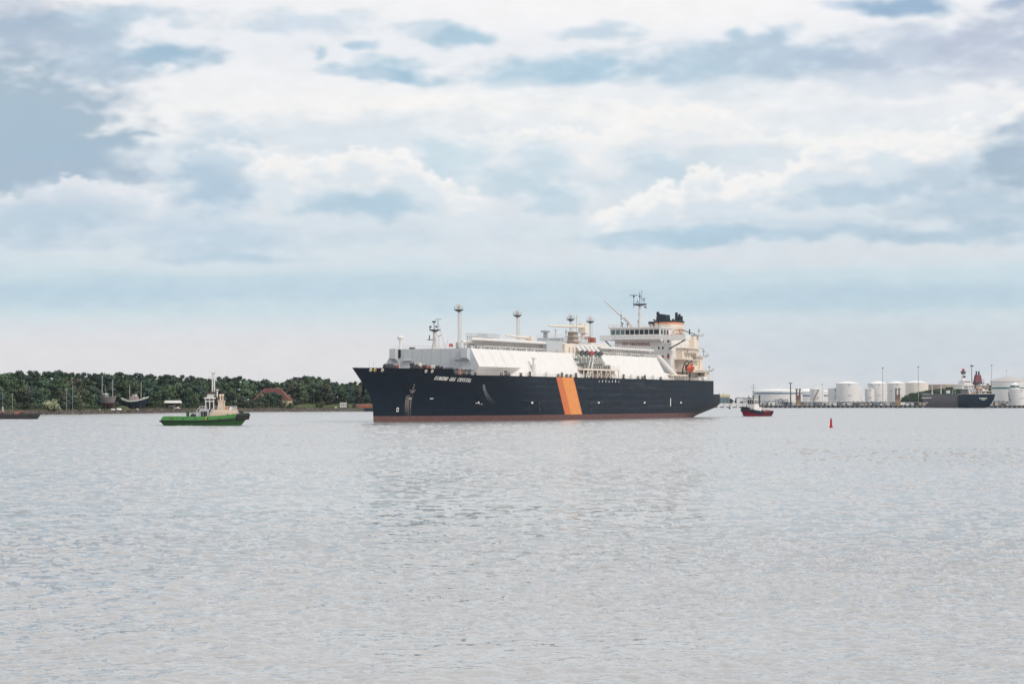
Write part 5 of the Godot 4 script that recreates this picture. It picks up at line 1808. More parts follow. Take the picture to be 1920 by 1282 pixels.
func build_tanker() -> void:
	var o := thing("moored_tanker", "dark hulled tanker with maroon funnel moored at the oil terminal", "ship", at(1838.5, 2385), deg_to_rad(195.7))
	var lv := [[-0.6, 15.4, 4.0, 134.0, 0.0, 0.0, 0.55, 2.2], [4.0, 16.8, 1.0, 136.0, 0.0, 0.0, 0.8, 2.3], [9.0, 17.2, -2.0, 138.0, 0.5, 0.3, 0.92, 2.4], [14.4, 17.2, -4.0, 141.0, 2.8, 0.8, 0.95, 2.5]]
	var rows := hull_levels(lv)
	var b := MB.new()
	var quarter := []
	var side := []
	for l in rows:
		quarter.append(l.slice(0, 4))
		side.append(l.slice(3))
	both_sides(b, quarter)
	close_stern(b, rows)
	var hull := part(b, "hull", mats.tanker_hull, o)
	b = MB.new()
	both_sides(b, side)
	part(b, "sheen_hull_side", mats.tanker_side, o)  # paler than the stern quarter: grazing sky sheen put into the colour
	b = MB.new()
	deck_over(b, rows[3], 0.4)
	part(b, "deck", mats.tanker_deck, o)
	for k in 6:
		panel(-6.5 + k * 1.6, -5.3 + k * 1.6, 10.2, 11.0, -3.2, -2.75, "lettering", mats.letter, hull)
	for k in 3:
		panel(-4.6 + k * 1.6, -3.6 + k * 1.6, 8.8, 9.4, -2.8, -2.2, "lettering", mats.letter, hull)
	for k in 7:
		var w := 17.1 - k * 0.03
		panel(w - 1.2, w - 0.0 + 0.25, 10.6, 11.8, 84.0 + k * 3.6, 86.4 + k * 3.6, "lettering", mats.letter, hull)
	b = MB.new()
	b.box(-15.0, 13.0, 12.8, 15.8, 2.0, 30.0)
	part(b, "poop_house", mats.tanker_grey, o)
	for q in [[-15.5, 1.5, 15.8, 18.6, 4.0, 28.0, 0], [-15.5, 1.0, 19.0, 21.8, 5.0, 28.0, 1], [-15.0, 0.0, 22.2, 24.6, 6.0, 28.0, 0]]:
		var h := panel(q[0], q[1], q[2], q[3], q[4], q[5], "deckhouse", [mats.cream, mats.tanker_brown][q[6]], o)
		for k in 5:
			panel(q[0] + 1.5 + k * 2.7, q[0] + 2.9 + k * 2.7, q[2] + 0.9, q[3] - 0.7, q[4] - 0.08, q[4] + 0.02, "window", mats.glass, h)
		panel(q[0] - 0.6, q[1] + 0.5, q[3], q[3] + 0.4, q[4] - 1.6, q[5], "deck_edge", mats.white, o)
	panel(1.5, 17.0, 21.0, 24.4, 10.0, 30.0, "bridge_block", mats.white, o)
	for k in 4:
		panel(3.5 + k * 3.2, 5.0 + k * 3.2, 22.2, 23.4, 9.92, 10.02, "window", mats.glass, o)
	panel(1.0, 18.0, 24.4, 24.8, 9.0, 31.0, "bridge_wing", mats.offwhite, o)
	panel(3.0, 13.0, 24.8, 27.6, 12.0, 28.0, "deckhouse", mats.white, o)
	panel(4.5, 12.0, 27.6, 30.4, 14.0, 27.0, "wheelhouse", mats.offwhite, o)
	for k in 4:
		panel(5.0 + k * 1.8, 6.2 + k * 1.8, 28.2, 29.6, 13.92, 14.02, "window", mats.glass, o)
	panel(2.0, 9.0, 15.8, 21.0, 5.0, 28.0, "deckhouse", mats.tanker_grey, o)
	b = MB.new()
	b.cyl(Vector3(10.5, 13.0, 6.0), 1.6, 5.6, 12)
	part(b, "storage_tank", mats.white, o)
	b = MB.new()
	b.hexa([Vector3(7.0, 30.4, 20.0), Vector3(11.4, 30.4, 20.0), Vector3(11.4, 30.4, 23.0), Vector3(7.0, 30.4, 23.0), Vector3(8.2, 37.6, 21.0), Vector3(10.2, 37.6, 21.0), Vector3(10.2, 37.6, 22.4), Vector3(8.2, 37.6, 22.4)])
	var mast := part(b, "radar_mast", mats.white, o)
	b = MB.new()
	b.prism([Vector2(6.4, 40.4), Vector2(12.0, 40.4), Vector2(10.6, 37.6), Vector2(7.8, 37.6)], 19.8, 23.4, 2)
	part(b, "platform", mats.winch, mast)
	b = MB.new()
	b.lathe(Vector3(9.2, 40.4, 21.6), [Vector2(1.3, 0), Vector2(1.8, 0.9), Vector2(1.7, 2.2), Vector2(1.0, 3.2), Vector2(0.05, 3.6)], 14)
	part(b, "radome", mats.radome, mast)
	panel(7.4, 10.2, 33.8, 35.6, 19.6, 20.4, "crest", mats.black, mast)
	b = MB.new()
	b.hexa([Vector3(-7.6, 24.6, 8.0), Vector3(1.0, 24.6, 8.0), Vector3(1.0, 24.6, 16.0), Vector3(-7.6, 24.6, 16.0), Vector3(-6.2, 36.6, 9.6), Vector3(-0.8, 36.6, 9.6), Vector3(-0.8, 36.6, 14.4), Vector3(-6.2, 36.6, 14.4)])
	var fun := part(b, "funnel", mats.maroon, o)
	b = MB.new()
	b.hexa([Vector3(-7.7, 24.7, 7.9), Vector3(1.1, 24.7, 7.9), Vector3(1.1, 24.7, 16.1), Vector3(-7.7, 24.7, 16.1), Vector3(-7.22, 28.4, 8.4), Vector3(0.62, 28.4, 8.4), Vector3(0.62, 28.4, 15.6), Vector3(-7.22, 28.4, 15.6)])
	part(b, "funnel_base", mats.soot, fun)
	for x in [-1.8, -4.9]:
		b = MB.new()
		b.cyl(Vector3(x, 36.4, 12.0), 1.0, 4.4, 10, 0.8)
		part(b, "exhaust_pipe", mats.soot, fun)
	b = MB.new()
	b.bar(Vector3(-0.3, 24.6, 20.0), Vector3(-0.3, 48.6, 20.0), 0.42, 0.25)
	b.bar(Vector3(-2.4, 46.4, 20.0), Vector3(1.4, 46.4, 20.0), 0.3)
	b.box(-2.4, -1.2, 46.0, 47.4, 19.4, 20.6)
	b.box(0.2, 1.4, 46.0, 47.2, 19.4, 20.6)
	part(b, "mast", mats.winch, o)
	b = MB.new()
	b.rail([Vector3(1, 24.8, 9.2), Vector3(17.8, 24.8, 9.2)], 1.2, 1.4, 0.1)
	b.rail([Vector3(-15, 25.0, 5.0), Vector3(-1, 25.0, 5.0)], 1.2, 1.4, 0.1)
	b.rail([Vector3(-15, 14.2, -3.6), Vector3(15, 14.2, -3.6)], 1.1, 1.4, 0.1)
	part(b, "railing", mats.offwhite, o)
	b = MB.new()
	for q in [[12.0, 17.6], [15.8, 17.6]]:
		b.bar(Vector3(q[0] + 1.0, 12.9, 34.0), Vector3(q[0] + 0.4, 19.6, 34.0), 0.3, -1.0, 4)
	b.bar(Vector3(12.4, 19.6, 34.0), Vector3(16.4, 19.6, 34.0), 0.3, -1.0, 4)
	b.bar(Vector3(12.6, 16.6, 34.0), Vector3(16.8, 16.6, 34.0), 0.25, -1.0, 4)
	part(b, "davit", mats.white, o)
	panel(13.0, 16.0, 16.2, 19.6, 46.0, 50.0, "locker", mats.white, o)
	for q in [[9.0, 76.0, 26.0, 0.7], [9.0, 98.0, 29.0, 0.5]]:
		b = MB.new()
		b.bar(Vector3(q[0], 12.8, q[1]), Vector3(q[0], q[2], q[1]), q[3], q[3] * 0.6, 8)
		if q[1] > 90.0:
			b.bar(Vector3(q[0], 28.0, q[1]), Vector3(q[0], 36.0, q[1]), 0.2, 0.12, 6)
			b.cyl(Vector3(q[0], 12.8, q[1]), 2.0, 5.0, 8, 0.6)
		part(b, "deck_mast", mats.white, o)
	panel(12.0, 15.6, 12.8, 15.6, 34.0, 92.0, "deck_pipe", mats.tanker_deck, o)
	panel(-15.4, -14.0, 13.2, 27.0, 3.0, 12.0, "crane_post", mats.tanker_green, o)
	b = MB.new()
	b.bar(Vector3(-12.0, 24.6, 14.0), Vector3(-12.0, 31.0, 14.0), 0.24)
	b.bar(Vector3(-13.8, 31.0, 14.0), Vector3(-9.6, 31.4, 14.0), 0.24)
	b.box(-12.8, -11.4, 26.0, 28.0, 13.4, 14.8)
	part(b, "antenna", mats.winch_light, o)
	var r := RandomNumberGenerator.new()
	r.seed = 3
	for k in 26:
		var x := r.randf_range(-14.5, 15.5)
		var y: float = [16.2, 19.0, 22.2, 25.0, 15.2][k % 5]
		panel(x, x + r.randf_range(0.8, 2.4), y, y + r.randf_range(0.8, 2.2), 1.6 + (k % 4), 2.8 + (k % 4), "deck_gear", [mats.winch, mats.white, mats.tanker_brown, mats.offwhite, mats.orange_brown][k % 5], o)
	for k in 7:
		b = MB.new()
		var x := -13.0 + k * 4.3
		var y0: float = 24.8 if k > 3 else 25.0
		b.bar(Vector3(x, y0, 18.0), Vector3(x, y0 + r.randf_range(3.0, 8.0), 18.0), 0.16, 0.1, 5)
		b.box(x - 0.5, x + 0.5, y0 + 1.6, y0 + 2.3, 17.6, 18.4)
		part(b, "antenna", mats.winch_light, o)
	for k in 5:
		b = MB.new()
		b.bar(Vector3(-15.0 + k * 3.9, 15.6, 3.4), Vector3(-15.0 + k * 3.9, 24.8, 3.4), 0.22, -1.0, 4)
		part(b, "stanchion", mats.offwhite, o)
	var lb := thing("lifeboat", "pale orange lifeboat tilted on the moored tanker's stern", "lifeboat", o.position + Basis(Vector3.UP, o.rotation.y) * Vector3(-0.6, 19.2, 2.6), o.rotation.y)
	b = MB.new()
	rows = hull_levels([[0.0, 0.3, 0.4, 5.0, 0.6, 0.0, 0.3, 2.0], [1.2, 1.7, 0.0, 6.0, 0.8, 0.0, 0.4, 2.2], [2.6, 1.5, 0.2, 5.8, 0.8, 0.0, 0.4, 2.2], [3.4, 0.0, 0.8, 5.0, 0.8, 0.0, 0.4, 2.0]])
	both_sides(b, rows)
	close_stern(b, rows)
	part(b, "hull", mats.lifeboat_pale, lb)
	panel(-0.9, 0.9, 3.0, 4.2, 2.0, 3.6, "steering_cupola", mats.lifeboat_pale, lb, 0.2)

func build_wakes() -> void:
	for q in [[-124.0, -656.0, 17.0, 0.16, 0.06], [-119.0, -651.0, 12.0, 0.2, -0.05], [-112.0, -661.0, 9.0, 0.14, 0.1], [-79.0, -652.0, 10.0, 0.16, -0.08], [-70.0, -668.0, 34.0, 0.15, 0.03], [-58.0, -676.0, 22.0, 0.13, 0.02], [-66.0, -728.0, 17.0, 0.2, 0.03], [-50.0, -741.0, 7.0, 0.25, 0.2], [90.0, -1006.0, 30.0, 0.28, 0.05], [104.0, -1012.0, 22.0, 0.24, 0.02], [131.0, -1070.0, 16.0, 0.22, 0.02], [108.0, -1046.0, 7.0, 0.2, -0.1], [-196.0, -895.0, 9.0, 0.2, 0.05]]:
		var b := MB.new()
		var rows := []
		for e in [[-1.0, 0.0], [-0.35, 0.8], [0.0, 1.0], [0.3, 0.75], [0.8, 0.0]]:
			var l := PackedVector3Array()
			for k in 25:
				var t := k / 24.0
				var y: float = q[3] * e[1] * sin(t * PI) * (0.75 + 0.4 * n_chop.get_noise_2d(q[0] + t * q[2], q[1]))
				l.append(Vector3(q[0] + t * q[2], y - 0.02, q[1] - e[0] * 1.3 + q[4] * t * q[2] + 0.8 * n_swell.get_noise_2d(t * q[2], q[0])))
			rows.append(l)
		b.grid(rows, Vector3.UP)
		struct(b, "wake", mats.wake)

# ---------------------------------------------------------------- the wooded shore on the left
var shore_pts := [[-300.0, 985.0], [-80.0, 1070.0], [0.0, 1105.0], [75.0, 1180.0], [180.0, 1236.0], [300.0, 1345.0], [480.0, 1484.0], [600.0, 1556.0], [720.0, 1572.0], [860.0, 1610.0]]
var skyline := [[-300.0, 692.0], [0.0, 693.0], [40.0, 692.0], [110.0, 691.5], [150.0, 692.0], [200.0, 694.0], [260.0, 697.5], [310.0, 698.0], [340.0, 700.0], [375.0, 703.0], [398.0, 707.0], [412.0, 704.0], [440.0, 702.0], [458.0, 705.0], [475.0, 709.0], [492.0, 707.0], [503.0, 713.0], [520.0, 711.0], [532.0, 709.0], [545.0, 709.0], [560.0, 704.0], [578.0, 702.0], [594.0, 702.0], [604.0, 707.0], [618.0, 709.0], [636.0, 718.0], [652.0, 714.0], [680.0, 713.0], [700.0, 716.0], [860.0, 718.0]]

func along(pts: Array, x: float) -> float:
	for k in pts.size() - 1:
		if x <= pts[k + 1][0]:
			return lerpf(pts[k][1], pts[k + 1][1], clampf((x - pts[k][0]) / (pts[k + 1][0] - pts[k][0]), 0.0, 1.0))
	return pts[-1][1]

func ground_at(px: float, inland: float) -> float:
	var bank := smoothstep(0.0, 9.0, inland) * 2.3
	bank += smoothstep(8.0, 46.0, inland) * (3.0 * smoothstep(535.0, 562.0, px) * smoothstep(722.0, 696.0, px) + 1.1 * smoothstep(262.0, 285.0, px) * smoothstep(350.0, 330.0, px))
	return bank + smoothstep(20.0, 200.0, inland) * lerpf(4.0, 3.0, clampf(px / 700.0, 0, 1)) + 0.25 * sin(px * 0.09) * smoothstep(4.0, 12.0, inland)

func build_shore() -> void:
	var b := MB.new()
	b.colored = true
	var rows := []
	for off in [-3.0, 0.0, 1.6, 3.4, 5.5, 8.0, 11.0, 18.0, 30.0, 60.0, 110.0, 220.0, 500.0]:
		var l := PackedVector3Array()
		var px := -300.0
		while px <= 860.0:
			var d := along(shore_pts, px)
			l.append(at(px, d + off, ground_at(px, off) + (-0.6 if off < 0 else 0.0) + (rng.randf_range(-0.25, 0.25) if off > 0 and off < 9.0 else 0.0)))
			px += 5.0
		rows.append(l)
	b.grid(rows, Vector3.UP)
	var w: int = rows[0].size()
	for k in b.c.size():
		var r := k / w
		b.c[k] = Color(0.085, 0.075, 0.066) if r < 6 else (Color(0.10, 0.085, 0.065) if r == 6 else Color(0.085, 0.105, 0.035))
	struct(b, "shore_ground", mats.ground)
	# rocks of the bank: nobody could count them
	b = MB.new()
	b.colored = true
	for k in 5200:
		var px := rng.randf_range(-120.0, 800.0)
		var off := rng.randf_range(-0.8, 7.5)
		var c := at(px, along(shore_pts, px) + off, ground_at(px, maxf(off, 0.0)))
		var s := rng.randf_range(0.25, 0.75)
		var t := rng.randf_range(0.06, 0.20)
		b.col = Color(t * 1.06, t * rng.randf_range(0.86, 0.98), t * rng.randf_range(0.74, 0.9))
		var p := []
		for q in [[-1, -1, -1], [1, -1, -1], [1, -1, 1], [-1, -1, 1], [-1, 1, -1], [1, 1, -1], [1, 1, 1], [-1, 1, 1]]:
			p.append(c + Vector3(q[0] * s * rng.randf_range(0.6, 1.1), q[1] * s * rng.randf_range(0.35, 0.7), q[2] * s * rng.randf_range(0.6, 1.1)))
		b.hexa(p)
	stuff(b, "bank_rocks", mats.ground, "dark rubble stones lining the bank under the trees", "rocks")
	# dry grass and weeds on top of the bank
	b = MB.new()
	b.colored = true
	for k in 9000:
		var px := rng.randf_range(-120.0, 800.0)
		var off := 7.0 + pow(rng.randf(), 2.0) * 14.0
		var c := at(px, along(shore_pts, px) + off, ground_at(px, off) - 0.1)
		var h := rng.randf_range(0.3, 1.1)
		var a := rng.randf() * TAU
		var e := Vector3(cos(a), 0, sin(a)) * rng.randf_range(0.15, 0.4)
		var g := rng.randf()
		b.col = Color(0.075, 0.10, 0.035).lerp(Color(0.17, 0.15, 0.09), g * g)
		b.tri(c - e, c + e, c + Vector3(rng.randf_range(-0.3, 0.3), h, rng.randf_range(-0.3, 0.3)), Vector3(0, 0.4, 1))
	stuff(b, "grass", mats.leaf, "rough grass and weeds along the top of the bank", "grass")
	b = MB.new()                                   # a level quay wall of old stone below the beached boats
	for k in 14:
		var px := 232.0 + k * 7.6
		var d := along(shore_pts, px) + 4.6
		var p := at(px, d)
		var q := at(px + 7.4, along(shore_pts, px + 7.4) + 4.6)
		b = MB.new()
		b.hexa([p + Vector3(0, 0.6, 0.2), q + Vector3(0, 0.6, 0.2), q + Vector3(0, 0.6, -1.2), p + Vector3(0, 0.6, -1.2), p + Vector3(0, 2.5, 0), q + Vector3(0, 2.5, 0), q + Vector3(0, 2.5, -1.2), p + Vector3(0, 2.5, -1.2)])
		if k == 0:
			quay_wall = thing("stone_wall", "low reddish stone wall along the bank below the beached boats", "wall")
		part(b, "block", mats.stone if k % 3 else mats.stone_pale, quay_wall)

var quay_wall: Node3D

# ---------------------------------------------------------------- trees
func leaf(b: MB, c: Vector3, out: Vector3, s: float, col: Color, r: RandomNumberGenerator) -> void:
	var n := (out * 0.7 + Vector3(r.randf_range(-1, 1), r.randf_range(-0.6, 1), r.randf_range(-1, 1))).normalized()
	var u := n.cross(Vector3(r.randf_range(-1, 1), r.randf_range(-1, 1), r.randf_range(-1, 1))).normalized() * s
	var w := n.cross(u).normalized() * s * r.randf_range(0.5, 0.9)
	var m := (out * 0.6 + n * 0.4).normalized()
	var i := b.v.size()
	for p in [c - u * 0.9, c + w, c + u, c - w]:
		b.v.append(p)
		b.n.append(m)
		b.c.append(col)
	var f := [0, 1, 2, 0, 2, 3] if (b.v[i + 2] - b.v[i]).cross(b.v[i + 1] - b.v[i]).dot(m) > 0 else [0, 2, 1, 0, 3, 2]
	for k in f:
		b.idx.append(i + k)

func make_tree(kind: String, sd: int) -> Node3D:
	var r := RandomNumberGenerator.new()
	r.seed = sd
	var o := Node3D.new()
	var tr := MB.new()
	var cr := MB.new()
	cr.colored = true
	var lobes := []
	var lean := Vector3(r.randf_range(-0.5, 0.5), 0, r.randf_range(-0.5, 0.5))
	var tone := Color(0.062, 0.100, 0.056)
	var ls := 0.62
	var per := 120
	match kind:
		"pine":
			tone = Color(0.034, 0.062, 0.037)
			tr.bar(Vector3.ZERO, lean + Vector3(0, 13.5, 0), 0.3, 0.14, 6)
			for k in 15:
				var y := r.randf_range(7.0, 17.8)
				var reach := r.randf_range(0.4, 3.4) * smoothstep(20.5, 13.0, y)
				var a := r.randf() * TAU
				lobes.append([lean + Vector3(cos(a) * reach, y, sin(a) * reach), r.randf_range(1.0, 2.1), 0.55])
				if k < 6:
					tr.bar(lean * 0.8 + Vector3(0, y - 2.5, 0), lobes[-1][0], 0.12, 0.05, 4)
			lobes.append([lean + Vector3(0, 17.4, 0), 1.5, 0.75])
			per = 105
			ls = 0.5
		"broad":
			tr.bar(Vector3.ZERO, lean + Vector3(0, 6.0, 0), 0.4, 0.25, 6)
			for k in 22:
				var a := r.randf() * TAU
				var y := r.randf_range(3.0, 12.8)
				var reach := r.randf_range(0.6, 4.2) * sqrt(maxf(0.05, 1.0 - pow((y - 7.0) / 7.5, 2.0)))
				lobes.append([lean + Vector3(cos(a) * reach, y, sin(a) * reach), r.randf_range(0.9, 2.5), 0.7])
				if k < 7:
					tr.bar(lean * 0.7 + Vector3(0, 4.0, 0), lobes[-1][0], 0.16, 0.05, 4)
			lobes.append([lean + Vector3(0, 11.6, 0), 2.2, 0.8])
		"light":
			tone = Color(0.098, 0.142, 0.062)
			tr.bar(Vector3.ZERO, lean + Vector3(0, 6.0, 0), 0.3, 0.18, 6)
			for k in 18:
				var a := r.randf() * TAU
				var y := r.randf_range(2.4, 12.0)
				var reach := r.randf_range(0.4, 3.4)
				lobes.append([lean + Vector3(cos(a) * reach, y, sin(a) * reach), r.randf_range(0.8, 2.0), 0.8])
			lobes.append([lean + Vector3(0, 11.2, 0), 1.8, 0.9])
			ls = 0.52
		"willow":
			tone = Color(0.080, 0.106, 0.062)
			tr.bar(Vector3.ZERO, lean + Vector3(0, 5.0, 0), 0.45, 0.3, 6)
			for k in 20:
				var a := r.randf() * TAU
				var y := r.randf_range(1.2, 9.8)
				var reach := r.randf_range(1.0, 4.4)
				lobes.append([lean + Vector3(cos(a) * reach, y, sin(a) * reach), r.randf_range(0.9, 2.3), 0.8])
			lobes.append([lean + Vector3(0, 9.6, 0), 2.0, 0.8])
		"bush":
			tone = Color(0.070, 0.105, 0.045)
			tr.bar(Vector3.ZERO, Vector3(0, 1.4, 0), 0.15, 0.1, 5)
			for k in 7:
				var a := r.randf() * TAU
				var reach := r.randf_range(0.3, 2.2)
				lobes.append([Vector3(cos(a) * reach, r.randf_range(0.7, 2.4), sin(a) * reach), r.randf_range(0.8, 1.5), 0.8])
			ls = 0.42
			per = 90
		"blossom":
			tone = Color(0.55, 0.57, 0.40)
			tr.bar(Vector3.ZERO, Vector3(0, 2.4, 0), 0.22, 0.12, 5)
			for k in 15:
				var a := r.randf() * TAU
				var reach := r.randf_range(0.5, 4.6)
				lobes.append([Vector3(cos(a) * reach * 1.15, r.randf_range(0.9, 5.4) * (1.0 - reach * 0.09), sin(a) * reach * 0.8), r.randf_range(0.9, 1.6), 0.85])
			ls = 0.36
			per = 150
	var own := r.randf_range(0.78, 1.28)
	tone = Color(tone.r * own * r.randf_range(0.85, 1.15), tone.g * own, tone.b * own * r.randf_range(0.8, 1.35))
	for q in lobes:
		var shade := r.randf_range(0.86, 1.14)
		var warm := r.randf_range(-0.12, 0.12)
		for k in int(per * (0.6 + 0.2 * q[1])):
			var d := Vector3(r.randfn(), r.randfn(), r.randfn()).normalized()
			var p: Vector3 = q[0] + Vector3(d.x, d.y * q[2], d.z) * q[1] * pow(r.randf(), 0.5) * r.randf_range(0.9, 1.35)
			var g := shade * r.randf_range(0.82, 1.2)
			var c := Color(tone.r * g * (1.0 + warm), tone.g * g, tone.b * g * (1.0 - warm))
			if kind == "blossom":
				c = c.lerp(Color(0.06, 0.10, 0.035), 0.75 if r.randf() < 0.4 else 0.0)
			leaf(cr, p, d, ls * r.randf_range(0.7, 1.3), c, r)
	part(cr, "crown", mats.leaf, o)
	part(tr, "trunk", mats.bark, o)
	o.set_meta("base", {"pine": "pine_tree", "broad": "broadleaf_tree", "light": "birch_tree", "willow": "willow_tree", "bush": "bush", "blossom": "blossom_tree"}[kind])
	o.set_meta("category", "bush" if kind == "bush" else "tree")
	return o

const TREE_HIGH := {"pine": 18.9, "broad": 14.2, "light": 13.4, "willow": 11.2, "bush": 3.2, "blossom": 6.2}
var stock := {}

func plant(kind: String, px: float, d: float, y: float, high: float, label: String, group: String) -> Node3D:
	var list: Array = stock[kind]
	var t := copy(list[rng.randi() % list.size()], at(px, d, y - 0.2), rng.randf() * TAU, high / TREE_HIGH[kind], label, group)
	return t

func build_trees() -> void:
	for kind in ["pine", "broad", "light", "willow", "bush"]:
		stock[kind] = []
		for k in ({"pine": 6, "broad": 7, "light": 4, "willow": 4, "bush": 3}[kind]):
			stock[kind].append(make_tree(kind, kind.hash() % 997 + k * 31))
	stock["blossom"] = [make_tree("blossom", 5)]
	var where := func(px: float) -> String:
		if px < 60: return "near the left picture edge"
		if px < 186: return "left of the beached boats"
		if px < 290: return "behind the beached boats"
		if px < 385: return "behind the white-roofed shelter"
		if px < 470: return "behind the green tugboat"
		if px < 556: return "beside the red-roofed house"
		return "left of the ship's bow"
	var look := {"pine": "dark pine", "broad": "broad green tree", "light": "light green tree", "willow": "low grey-green tree", "bush": "low green bush"}
	# the skyline row, then rows forward to the bank
	for row in [[120.0, 7.6, 0], [84.0, 13.5, 1], [52.0, 14.0, 2], [27.0, 16.0, 3]]:
		var px := -75.0 + rng.randf_range(0, 6)
		while px < 770.0:
			var inland: float = row[0] + rng.randf_range(-12.0, 12.0) * (1.0 if row[2] < 3 else 0.45)
			var d: float = along(shore_pts, px) + inland
			var g := ground_at(px, inland)
			var top := hgt(along(skyline, px), d) - g
			var kind := "broad"
			var high := top
			var u := rng.randf()
			match row[2]:
				0:
					kind = "pine" if px < 480 or u < 0.6 else "broad"
					high = top + rng.randf_range(-2.2, 0.2)
				1:
					kind = "pine" if u < 0.35 and px < 560 else ("light" if u > 0.82 else "broad")
					high = top * rng.randf_range(0.80, 0.94)
				2:
					kind = "light" if u < 0.28 else ("willow" if u > 0.85 else ("pine" if u > 0.74 else "broad"))
					high = top * rng.randf_range(0.62, 0.84)
				3:
					kind = "willow" if u < 0.45 else ("light" if u < 0.62 else "broad")
					high = top * rng.randf_range(0.34, 0.58)
			var skip: bool = row[2] == 3 and ((px > 176 and px < 288) or (px > 300 and px < 346) or (px > 60 and px < 112) or (px > 470 and px < 705)) or row[2] == 2 and ((px > 470 and px < 558) or (px > 180 and px < 220))
			skip = skip or row[2] == 1 and px > 476 and px < 546
			if not skip:
				var place: String = ["on the skyline", "in the upper wood", "in the middle wood", "at the wood's front edge"][row[2]]
				plant(kind, px, d, g, high, "%s %s %s" % [look[kind], place, where.call(px)], "%ss %s %s" % [look[kind], place, where.call(px)])
			px += row[1] * rng.randf_range(0.75, 1.3) * (1.12 if px < 300 else 1.0)
	# single trees one can point to
	plant("blossom", 89.0, along(shore_pts, 89.0) + 11.0, 1.9, 8.4, "white blossoming bush on the bank left of the beached boats", "")
	plant("bush", 146.0, along(shore_pts, 146) + 9.0, 2.0, 2.9, "small green bush alone on the bank between blossoming tree and boats", "")
	plant("bush", 600.0, along(shore_pts, 600) + 16.0, 2.6, 4.6, "round dark bush on the grass right of the red-roofed house", "")
	plant("bush", 538.0, along(shore_pts, 538) + 14.0, 2.2, 4.6, "dense dark bush below the house's cream gable", "")
	for q in [[484.0, 7.6], [492.0, 9.2], [500.0, 11.6], [509.0, 12.2], [517.0, 11.6], [524.0, 10.2]]:
		plant("broad", q[0], along(shore_pts, q[0]) + 34.0, 2.6, q[1], "dark tree standing in front of the red-roofed house", "dark trees in front of the red-roofed house")
	for q in [558.0, 572.0, 588.0, 604.0, 620.0, 640.0, 658.0, 672.0]:
		plant("broad" if int(q) % 3 else "willow", q, along(shore_pts, q) + 50.0, ground_at(q, 50.0), (hgt(along(skyline, q), 1610.0) - 5.0) * rng.randf_range(0.66, 0.85), "full green tree behind the lawn left of the ship's bow", "green trees behind the lawn left of the ship's bow")
	for q in [[474.0, 5.5], [486.0, 4.6], [528.0, 4.8], [464.0, 5.0], [650.0, 3.4], [664.0, 3.8]]:
		plant("willow", q[0], along(shore_pts, q[0]) + 13.0, 2.2, q[1], "low grey-green shrub on the bank %s" % ("below the red-roofed house" if q[0] < 560 else "beside the white kiosk"), "low shrubs on the bank")
	# undergrowth that fills the wood behind the front trees
	var b := MB.new()
	b.colored = true
	for k in 9000:
		var px := rng.randf_range(-110.0, 800.0)
		var off := rng.randf_range(24.0, 66.0)
		if px > 536 and px < 700:
			off += 34.0
		if px > 180 and px < 285:
			off += 12.0
		var g := rng.randf_range(0.6, 1.3)
		leaf(b, at(px, along(shore_pts, px) + off, ground_at(px, off) + pow(rng.randf(), 1.4) * 4.2), Vector3(0, 0.5, 0.8).normalized(), 0.8, Color(0.038 * g, 0.060 * g, 0.026 * g), rng)
	stuff(b, "undergrowth", mats.leaf, "dark undergrowth filling the wood between the trunks", "undergrowth")

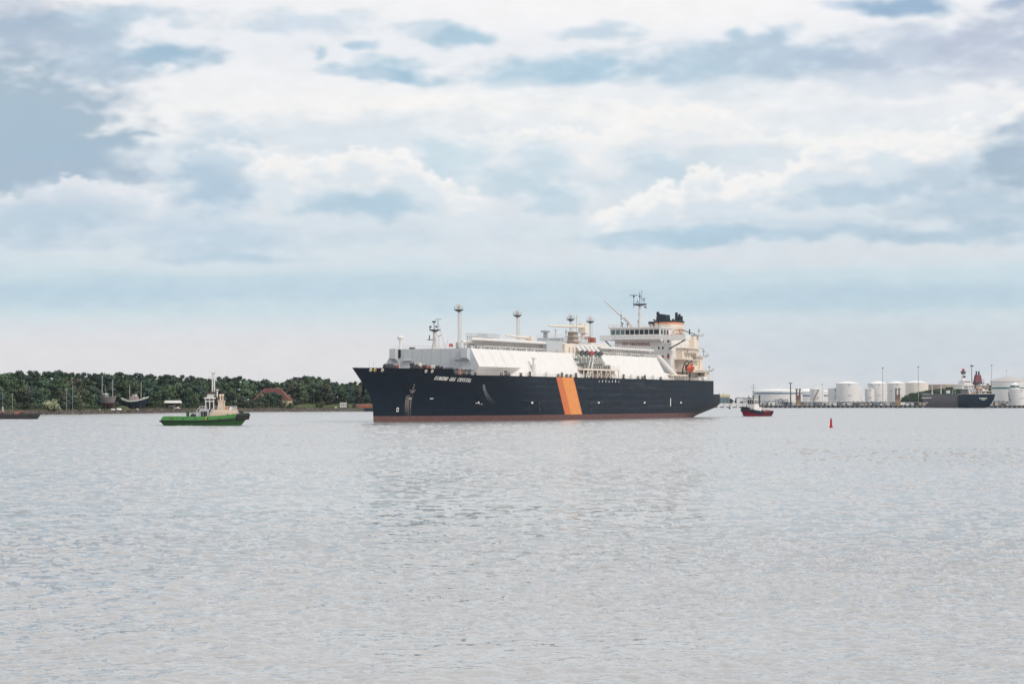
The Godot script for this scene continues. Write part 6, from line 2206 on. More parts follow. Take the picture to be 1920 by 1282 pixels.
# ---------------------------------------------------------------- house, shelter, kiosk and the like on the left shore
func build_left_buildings() -> void:
	var d := along(shore_pts, 512.0) + 62.0
	var o := thing("country_house", "cream house with big red tiled roof among the trees", "house", at(513.0, d, 3.2), deg_to_rad(-10.0))
	o.scale = Vector3(1.04, 0.97, 1.0)
	panel(-12.0, 12.0, 0, 5.6, -5.5, 5.5, "wall", mats.cream_wall, o)
	var b := MB.new()                              # main roof, ridge along x, hipped at the left
	b.quad(Vector3(-12.8, 5.3, 6.2), Vector3(13.0, 5.3, 6.2), Vector3(5.2, 13.4, 0), Vector3(-6.5, 13.4, 0), Vector3(0, 1, 1))
	b.quad(Vector3(-12.8, 5.3, -6.2), Vector3(13.0, 5.3, -6.2), Vector3(5.2, 13.4, 0), Vector3(-6.5, 13.4, 0), Vector3(0, 1, -1))
	b.tri(Vector3(-12.8, 5.3, 6.2), Vector3(-12.8, 5.3, -6.2), Vector3(-6.5, 13.4, 0), Vector3(-1, 1, 0))
	b.tri(Vector3(13.0, 5.3, 6.2), Vector3(13.0, 5.3, -6.2), Vector3(5.2, 13.4, 0), Vector3(1, 1, 0))
	var roof := part(b, "roof", mats.roof_red, o)
	for s in [[-12.8, 6.2, -6.5], [13.0, 6.2, 5.2]]:
		b = MB.new()
		b.bar(Vector3(s[0], 5.4, s[1]), Vector3(s[2], 13.5, 0), 0.28, -1.0, 5)
		part(b, "ridge", mats.roof_pale, roof)
	b = MB.new()
	b.bar(Vector3(-6.5, 13.5, 0), Vector3(5.2, 13.5, 0), 0.25, -1.0, 5)
	part(b, "ridge", mats.roof_pale, roof)
	for k in 2:                                    # two cross gables towards the water
		var x := -5.8 + k * 6.0
		b = MB.new()
		b.quad(Vector3(x - 3.2, 6.2, 7.2), Vector3(x, 11.6, 7.2), Vector3(x, 11.6, 1.0), Vector3(x - 3.2, 6.2, 1.0), Vector3(-1, 1, 0))
		b.quad(Vector3(x + 3.2, 6.2, 7.2), Vector3(x, 11.6, 7.2), Vector3(x, 11.6, 1.0), Vector3(x + 3.2, 6.2, 1.0), Vector3(1, 1, 0))
		part(b, "dormer_roof", mats.roof_red, roof)
		b = MB.new()
		b.tri(Vector3(x - 2.9, 6.2, 6.9), Vector3(x + 2.9, 6.2, 6.9), Vector3(x, 11.1, 6.9), Vector3(0, 0, 1))
		b.box(x - 2.7, x + 2.7, 0.0, 6.2, 5.4, 6.85)
		part(b, "gable_wall", mats.cream_wall, o)
		panel(x - 0.8, x + 0.8, 6.8, 8.2, 6.86, 6.96, "window", mats.glass, o)
	for k in 5:
		panel(-10.5 + k * 5.0, -9.2 + k * 5.0, 1.6, 3.4, 5.46, 5.56, "window", mats.glass, o)
	for z in [-2.6, 1.4]:
		panel(11.95, 12.06, 1.8, 3.6, z, z + 1.4, "window", mats.glass, o)
	panel(2.5, 3.7, 11.5, 14.6, -1.6, -0.6, "chimney", mats.rust_pale, roof)

	d = along(shore_pts, 324.0) + 13.0
	o = thing("open_shelter", "open boat shelter with low white roof on posts", "shelter", at(324.0, d, 2.3), deg_to_rad(4.0))
	b = MB.new()
	b.hexa([Vector3(-5.6, 3.9, -2.6), Vector3(5.6, 3.9, -2.6), Vector3(5.6, 3.9, 2.6), Vector3(-5.6, 3.9, 2.6), Vector3(-4.8, 5.5, -1.6), Vector3(4.8, 5.5, -1.6), Vector3(4.8, 5.5, 1.6), Vector3(-4.8, 5.5, 1.6)])
	part(b, "roof", mats.white, o)
	for x in [-5.0, -1.7, 1.7, 5.0]:
		for z in [-2.2, 2.2]:
			b = MB.new()
			b.bar(Vector3(x, -0.2, z), Vector3(x, 4.0, z), 0.11, -1.0, 5)
			part(b, "post", mats.winch, o)
	panel(-5.0, 5.0, 0.0, 3.6, -2.2, -2.05, "back_wall", mats.barge_deck, o)
	var bt := thing("covered_boat", "pale boat stored under the white shelter roof", "boat", at(324.0, d, 2.3) + Vector3(-3.2, 1.3, -0.2), deg_to_rad(92.0))
	b = MB.new()
	var rows := hull_levels([[0.0, 0.3, 0.3, 4.2, 0.1, 0.0, 0.6, 2.2], [0.9, 0.95, 0.0, 4.8, 0.3, 0.0, 0.7, 2.4]])
	both_sides(b, rows)
	close_stern(b, rows)
	part(b, "hull", mats.boat_white, bt)
	b = MB.new()
	deck_over(b, rows[1])
	part(b, "cover", mats.house_grey, bt)
	var car := thing("parked_car", "small white car parked at the right end of the shelter", "car", at(331.0, d - 5.0, 2.3), deg_to_rad(70.0))
	b = MB.new()
	b.prism([Vector2(-1.9, 0.35), Vector2(1.9, 0.35), Vector2(1.95, 0.8), Vector2(1.1, 0.95), Vector2(0.6, 1.42), Vector2(-1.0, 1.42), Vector2(-1.75, 0.95), Vector2(-1.95, 0.8)], -0.8, 0.8, 0)
	part(b, "body", mats.white, car)
	b = MB.new()
	b.prism([Vector2(0.98, 0.98), Vector2(0.55, 1.36), Vector2(-0.95, 1.36), Vector2(-1.5, 0.98)], -0.81, 0.81, 0)
	part(b, "window", mats.glass, car)
	for x in [-0.78, 0.78]:
		for z in [-1.2, 1.2]:
			b = MB.new()
			b.bar(Vector3(x - 0.1, 0.32, z), Vector3(x + 0.1, 0.32, z), 0.32, -1.0, 10)
			part(b, "wheel", mats.rubber, car)
	dinghy(185.0, along(shore_pts, 185) + 10.0, 2.2, 0.4, 0.7, "small white boat turned over left of the grey beached boat")
	dinghy(207.5, along(shore_pts, 207) + 8.0, 2.2, 1.4, 0.75, "small white boat turned over under the grey boat's bow")
	dinghy(217.5, along(shore_pts, 217) + 8.0, 2.2, 1.9, 0.95, "larger white boat turned over between the two beached boats")
	dinghy(254.5, along(shore_pts, 254) + 9.0, 2.3, 1.1, 0.6, "small white boat turned over below the dark blue boat")
	dinghy(627.0, along(shore_pts, 627) + 10.0, ground_at(627.0, 10.0), 1.5, 0.75, "white boat turned over on the grass left of the white kiosk")
	b = MB.new()
	b.lathe(at(228.0, along(shore_pts, 228) + 16.0, 1.6), [Vector2(6.0, 0), Vector2(4.6, 1.4), Vector2(2.6, 2.6), Vector2(0.1, 3.1)], 16)
	single(b, "grass_mound", mats.grass_pale, "rounded grassy mound between the two beached boats", "mound")

	d = along(shore_pts, 643.0) + 13.0
	o = thing("kiosk", "small white kiosk on the lawn left of the ship's bow", "kiosk", at(643.5, d, ground_at(643.5, 13.0)), 0.1)
	panel(-2.4, 2.4, 0, 3.4, -1.6, 1.6, "wall", mats.white, o)
	panel(-2.7, 2.7, 3.4, 3.7, -1.9, 1.9, "roof", mats.offwhite, o)
	for k in 3:
		panel(-1.9 + k * 1.4, -0.9 + k * 1.4, 1.3, 2.5, 1.58, 1.68, "window", mats.glass_teal, o)
	for q in [[672.0, 6.5, mats.rust_pale, "rust red container on the wharf left of the ship's bow"], [686.0, 4.6, mats.container_red, "brighter red container on the wharf close to the ship's stem"], [704.0, 6.5, mats.rust_pale, "red container behind the ship's bow"]]:
		o = thing("shipping_container", q[3], "container", at(q[0], along(shore_pts, q[0]) + 15.0, 2.3))
		panel(-q[1] / 2 - 0.4, q[1] / 2 + 0.4, 0, 2.6, -1.2, 1.2, "body", q[2], o)
		panel(-q[1] / 2 - 0.45, q[1] / 2 + 0.45, 2.6, 2.75, -1.25, 1.25, "roof", mats.offwhite, o)
	o = thing("wharf", "grey concrete wharf along the bank left of the ship's bow", "wharf")
	for k in 7:
		var p := at(634.0 + k * 9.0, along(shore_pts, 634.0 + k * 9.0) - 1.5)
		panel(p.x, p.x + 3.4, -0.5, 1.9, p.z - 5.0, p.z, "block", mats.stone_pale, o)
	o = thing("pontoon_barge", "dark blue flat barge moored beside the big ship's stem", "barge", at(683.0, along(shore_pts, 690) - 8.0), deg_to_rad(90.0))
	b = MB.new()
	rows = hull_levels([[-0.3, 2.8, 0.2, 17.6, 0, 0, 0.95, 6.0], [2.0, 3.0, 0.0, 18.0, 0.1, 0.1, 0.95, 6.0]])
	both_sides(b, rows)
	close_stern(b, rows)
	part(b, "hull", mats.navy_plain, o)
	b = MB.new()
	deck_over(b, rows[1], 0.1)
	part(b, "deck", mats.winch_light, o)
	for q in [[135.5, 16.0], [22.5, 9.0], [124.0, 12.0]]:
		o = thing("light_pole", "thin grey pole on the bank %s" % ("below the trees near the left edge" if q[0] < 60 else ("right of the blossoming bush" if q[0] < 130 else "left of the beached boats, the tallest one")), "pole", at(q[0], along(shore_pts, q[0]) + 9.0, 2.0))
		b = MB.new()
		b.bar(Vector3.ZERO, Vector3(0, q[1], 0), 0.12, 0.07, 6)
		part(b, "shaft", mats.winch_light, o)
		b = MB.new()
		b.box(-0.3, 0.3, q[1], q[1] + 0.25, -0.2, 0.5)
		part(b, "lamp_head", mats.offwhite, o)

# ---------------------------------------------------------------- oil terminal on the right
func tank(px0: float, px1: float, ytop: float, yroof: float, d: float, label: String, roof_m: Material, wall_m: Material, band: Material, band_y: float, stair := 0) -> Node3D:
	var r := (px1 - px0) / 2.0 / F * d
	var h := hgt(ytop, d) - 3.0
	var rise := hgt(yroof, d) - hgt(ytop, d)
	var o := thing("storage_tank", label, "tank", at((px0 + px1) / 2.0, d, 3.0))
	var b := MB.new()
	b.lathe(Vector3.ZERO, [Vector2(r, -1.0), Vector2(r, h)], 48)
	part(b, "shell", wall_m, o)
	b = MB.new()
	b.lathe(Vector3(0, h, 0), [Vector2(r, -0.1), Vector2(r + 0.3, 0.0), Vector2(r + 0.3, 0.3), Vector2(r * 0.86, rise * 0.32), Vector2(r * 0.6, rise * 0.66), Vector2(r * 0.3, rise * 0.9), Vector2(0.0, rise)], 48)
	part(b, "roof", roof_m, o)
	if band:
		var y := hgt(band_y, d) - 3.0
		b = MB.new()
		b.lathe(Vector3(0, y, 0), [Vector2(r, -0.9), Vector2(r + 0.12, -0.9), Vector2(r + 0.12, 0.9), Vector2(r, 0.9)], 48)
		part(b, "band", band, o)
	for k in range(1, int(h / 3.4)):
		b = MB.new()
		b.lathe(Vector3(0, k * 3.4, 0), [Vector2(r, -0.08), Vector2(r + 0.05, 0.0), Vector2(r, 0.08)], 48)
		part(b, "weld_ring", mats.tank_seam, o)
	b = MB.new()
	for k in 40:
		var a := TAU * k / 40.0
		var p := Vector3(cos(a) * r, h, sin(a) * r)
		b.bar(p, p + Vector3(0, 1.2, 0), 0.07, -1.0, 4)
		var a2 := TAU * (k + 1) / 40.0
		b.bar(p + Vector3(0, 1.2, 0), Vector3(cos(a2) * r, h + 1.2, sin(a2) * r), 0.07, -1.0, 4)
	part(b, "railing", mats.offwhite, o)
	if stair:
		b = MB.new()
		for k in 20:
			var a := PI / 2 - stair * (0.15 - k * 0.055)
			var a2 := PI / 2 - stair * (0.15 - (k + 1) * 0.055)
			b.bar(Vector3(cos(a), 0, sin(a)) * (r + 0.7) + Vector3(0, h * (1.0 - k / 20.0), 0), Vector3(cos(a2), 0, sin(a2)) * (r + 0.7) + Vector3(0, h * (1.0 - (k + 1) / 20.0), 0), 0.5, -1.0, 4)
		part(b, "stair", mats.stair_brown if stair > 0 else mats.winch_light, o)
	b = MB.new()
	b.box(-2.0, 2.0, h * 0.45, h * 0.45 + 0.5, r, r + 0.5)
	b.box(-0.6, 0.6, h - 2.0, h - 0.6, r, r + 0.6)
	part(b, "fitting", mats.winch_light, o)
	return o

func build_terminal() -> void:
	var b := MB.new()
	for q in [[1405, 1724, 2425], [1722, 1868, 2570], [1862, 2400, 2382]]:
		b = MB.new()
		b.hexa([at(q[0], q[2], -1), at(q[1], q[2], -1), at(q[1], 3600, -1), at(q[0], 3600, -1), at(q[0], q[2], 2.8), at(q[1], q[2], 2.8), at(q[1], 3600, 2.8 + (0.01 if q[0] == 1722 else 0.0)), at(q[0], 3600, 2.8 + (0.01 if q[0] == 1722 else 0.0))])
		var ground := struct(b, "quay", mats.quay)
		for px in range(q[0] + 3, mini(q[1], 1960), 9):
			b = MB.new()
			var p := at(px, q[2] - 0.3)
			b.box(p.x, p.x + 2.4, -0.4, 2.4, p.z, p.z + 0.7)
			part(b, "fender", mats.rubber, ground)
	# white jetty on piles
	var j := thing("jetty", "low white jetty on square piles right of the big ship's stern", "jetty", at(1376, 2440))
	panel(-34, 34, 3.4, 4.9, -4, 4, "deck", mats.offwhite, j)
	for i in 10:
		panel(-33 + i * 7.2, -30.6 + i * 7.2, -1, 3.4, 1.5, 3.6, "pile", mats.offwhite, j)
		panel(-33 + i * 7.2, -30.6 + i * 7.2, -1, 3.4, -3.6, -1.5, "pile", mats.offwhite, j)
	panel(-34, 34, 0.2, 1.2, -4, -3.8, "beam", mats.winch_light, j)
	var bl := thing("terminal_building", "grey block with pale yellow roof edge right behind the big ship's stern", "building", at(1358, 2600, 3))
	panel(-8, 6, 0, 9.4, -6, 6, "wall", mats.blue_grey, bl)
	panel(-10, 6.6, 9.4, 12.4, -6.6, 6.6, "roof", mats.yellow_pale, bl)
	for i in 3:
		panel(-6.6 + i * 4.2, -3.8 + i * 4.2, 2.0, 7.6, 5.95, 6.1, "window", mats.glass_teal, bl)
	b = MB.new()
	b.bar(Vector3(-6, 12.4, 0), Vector3(-6, 15.0, 0), 0.25)
	b.bar(Vector3(-1, 12.4, 0), Vector3(-1, 14.4, 0), 0.25)
	part(b, "vent", mats.winch, bl)
	bl = thing("terminal_building", "pale hall between the trees left of the red tugboat", "building", at(1394, 2700, 3))
	panel(-8, 10, 0, 8.0, -6, 6, "wall", mats.white, bl)
	panel(-8.4, 10.4, 8.0, 9.0, -6.4, 6.4, "roof", mats.house_grey, bl)
	panel(-5, -1, 0, 4.0, 5.95, 6.1, "door", mats.blue_grey, bl)
	# tanks
	tank(1412, 1505, 733.5, 729.0, 2680, "widest white tank with blue band left of the first rust loading tower", mats.tank_white, mats.tank_wall, mats.band_blue, 737.5)
	tank(1478, 1560, 734.5, 728.5, 2790, "broad white tank with lower blue band half hidden behind others", mats.tank_white, mats.tank_wall, mats.band_blue, 741.5)
	tank(1519, 1545, 729.6, 727.3, 2560, "slim white tank with diagonal stair right of the rust loading tower", mats.tank_white, mats.tank_wall, null, 0, 1)
	tank(1553, 1578, 728.8, 726.5, 2600, "slim white tank with reddish stair left of the biggest tank", mats.tank_white, mats.tank_wall, null, 0, -1)
	tank(1576, 1618, 728.8, 725.0, 2720, "low grey white tank behind the biggest tank", mats.tank_white, mats.tank_wall, null, 0)
	tank(1568, 1612, 719.3, 714.8, 2590, "biggest plain white tank in the middle of the tank row", mats.tank_white, mats.tank_wall, null, 0)
	tank(1622, 1640, 729.5, 728.5, 2620, "low white tank right of the biggest tank", mats.tank_white, mats.tank_wall, null, 0)
	tank(1629, 1664, 719.6, 714.4, 2640, "white cone-roofed tank under the tall thin mast", mats.tank_white, mats.tank_wall, null, 0)
	tank(1663, 1698, 719.0, 714.4, 2700, "white cone-roofed tank second from the right in the tank row", mats.tank_white, mats.tank_wall, null, 0)
	tank(1697, 1741, 718.2, 713.8, 2760, "warm lit cone-roofed tank at the right end of the row", mats.tank_white, mats.tank_warm_lit, null, 0)
	tank(1858, 1928, 715.6, 706.0, 2560, "grey domed tank with green band behind the moored tanker", mats.tank_grey, mats.tank_wall, mats.band_green, 727.5)
	tank(1905, 1985, 714.6, 704.0, 2700, "grey domed tank at the right picture edge", mats.tank_grey, mats.tank_wall, mats.band_green, 727.5)
	tank(1895, 1912, 722.0, 717.2, 2440, "small white domed tank with green collar at the right", mats.tank_white, mats.tank_wall, mats.band_green, 724.5)
	tank(1892, 1932, 730.0, 728.6, 2400, "low white tank in front at the right picture edge", mats.tank_white, mats.tank_wall, null, 0)
	var t := tank(1738, 1798, 721.5, 719.6, 2900, "brownish low tank above the tree mound", mats.tank_grey, mats.cream_dark, null, 0)
	# loading towers
	for q in [[1497.0, 2440.0, 729.3, "rust coloured loading tower standing before the wide white tank"], [1683.5, 2430.0, 728.2, "rust coloured loading tower left of the tree mound"]]:
		var o := thing("loading_tower", q[3], "tower", at(q[0], q[1], 2.8))
		var h: float = hgt(q[2], q[1]) - 2.8
		for x in [-2.0, 1.6]:
			b = MB.new()
			b.bar(Vector3(x, h * 0.35, 0), Vector3(x + 0.3, h, 0), 0.85, -1.0, 8)
			b.bar(Vector3(x + 0.3, h * 0.97, 0), Vector3(x + 0.3, h * 0.6, 2.2), 0.5, -1.0, 6)
			b.box(x - 0.8, x + 1.4, h - 1.6, h + 0.3, -1.0, 1.0)
			part(b, "loading_arm", mats.rust_tower, o)
		b = MB.new()
		b.box(-2.6, 2.8, h * 0.33, h * 0.62, -1.2, 1.2)
		part(b, "swivel_block", mats.rust_tower, o)
		b = MB.new()
		b.box(-2.7, 2.9, 0, h * 0.33, -1.4, 1.4, 0.3)
		part(b, "pedestal", mats.tower_yellow, o)
		if q[0] > 1600:
			b = MB.new()
			b.box(2.8, 9.0, 0.5, 3.0, -1.5, 1.5, 0.8)
			part(b, "gangway", mats.cream, o)
	# masts and poles
	for q in [[1482.8, 2430.0, 717.5, 0.9, "dark thick lattice post left of the rust loading tower"], [1542.2, 2430.0, 720.0, 0.3, "thin lamp post in front of the slim tank"], [1655.8, 2500.0, 689.0, 0.45, "tall thin mast rising from the white tank row"], [1722.6, 2500.0, 687.0, 0.45, "tall thin mast at the right end of the tank row"], [1860.2, 2450.0, 684.0, 0.4, "tall thin pale mast right of the moored tanker"], [1888.6, 2565.0, 694.0, 0.2, "thin spike on top of the grey domed tank"], [1632.0, 2430.0, 720.0, 0.3, "lamp post with drooping arms between the big tanks"], [1671.5, 2425.0, 733.0, 0.3, "short dark post left of the second loading tower"]]:
		var o := thing("mast", q[4], "mast", at(q[0], q[1], 2.8))
		var h: float = hgt(q[2], q[1]) - 2.8
		b = MB.new()
		b.bar(Vector3.ZERO, Vector3(0, h, 0), q[3], q[3] * 0.6, 6)
		part(b, "shaft", mats.winch_light if q[3] < 0.8 else mats.winch, o)
		b = MB.new()
		if q[0] == 1632.0:
			b.path([Vector3(0, h - 0.4, 0), Vector3(-1.6, h, 0), Vector3(-3.4, h - 2.6, 0)], 0.25)
			b.path([Vector3(0, h - 0.4, 0), Vector3(1.6, h, 0), Vector3(2.6, h - 2.0, 0)], 0.25)
		else:
			b.box(-q[3] * 2.2, q[3] * 2.2, h - 0.8, h, -q[3] * 1.5, q[3] * 1.5)
		part(b, "head", mats.winch, o)
	# pipe bridges, sheds and vehicles along the quay
	var r := RandomNumberGenerator.new()
	r.seed = 15
	for q in [[1408, 1470, 750.0, "grey blue pipe bridge at the foot of the widest tank"], [1502, 1572, 752.0, "grey pipe bridge at the foot of the slim tanks"], [1574, 1668, 751.5, "long grey pipe bridge before the biggest tank"], [1690, 1740, 754.0, "low pipe bridge below the tree mound"], [1864, 1935, 751.0, "grey pipe bridge right of the moored tanker"]]:
		var d := 2455.0
		var o := thing("pipe_bridge", q[3], "pipe bridge", at((q[0] + q[1]) / 2.0, d, 2.8))
		var half: float = (q[1] - q[0]) / 2.0 / F * d
		var h := hgt(q[2], d) - 2.8
		for i in 4:
			b = MB.new()
			b.bar(Vector3(-half, h - 0.5 - (i % 2) * 1.1, -1.2 + i * 0.9), Vector3(half, h - 0.5 - (i % 2) * 1.1, -1.2 + i * 0.9), 0.42, -1.0, 6)
			part(b, "pipe", [mats.blue_grey, mats.winch_light, mats.offwhite, mats.blue_grey][i], o)
		var x := -half
		while x < half:
			b = MB.new()
			b.box(x, x + 0.5, -0.2, h, -1.8, -1.2)
			b.box(x, x + 0.5, -0.2, h, 1.8, 2.4)
			b.box(x, x + 0.5, h - 2.3, h - 1.9, -1.2, 1.8)
			part(b, "trestle", mats.blue_grey, o)
			x += 5.2
	for q in [[1406.0, 1690.0, "long low blue grey bund wall before the tank row"], [1862.0, 1990.0, "low blue grey bund wall right of the moored tanker"]]:
		var o := thing("bund_wall", q[2], "wall", at(q[0], 2478, 2.8))
		var x := 0.0
		var full: float = (q[1] - q[0]) / F * 2478
		while x < full:
			panel(x, x + 6.9, 0, 3.0 + 1.3 * fmod(x * 0.37, 1.0), -0.8, 0.8, "panel", [mats.blue_grey, mats.house_grey, mats.quay][int(x / 7.0) % 3], o)
			x += 7.0
	var shades_ := [mats.blue_grey, mats.winch_light, mats.offwhite, mats.house_grey, mats.winch, mats.cream_dark]
	var sheds := [1418, 1431, 1447, 1462, 1474, 1512, 1528, 1548, 1562, 1588, 1604, 1622, 1642, 1660, 1698, 1708, 1718, 1730, 1869, 1880, 1890, 1902, 1914, 1926]
	var words := ["blue grey", "grey", "pale", "light grey", "dark", "brown"]
	for i in sheds.size():
		var d := 2432.0 + r.randf_range(-4, 8)
		var w := r.randf_range(1.6, 4.2)
		var h := r.randf_range(1.6, 4.0)
		var o := thing("quay_shed", "small %s shed on the quay %s" % [words[i % 6], "left of the first loading tower" if sheds[i] < 1490 else ("below the slim tanks" if sheds[i] < 1580 else ("below the biggest tanks" if sheds[i] < 1690 else ("below the tree mound" if sheds[i] < 1800 else "right of the moored tanker")))], "shed", at(sheds[i], d, 2.8), 0.0, "small sheds and machines on the quay")
		panel(-w, w, 0, h, -1.5, 1.5, "wall", shades_[i % 6], o)
		panel(-w - 0.2, w + 0.2, h, h + 0.35, -1.7, 1.7, "roof", shades_[(i + 1) % 6], o)
		panel(-w * 0.5, 0.2, 0, h * 0.7, 1.48, 1.58, "door", mats.winch, o)
	for k in 44:                                   # pumps, tanks and machines that clutter the quay
		var px: float = r.randf_range(1408, 1716) if k < 32 else r.randf_range(1868, 1940)
		var d := r.randf_range(2428.0, 2462.0) if k < 32 else r.randf_range(2390.0, 2440.0)
		var side := "left of the first loading tower" if px < 1490 else ("below the slim tanks" if px < 1580 else ("below the biggest tanks" if px < 1690 else ("below the tree mound" if px < 1800 else "right of the moored tanker")))
		var o := thing("quay_machine", "small %s machine or drum on the quay %s" % [words[k % 6], side], "machinery", at(px, d, 2.8), r.randf_range(-0.4, 0.4), "machines and drums that clutter the oil quay")
		var w := r.randf_range(0.7, 2.2)
		var h := r.randf_range(0.9, 3.4)
		if k % 3 == 0:
			b = MB.new()
			b.bar(Vector3(-w, 1.1, 0), Vector3(w, 1.1, 0), 0.9, -1.0, 10)
			part(b, "drum", shades_[k % 6], o)
			panel(-w * 0.7, w * 0.7, 0, 0.5, -0.7, 0.7, "cradle", mats.winch, o)
		else:
			panel(-w, w, 0, h, -1.0, 1.0, "body", shades_[k % 6], o, 0.1)
			b = MB.new()
			b.bar(Vector3(w * 0.5, h, 0), Vector3(w * 0.5, h + r.randf_range(0.8, 4.0), 0), 0.14, -1.0, 5)
			part(b, "pipe", mats.winch_light, o)
			panel(-w - 0.4, -w, 0.2, h * 0.6, -0.6, 0.6, "valve", mats.winch, o)
	b = MB.new()
	b.path([at(1891, 2395, 17.5), at(1893, 2395, 10.0), at(1900, 2395, 4.2)], 0.35)
	single(b, "drain_pipe", mats.winch, "dark bent pipe down the low white tank at the right edge", "pipe")
	var arch := thing("steel_gantry", "dark steel frame on the quay before the widest tank", "gantry", at(1466, 2430, 2.8))
	panel(-7.4, 7.4, 5.6, 6.6, -1, 1, "beam", mats.blue_grey, arch)
	for x in [-7.2, -3.6, 0.0, 3.6, 6.6]:
		panel(x, x + 0.6, 0, 5.6, -0.6, 0.6, "post", mats.blue_grey, arch)
	# the tree mound, and far trees left of the tanks
	b = MB.new()
	b.hexa([at(1686, 2580, 2.7), at(1806, 2580, 2.7), at(1806, 2760, 2.7), at(1700, 2760, 2.7), at(1706, 2620, 5.0), at(1806, 2620, 13.0), at(1806, 2720, 13.0), at(1712, 2720, 6.0)])
	struct(b, "hill", mats.grass_pale)
	for row in 4:
		for i in 30:
			var u := clampf((i + rng.randf_range(-0.4, 0.4)) / 29.0, 0.0, 1.0)
			var px := lerpf(1692.0, 1800.0, u)
			var v := row / 3.0
			var d := lerpf(2584.0, 2680.0, v)
			var base := lerpf(2.8, lerpf(4.5, 12.5, u), v)
			var topy := lerpf(747.0, 723.5, pow(u, 0.45)) + rng.randf_range(-0.6, 1.6)
			var high := maxf(3.0, (hgt(topy, d) - base) * lerpf(0.6, 1.0, v))
			plant("broad", px, d, base, high, "bluish green tree %s the mound left of the moored tanker" % ["at the foot of", "low on", "high on", "on top of"][row], "trees on the mound left of the moored tanker")
	for i in 22:
		var px := rng.randf_range(1362, 1422)
		plant("broad", px, 2760.0 + rng.randf_range(-30, 60), 2.8, rng.randf_range(6.5, 10.5) * smoothstep(1352.0, 1372.0, px), "far bluish tree between the big ship's stern and the tanks", "far trees between the big ship's stern and the tanks")

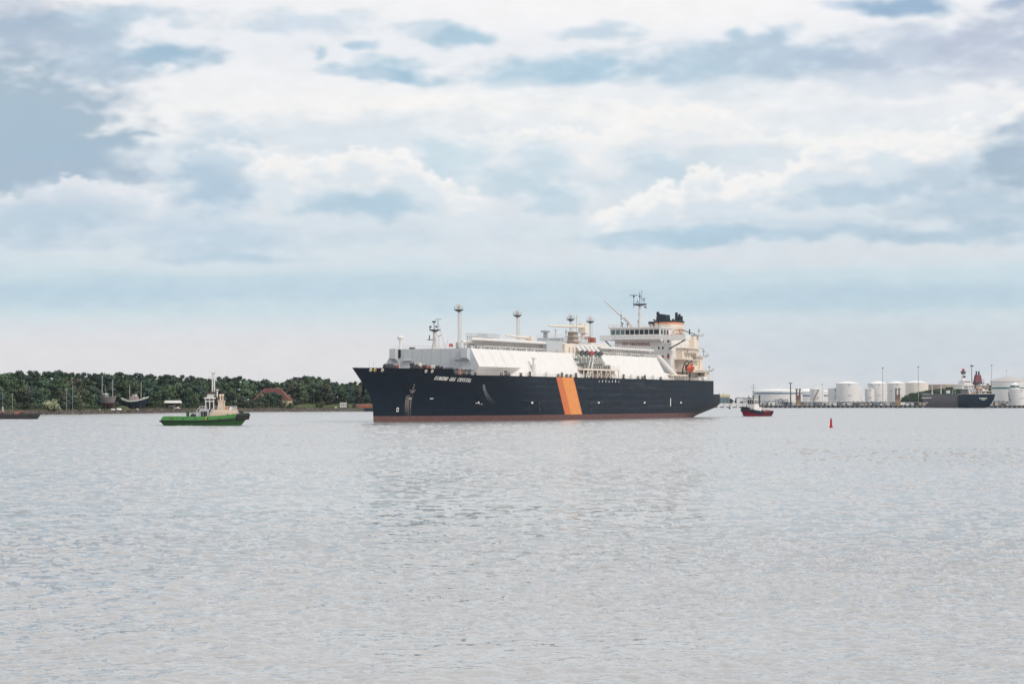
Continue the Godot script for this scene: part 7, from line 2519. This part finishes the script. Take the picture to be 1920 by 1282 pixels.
func make_paints() -> void:
	noise_tex("grime", 0.012, 0.93, 1.0)
	noise_tex("blotch", 0.02, 0.75, 1.0, 5)
	noise_tex("fleck", 0.05, 0.45, 1.0, 4)
	paint("navy", 0.011, 0.019, 0.033, 0.5, "blotch", Vector3(0.09, 0.035, 0.02))
	paint("boot", 0.165, 0.092, 0.09, 0.6, "blotch", Vector3(0.08, 0.2, 0.03))
	paint("white", 0.79, 0.77, 0.75, 0.5, "grime", Vector3(0.12, 0.03, 0.06))
	paint("offwhite", 0.68, 0.66, 0.635, 0.55)
	paint("cream", 0.80, 0.71, 0.61, 0.55, "grime", Vector3(0.2, 0.05, 0.2))
	paint("cream_dark", 0.44, 0.34, 0.27, 0.6)
	paint("mast", 0.60, 0.58, 0.56, 0.5)
	paint("house_grey", 0.46, 0.49, 0.52, 0.5)
	paint("deck", 0.12, 0.08, 0.07, 0.7)
	paint("orange_dark", 0.62, 0.155, 0.035, 0.45, "grime", Vector3(0.2, 0.05, 0.05))
	paint("orange", 0.78, 0.285, 0.065, 0.45, "grime", Vector3(0.2, 0.05, 0.05))
	paint("orange_pale", 0.75, 0.33, 0.18, 0.5)
	paint("orange_brown", 0.55, 0.22, 0.10, 0.5)
	paint("rust", 0.20, 0.05, 0.03, 0.7)
	paint("letter", 0.80, 0.79, 0.77, 0.5)
	paint("anchor_grey", 0.14, 0.13, 0.13, 0.6)
	paint("black", 0.012, 0.013, 0.016, 0.5)
	paint("fairlead", 0.72, 0.66, 0.55, 0.5)
	paint("fairlead_yellow", 0.62, 0.42, 0.14, 0.5)
	paint("seam", 0.03, 0.045, 0.07, 0.5)
	paint("winch", 0.055, 0.055, 0.062, 0.55)
	paint("winch_light", 0.38, 0.38, 0.38, 0.55)
	paint("winch_brown", 0.09, 0.05, 0.045, 0.6)
	paint("gear_red", 0.34, 0.13, 0.10, 0.6)
	paint("signal_red", 0.45, 0.03, 0.035, 0.5)
	paint("dark_red", 0.25, 0.02, 0.03, 0.5)
	paint("green_grey", 0.32, 0.36, 0.33, 0.6)
	paint("dull_brown", 0.16, 0.13, 0.11, 0.8)
	paint("glass", 0.012, 0.016, 0.022, 0.12)
	paint("glass_teal", 0.10, 0.15, 0.16, 0.12)
	paint("soot", 0.012, 0.02, 0.03, 0.6)
	var s := paint("stain", 1, 1, 1, 0.7)
	s.vertex_color_use_as_albedo = true
	s.transparency = BaseMaterial3D.TRANSPARENCY_ALPHA
	var g := paint("ground", 1, 1, 1, 0.95)
	g.vertex_color_use_as_albedo = true
	var l := paint("leaf", 1, 1, 1, 0.75)
	l.vertex_color_use_as_albedo = true
	l.backlight_enabled = true
	l.backlight = Color(0.35, 0.42, 0.2)
	paint("bark", 0.10, 0.075, 0.055, 0.9)
	paint("stone", 0.15, 0.095, 0.085, 0.9, "fleck", Vector3(0.6, 0.6, 0.6))
	paint("stone_pale", 0.26, 0.235, 0.21, 0.9, "fleck", Vector3(0.5, 0.5, 0.5))
	paint("grass_pale", 0.13, 0.15, 0.05, 0.95, "fleck", Vector3(0.4, 0.4, 0.4))
	paint("cream_wall", 0.60, 0.46, 0.32, 0.85)
	paint("roof_red", 0.26, 0.085, 0.075, 0.85, "fleck", Vector3(0.3, 0.3, 0.3))
	paint("roof_pale", 0.36, 0.18, 0.16, 0.85)
	paint("rust_pale", 0.30, 0.11, 0.085, 0.85)
	paint("container_red", 0.42, 0.10, 0.06, 0.7)
	paint("navy_plain", 0.016, 0.026, 0.05, 0.5)
	paint("tug_green", 0.10, 0.31, 0.09, 0.45, "blotch", Vector3(0.3, 0.3, 0.2))
	paint("tug_green_low", 0.06, 0.165, 0.06, 0.5, "blotch", Vector3(0.3, 0.5, 0.2))  # same green darkened: dirt, and weaker light on the flared lower hull
	paint("tug_cream", 0.70, 0.56, 0.44, 0.5, "grime", Vector3(0.6, 0.2, 0.6))
	paint("tug_grey", 0.46, 0.46, 0.46, 0.5)
	paint("tug_brown", 0.05, 0.03, 0.025, 0.6)
	paint("tug_deck", 0.10, 0.06, 0.05, 0.8)
	paint("tug_red", 0.20, 0.014, 0.032, 0.5, "blotch", Vector3(0.3, 0.3, 0.2))
	paint("tug_pink", 0.50, 0.10, 0.10, 0.6, "blotch", Vector3(0.4, 0.4, 0.4))
	paint("rubber", 0.012, 0.012, 0.014, 0.8)
	paint("mark_yellow", 0.45, 0.33, 0.10, 0.6)
	paint("buoy_red", 0.42, 0.008, 0.018, 0.45)
	paint("buoy_dark", 0.12, 0.012, 0.015, 0.3)
	paint("barge", 0.035, 0.034, 0.036, 0.6, "blotch", Vector3(0.3, 0.3, 0.3))
	paint("barge_deck", 0.11, 0.075, 0.06, 0.85)
	paint("boat_red", 0.10, 0.025, 0.035, 0.7)
	paint("boat_grey", 0.30, 0.28, 0.29, 0.8, "blotch", Vector3(0.4, 0.4, 0.4))
	paint("boat_blue", 0.014, 0.022, 0.034, 0.6)
	paint("boat_white", 0.56, 0.57, 0.52, 0.6)
	paint("boat_pink", 0.36, 0.29, 0.28, 0.7)
	paint("spar", 0.52, 0.51, 0.52, 0.6)
	paint("lifeboat", 0.55, 0.085, 0.03, 0.45)
	paint("lifeboat_pale", 0.60, 0.22, 0.13, 0.5)
	paint("tanker_hull", 0.012, 0.026, 0.046, 0.5, "blotch", Vector3(0.06, 0.06, 0.03))
	paint("tanker_deck", 0.12, 0.15, 0.13, 0.8)
	paint("tanker_grey", 0.36, 0.37, 0.38, 0.7)
	paint("tanker_brown", 0.26, 0.19, 0.15, 0.7)
	paint("tanker_green", 0.02, 0.05, 0.045, 0.6)
	paint("maroon", 0.16, 0.022, 0.04, 0.55)
	paint("radome", 0.40, 0.09, 0.08, 0.5)
	paint("quay", 0.30, 0.30, 0.31, 0.9, "fleck", Vector3(0.2, 0.2, 0.2))
	paint("tank_white", 0.88, 0.87, 0.86, 0.5)
	paint("tank_wall", 0.80, 0.785, 0.775, 0.6, "grime", Vector3(0.1, 0.03, 0.1))
	paint("tank_warm_lit", 0.80, 0.73, 0.66, 0.6)  # white shell tinted cream: warm light put into the colour
	paint("tank_grey", 0.50, 0.47, 0.455, 0.7)
	paint("tank_seam", 0.42, 0.42, 0.43, 0.6)
	paint("band_blue", 0.10, 0.19, 0.27, 0.5)
	paint("band_green", 0.02, 0.14, 0.13, 0.5)
	paint("stair_brown", 0.30, 0.22, 0.20, 0.6)
	paint("rust_tower", 0.23, 0.135, 0.10, 0.7, "blotch", Vector3(0.3, 0.3, 0.3))
	paint("tower_yellow", 0.25, 0.165, 0.095, 0.7)
	paint("blue_grey", 0.16, 0.20, 0.235, 0.7)
	paint("yellow_pale", 0.55, 0.50, 0.28, 0.7)
	paint("wall_grey", 0.56, 0.595, 0.62, 0.5, "grime", Vector3(0.1, 0.2, 0.1))
	paint("seam_white", 0.62, 0.60, 0.58, 0.6)
	paint("tanker_side", 0.135, 0.118, 0.128, 0.5, "blotch", Vector3(0.06, 0.06, 0.03))
	for k in ["navy", "navy_plain", "boot", "boat_blue", "tug_green_low", "tug_green", "tug_red", "buoy_red", "tanker_hull"]:
		mats[k].metallic_specular = 0.26
	paint("wake", 0.30, 0.30, 0.30, 0.1).metallic_specular = 0.6

func _ready() -> void:
	rng.seed = 77
	set_stage()
	make_paints()
	build_water()
	build_shore()
	build_trees()
	build_left_buildings()
	build_terminal()
	build_carrier()
	build_lifeboat()
	build_tanker()
	build_green_tug()
	build_red_tug()
	build_barge()
	build_beached_boats()
	build_buoy()
	build_wakes()
	for kind in stock:
		for t in stock[kind]:
			t.free()
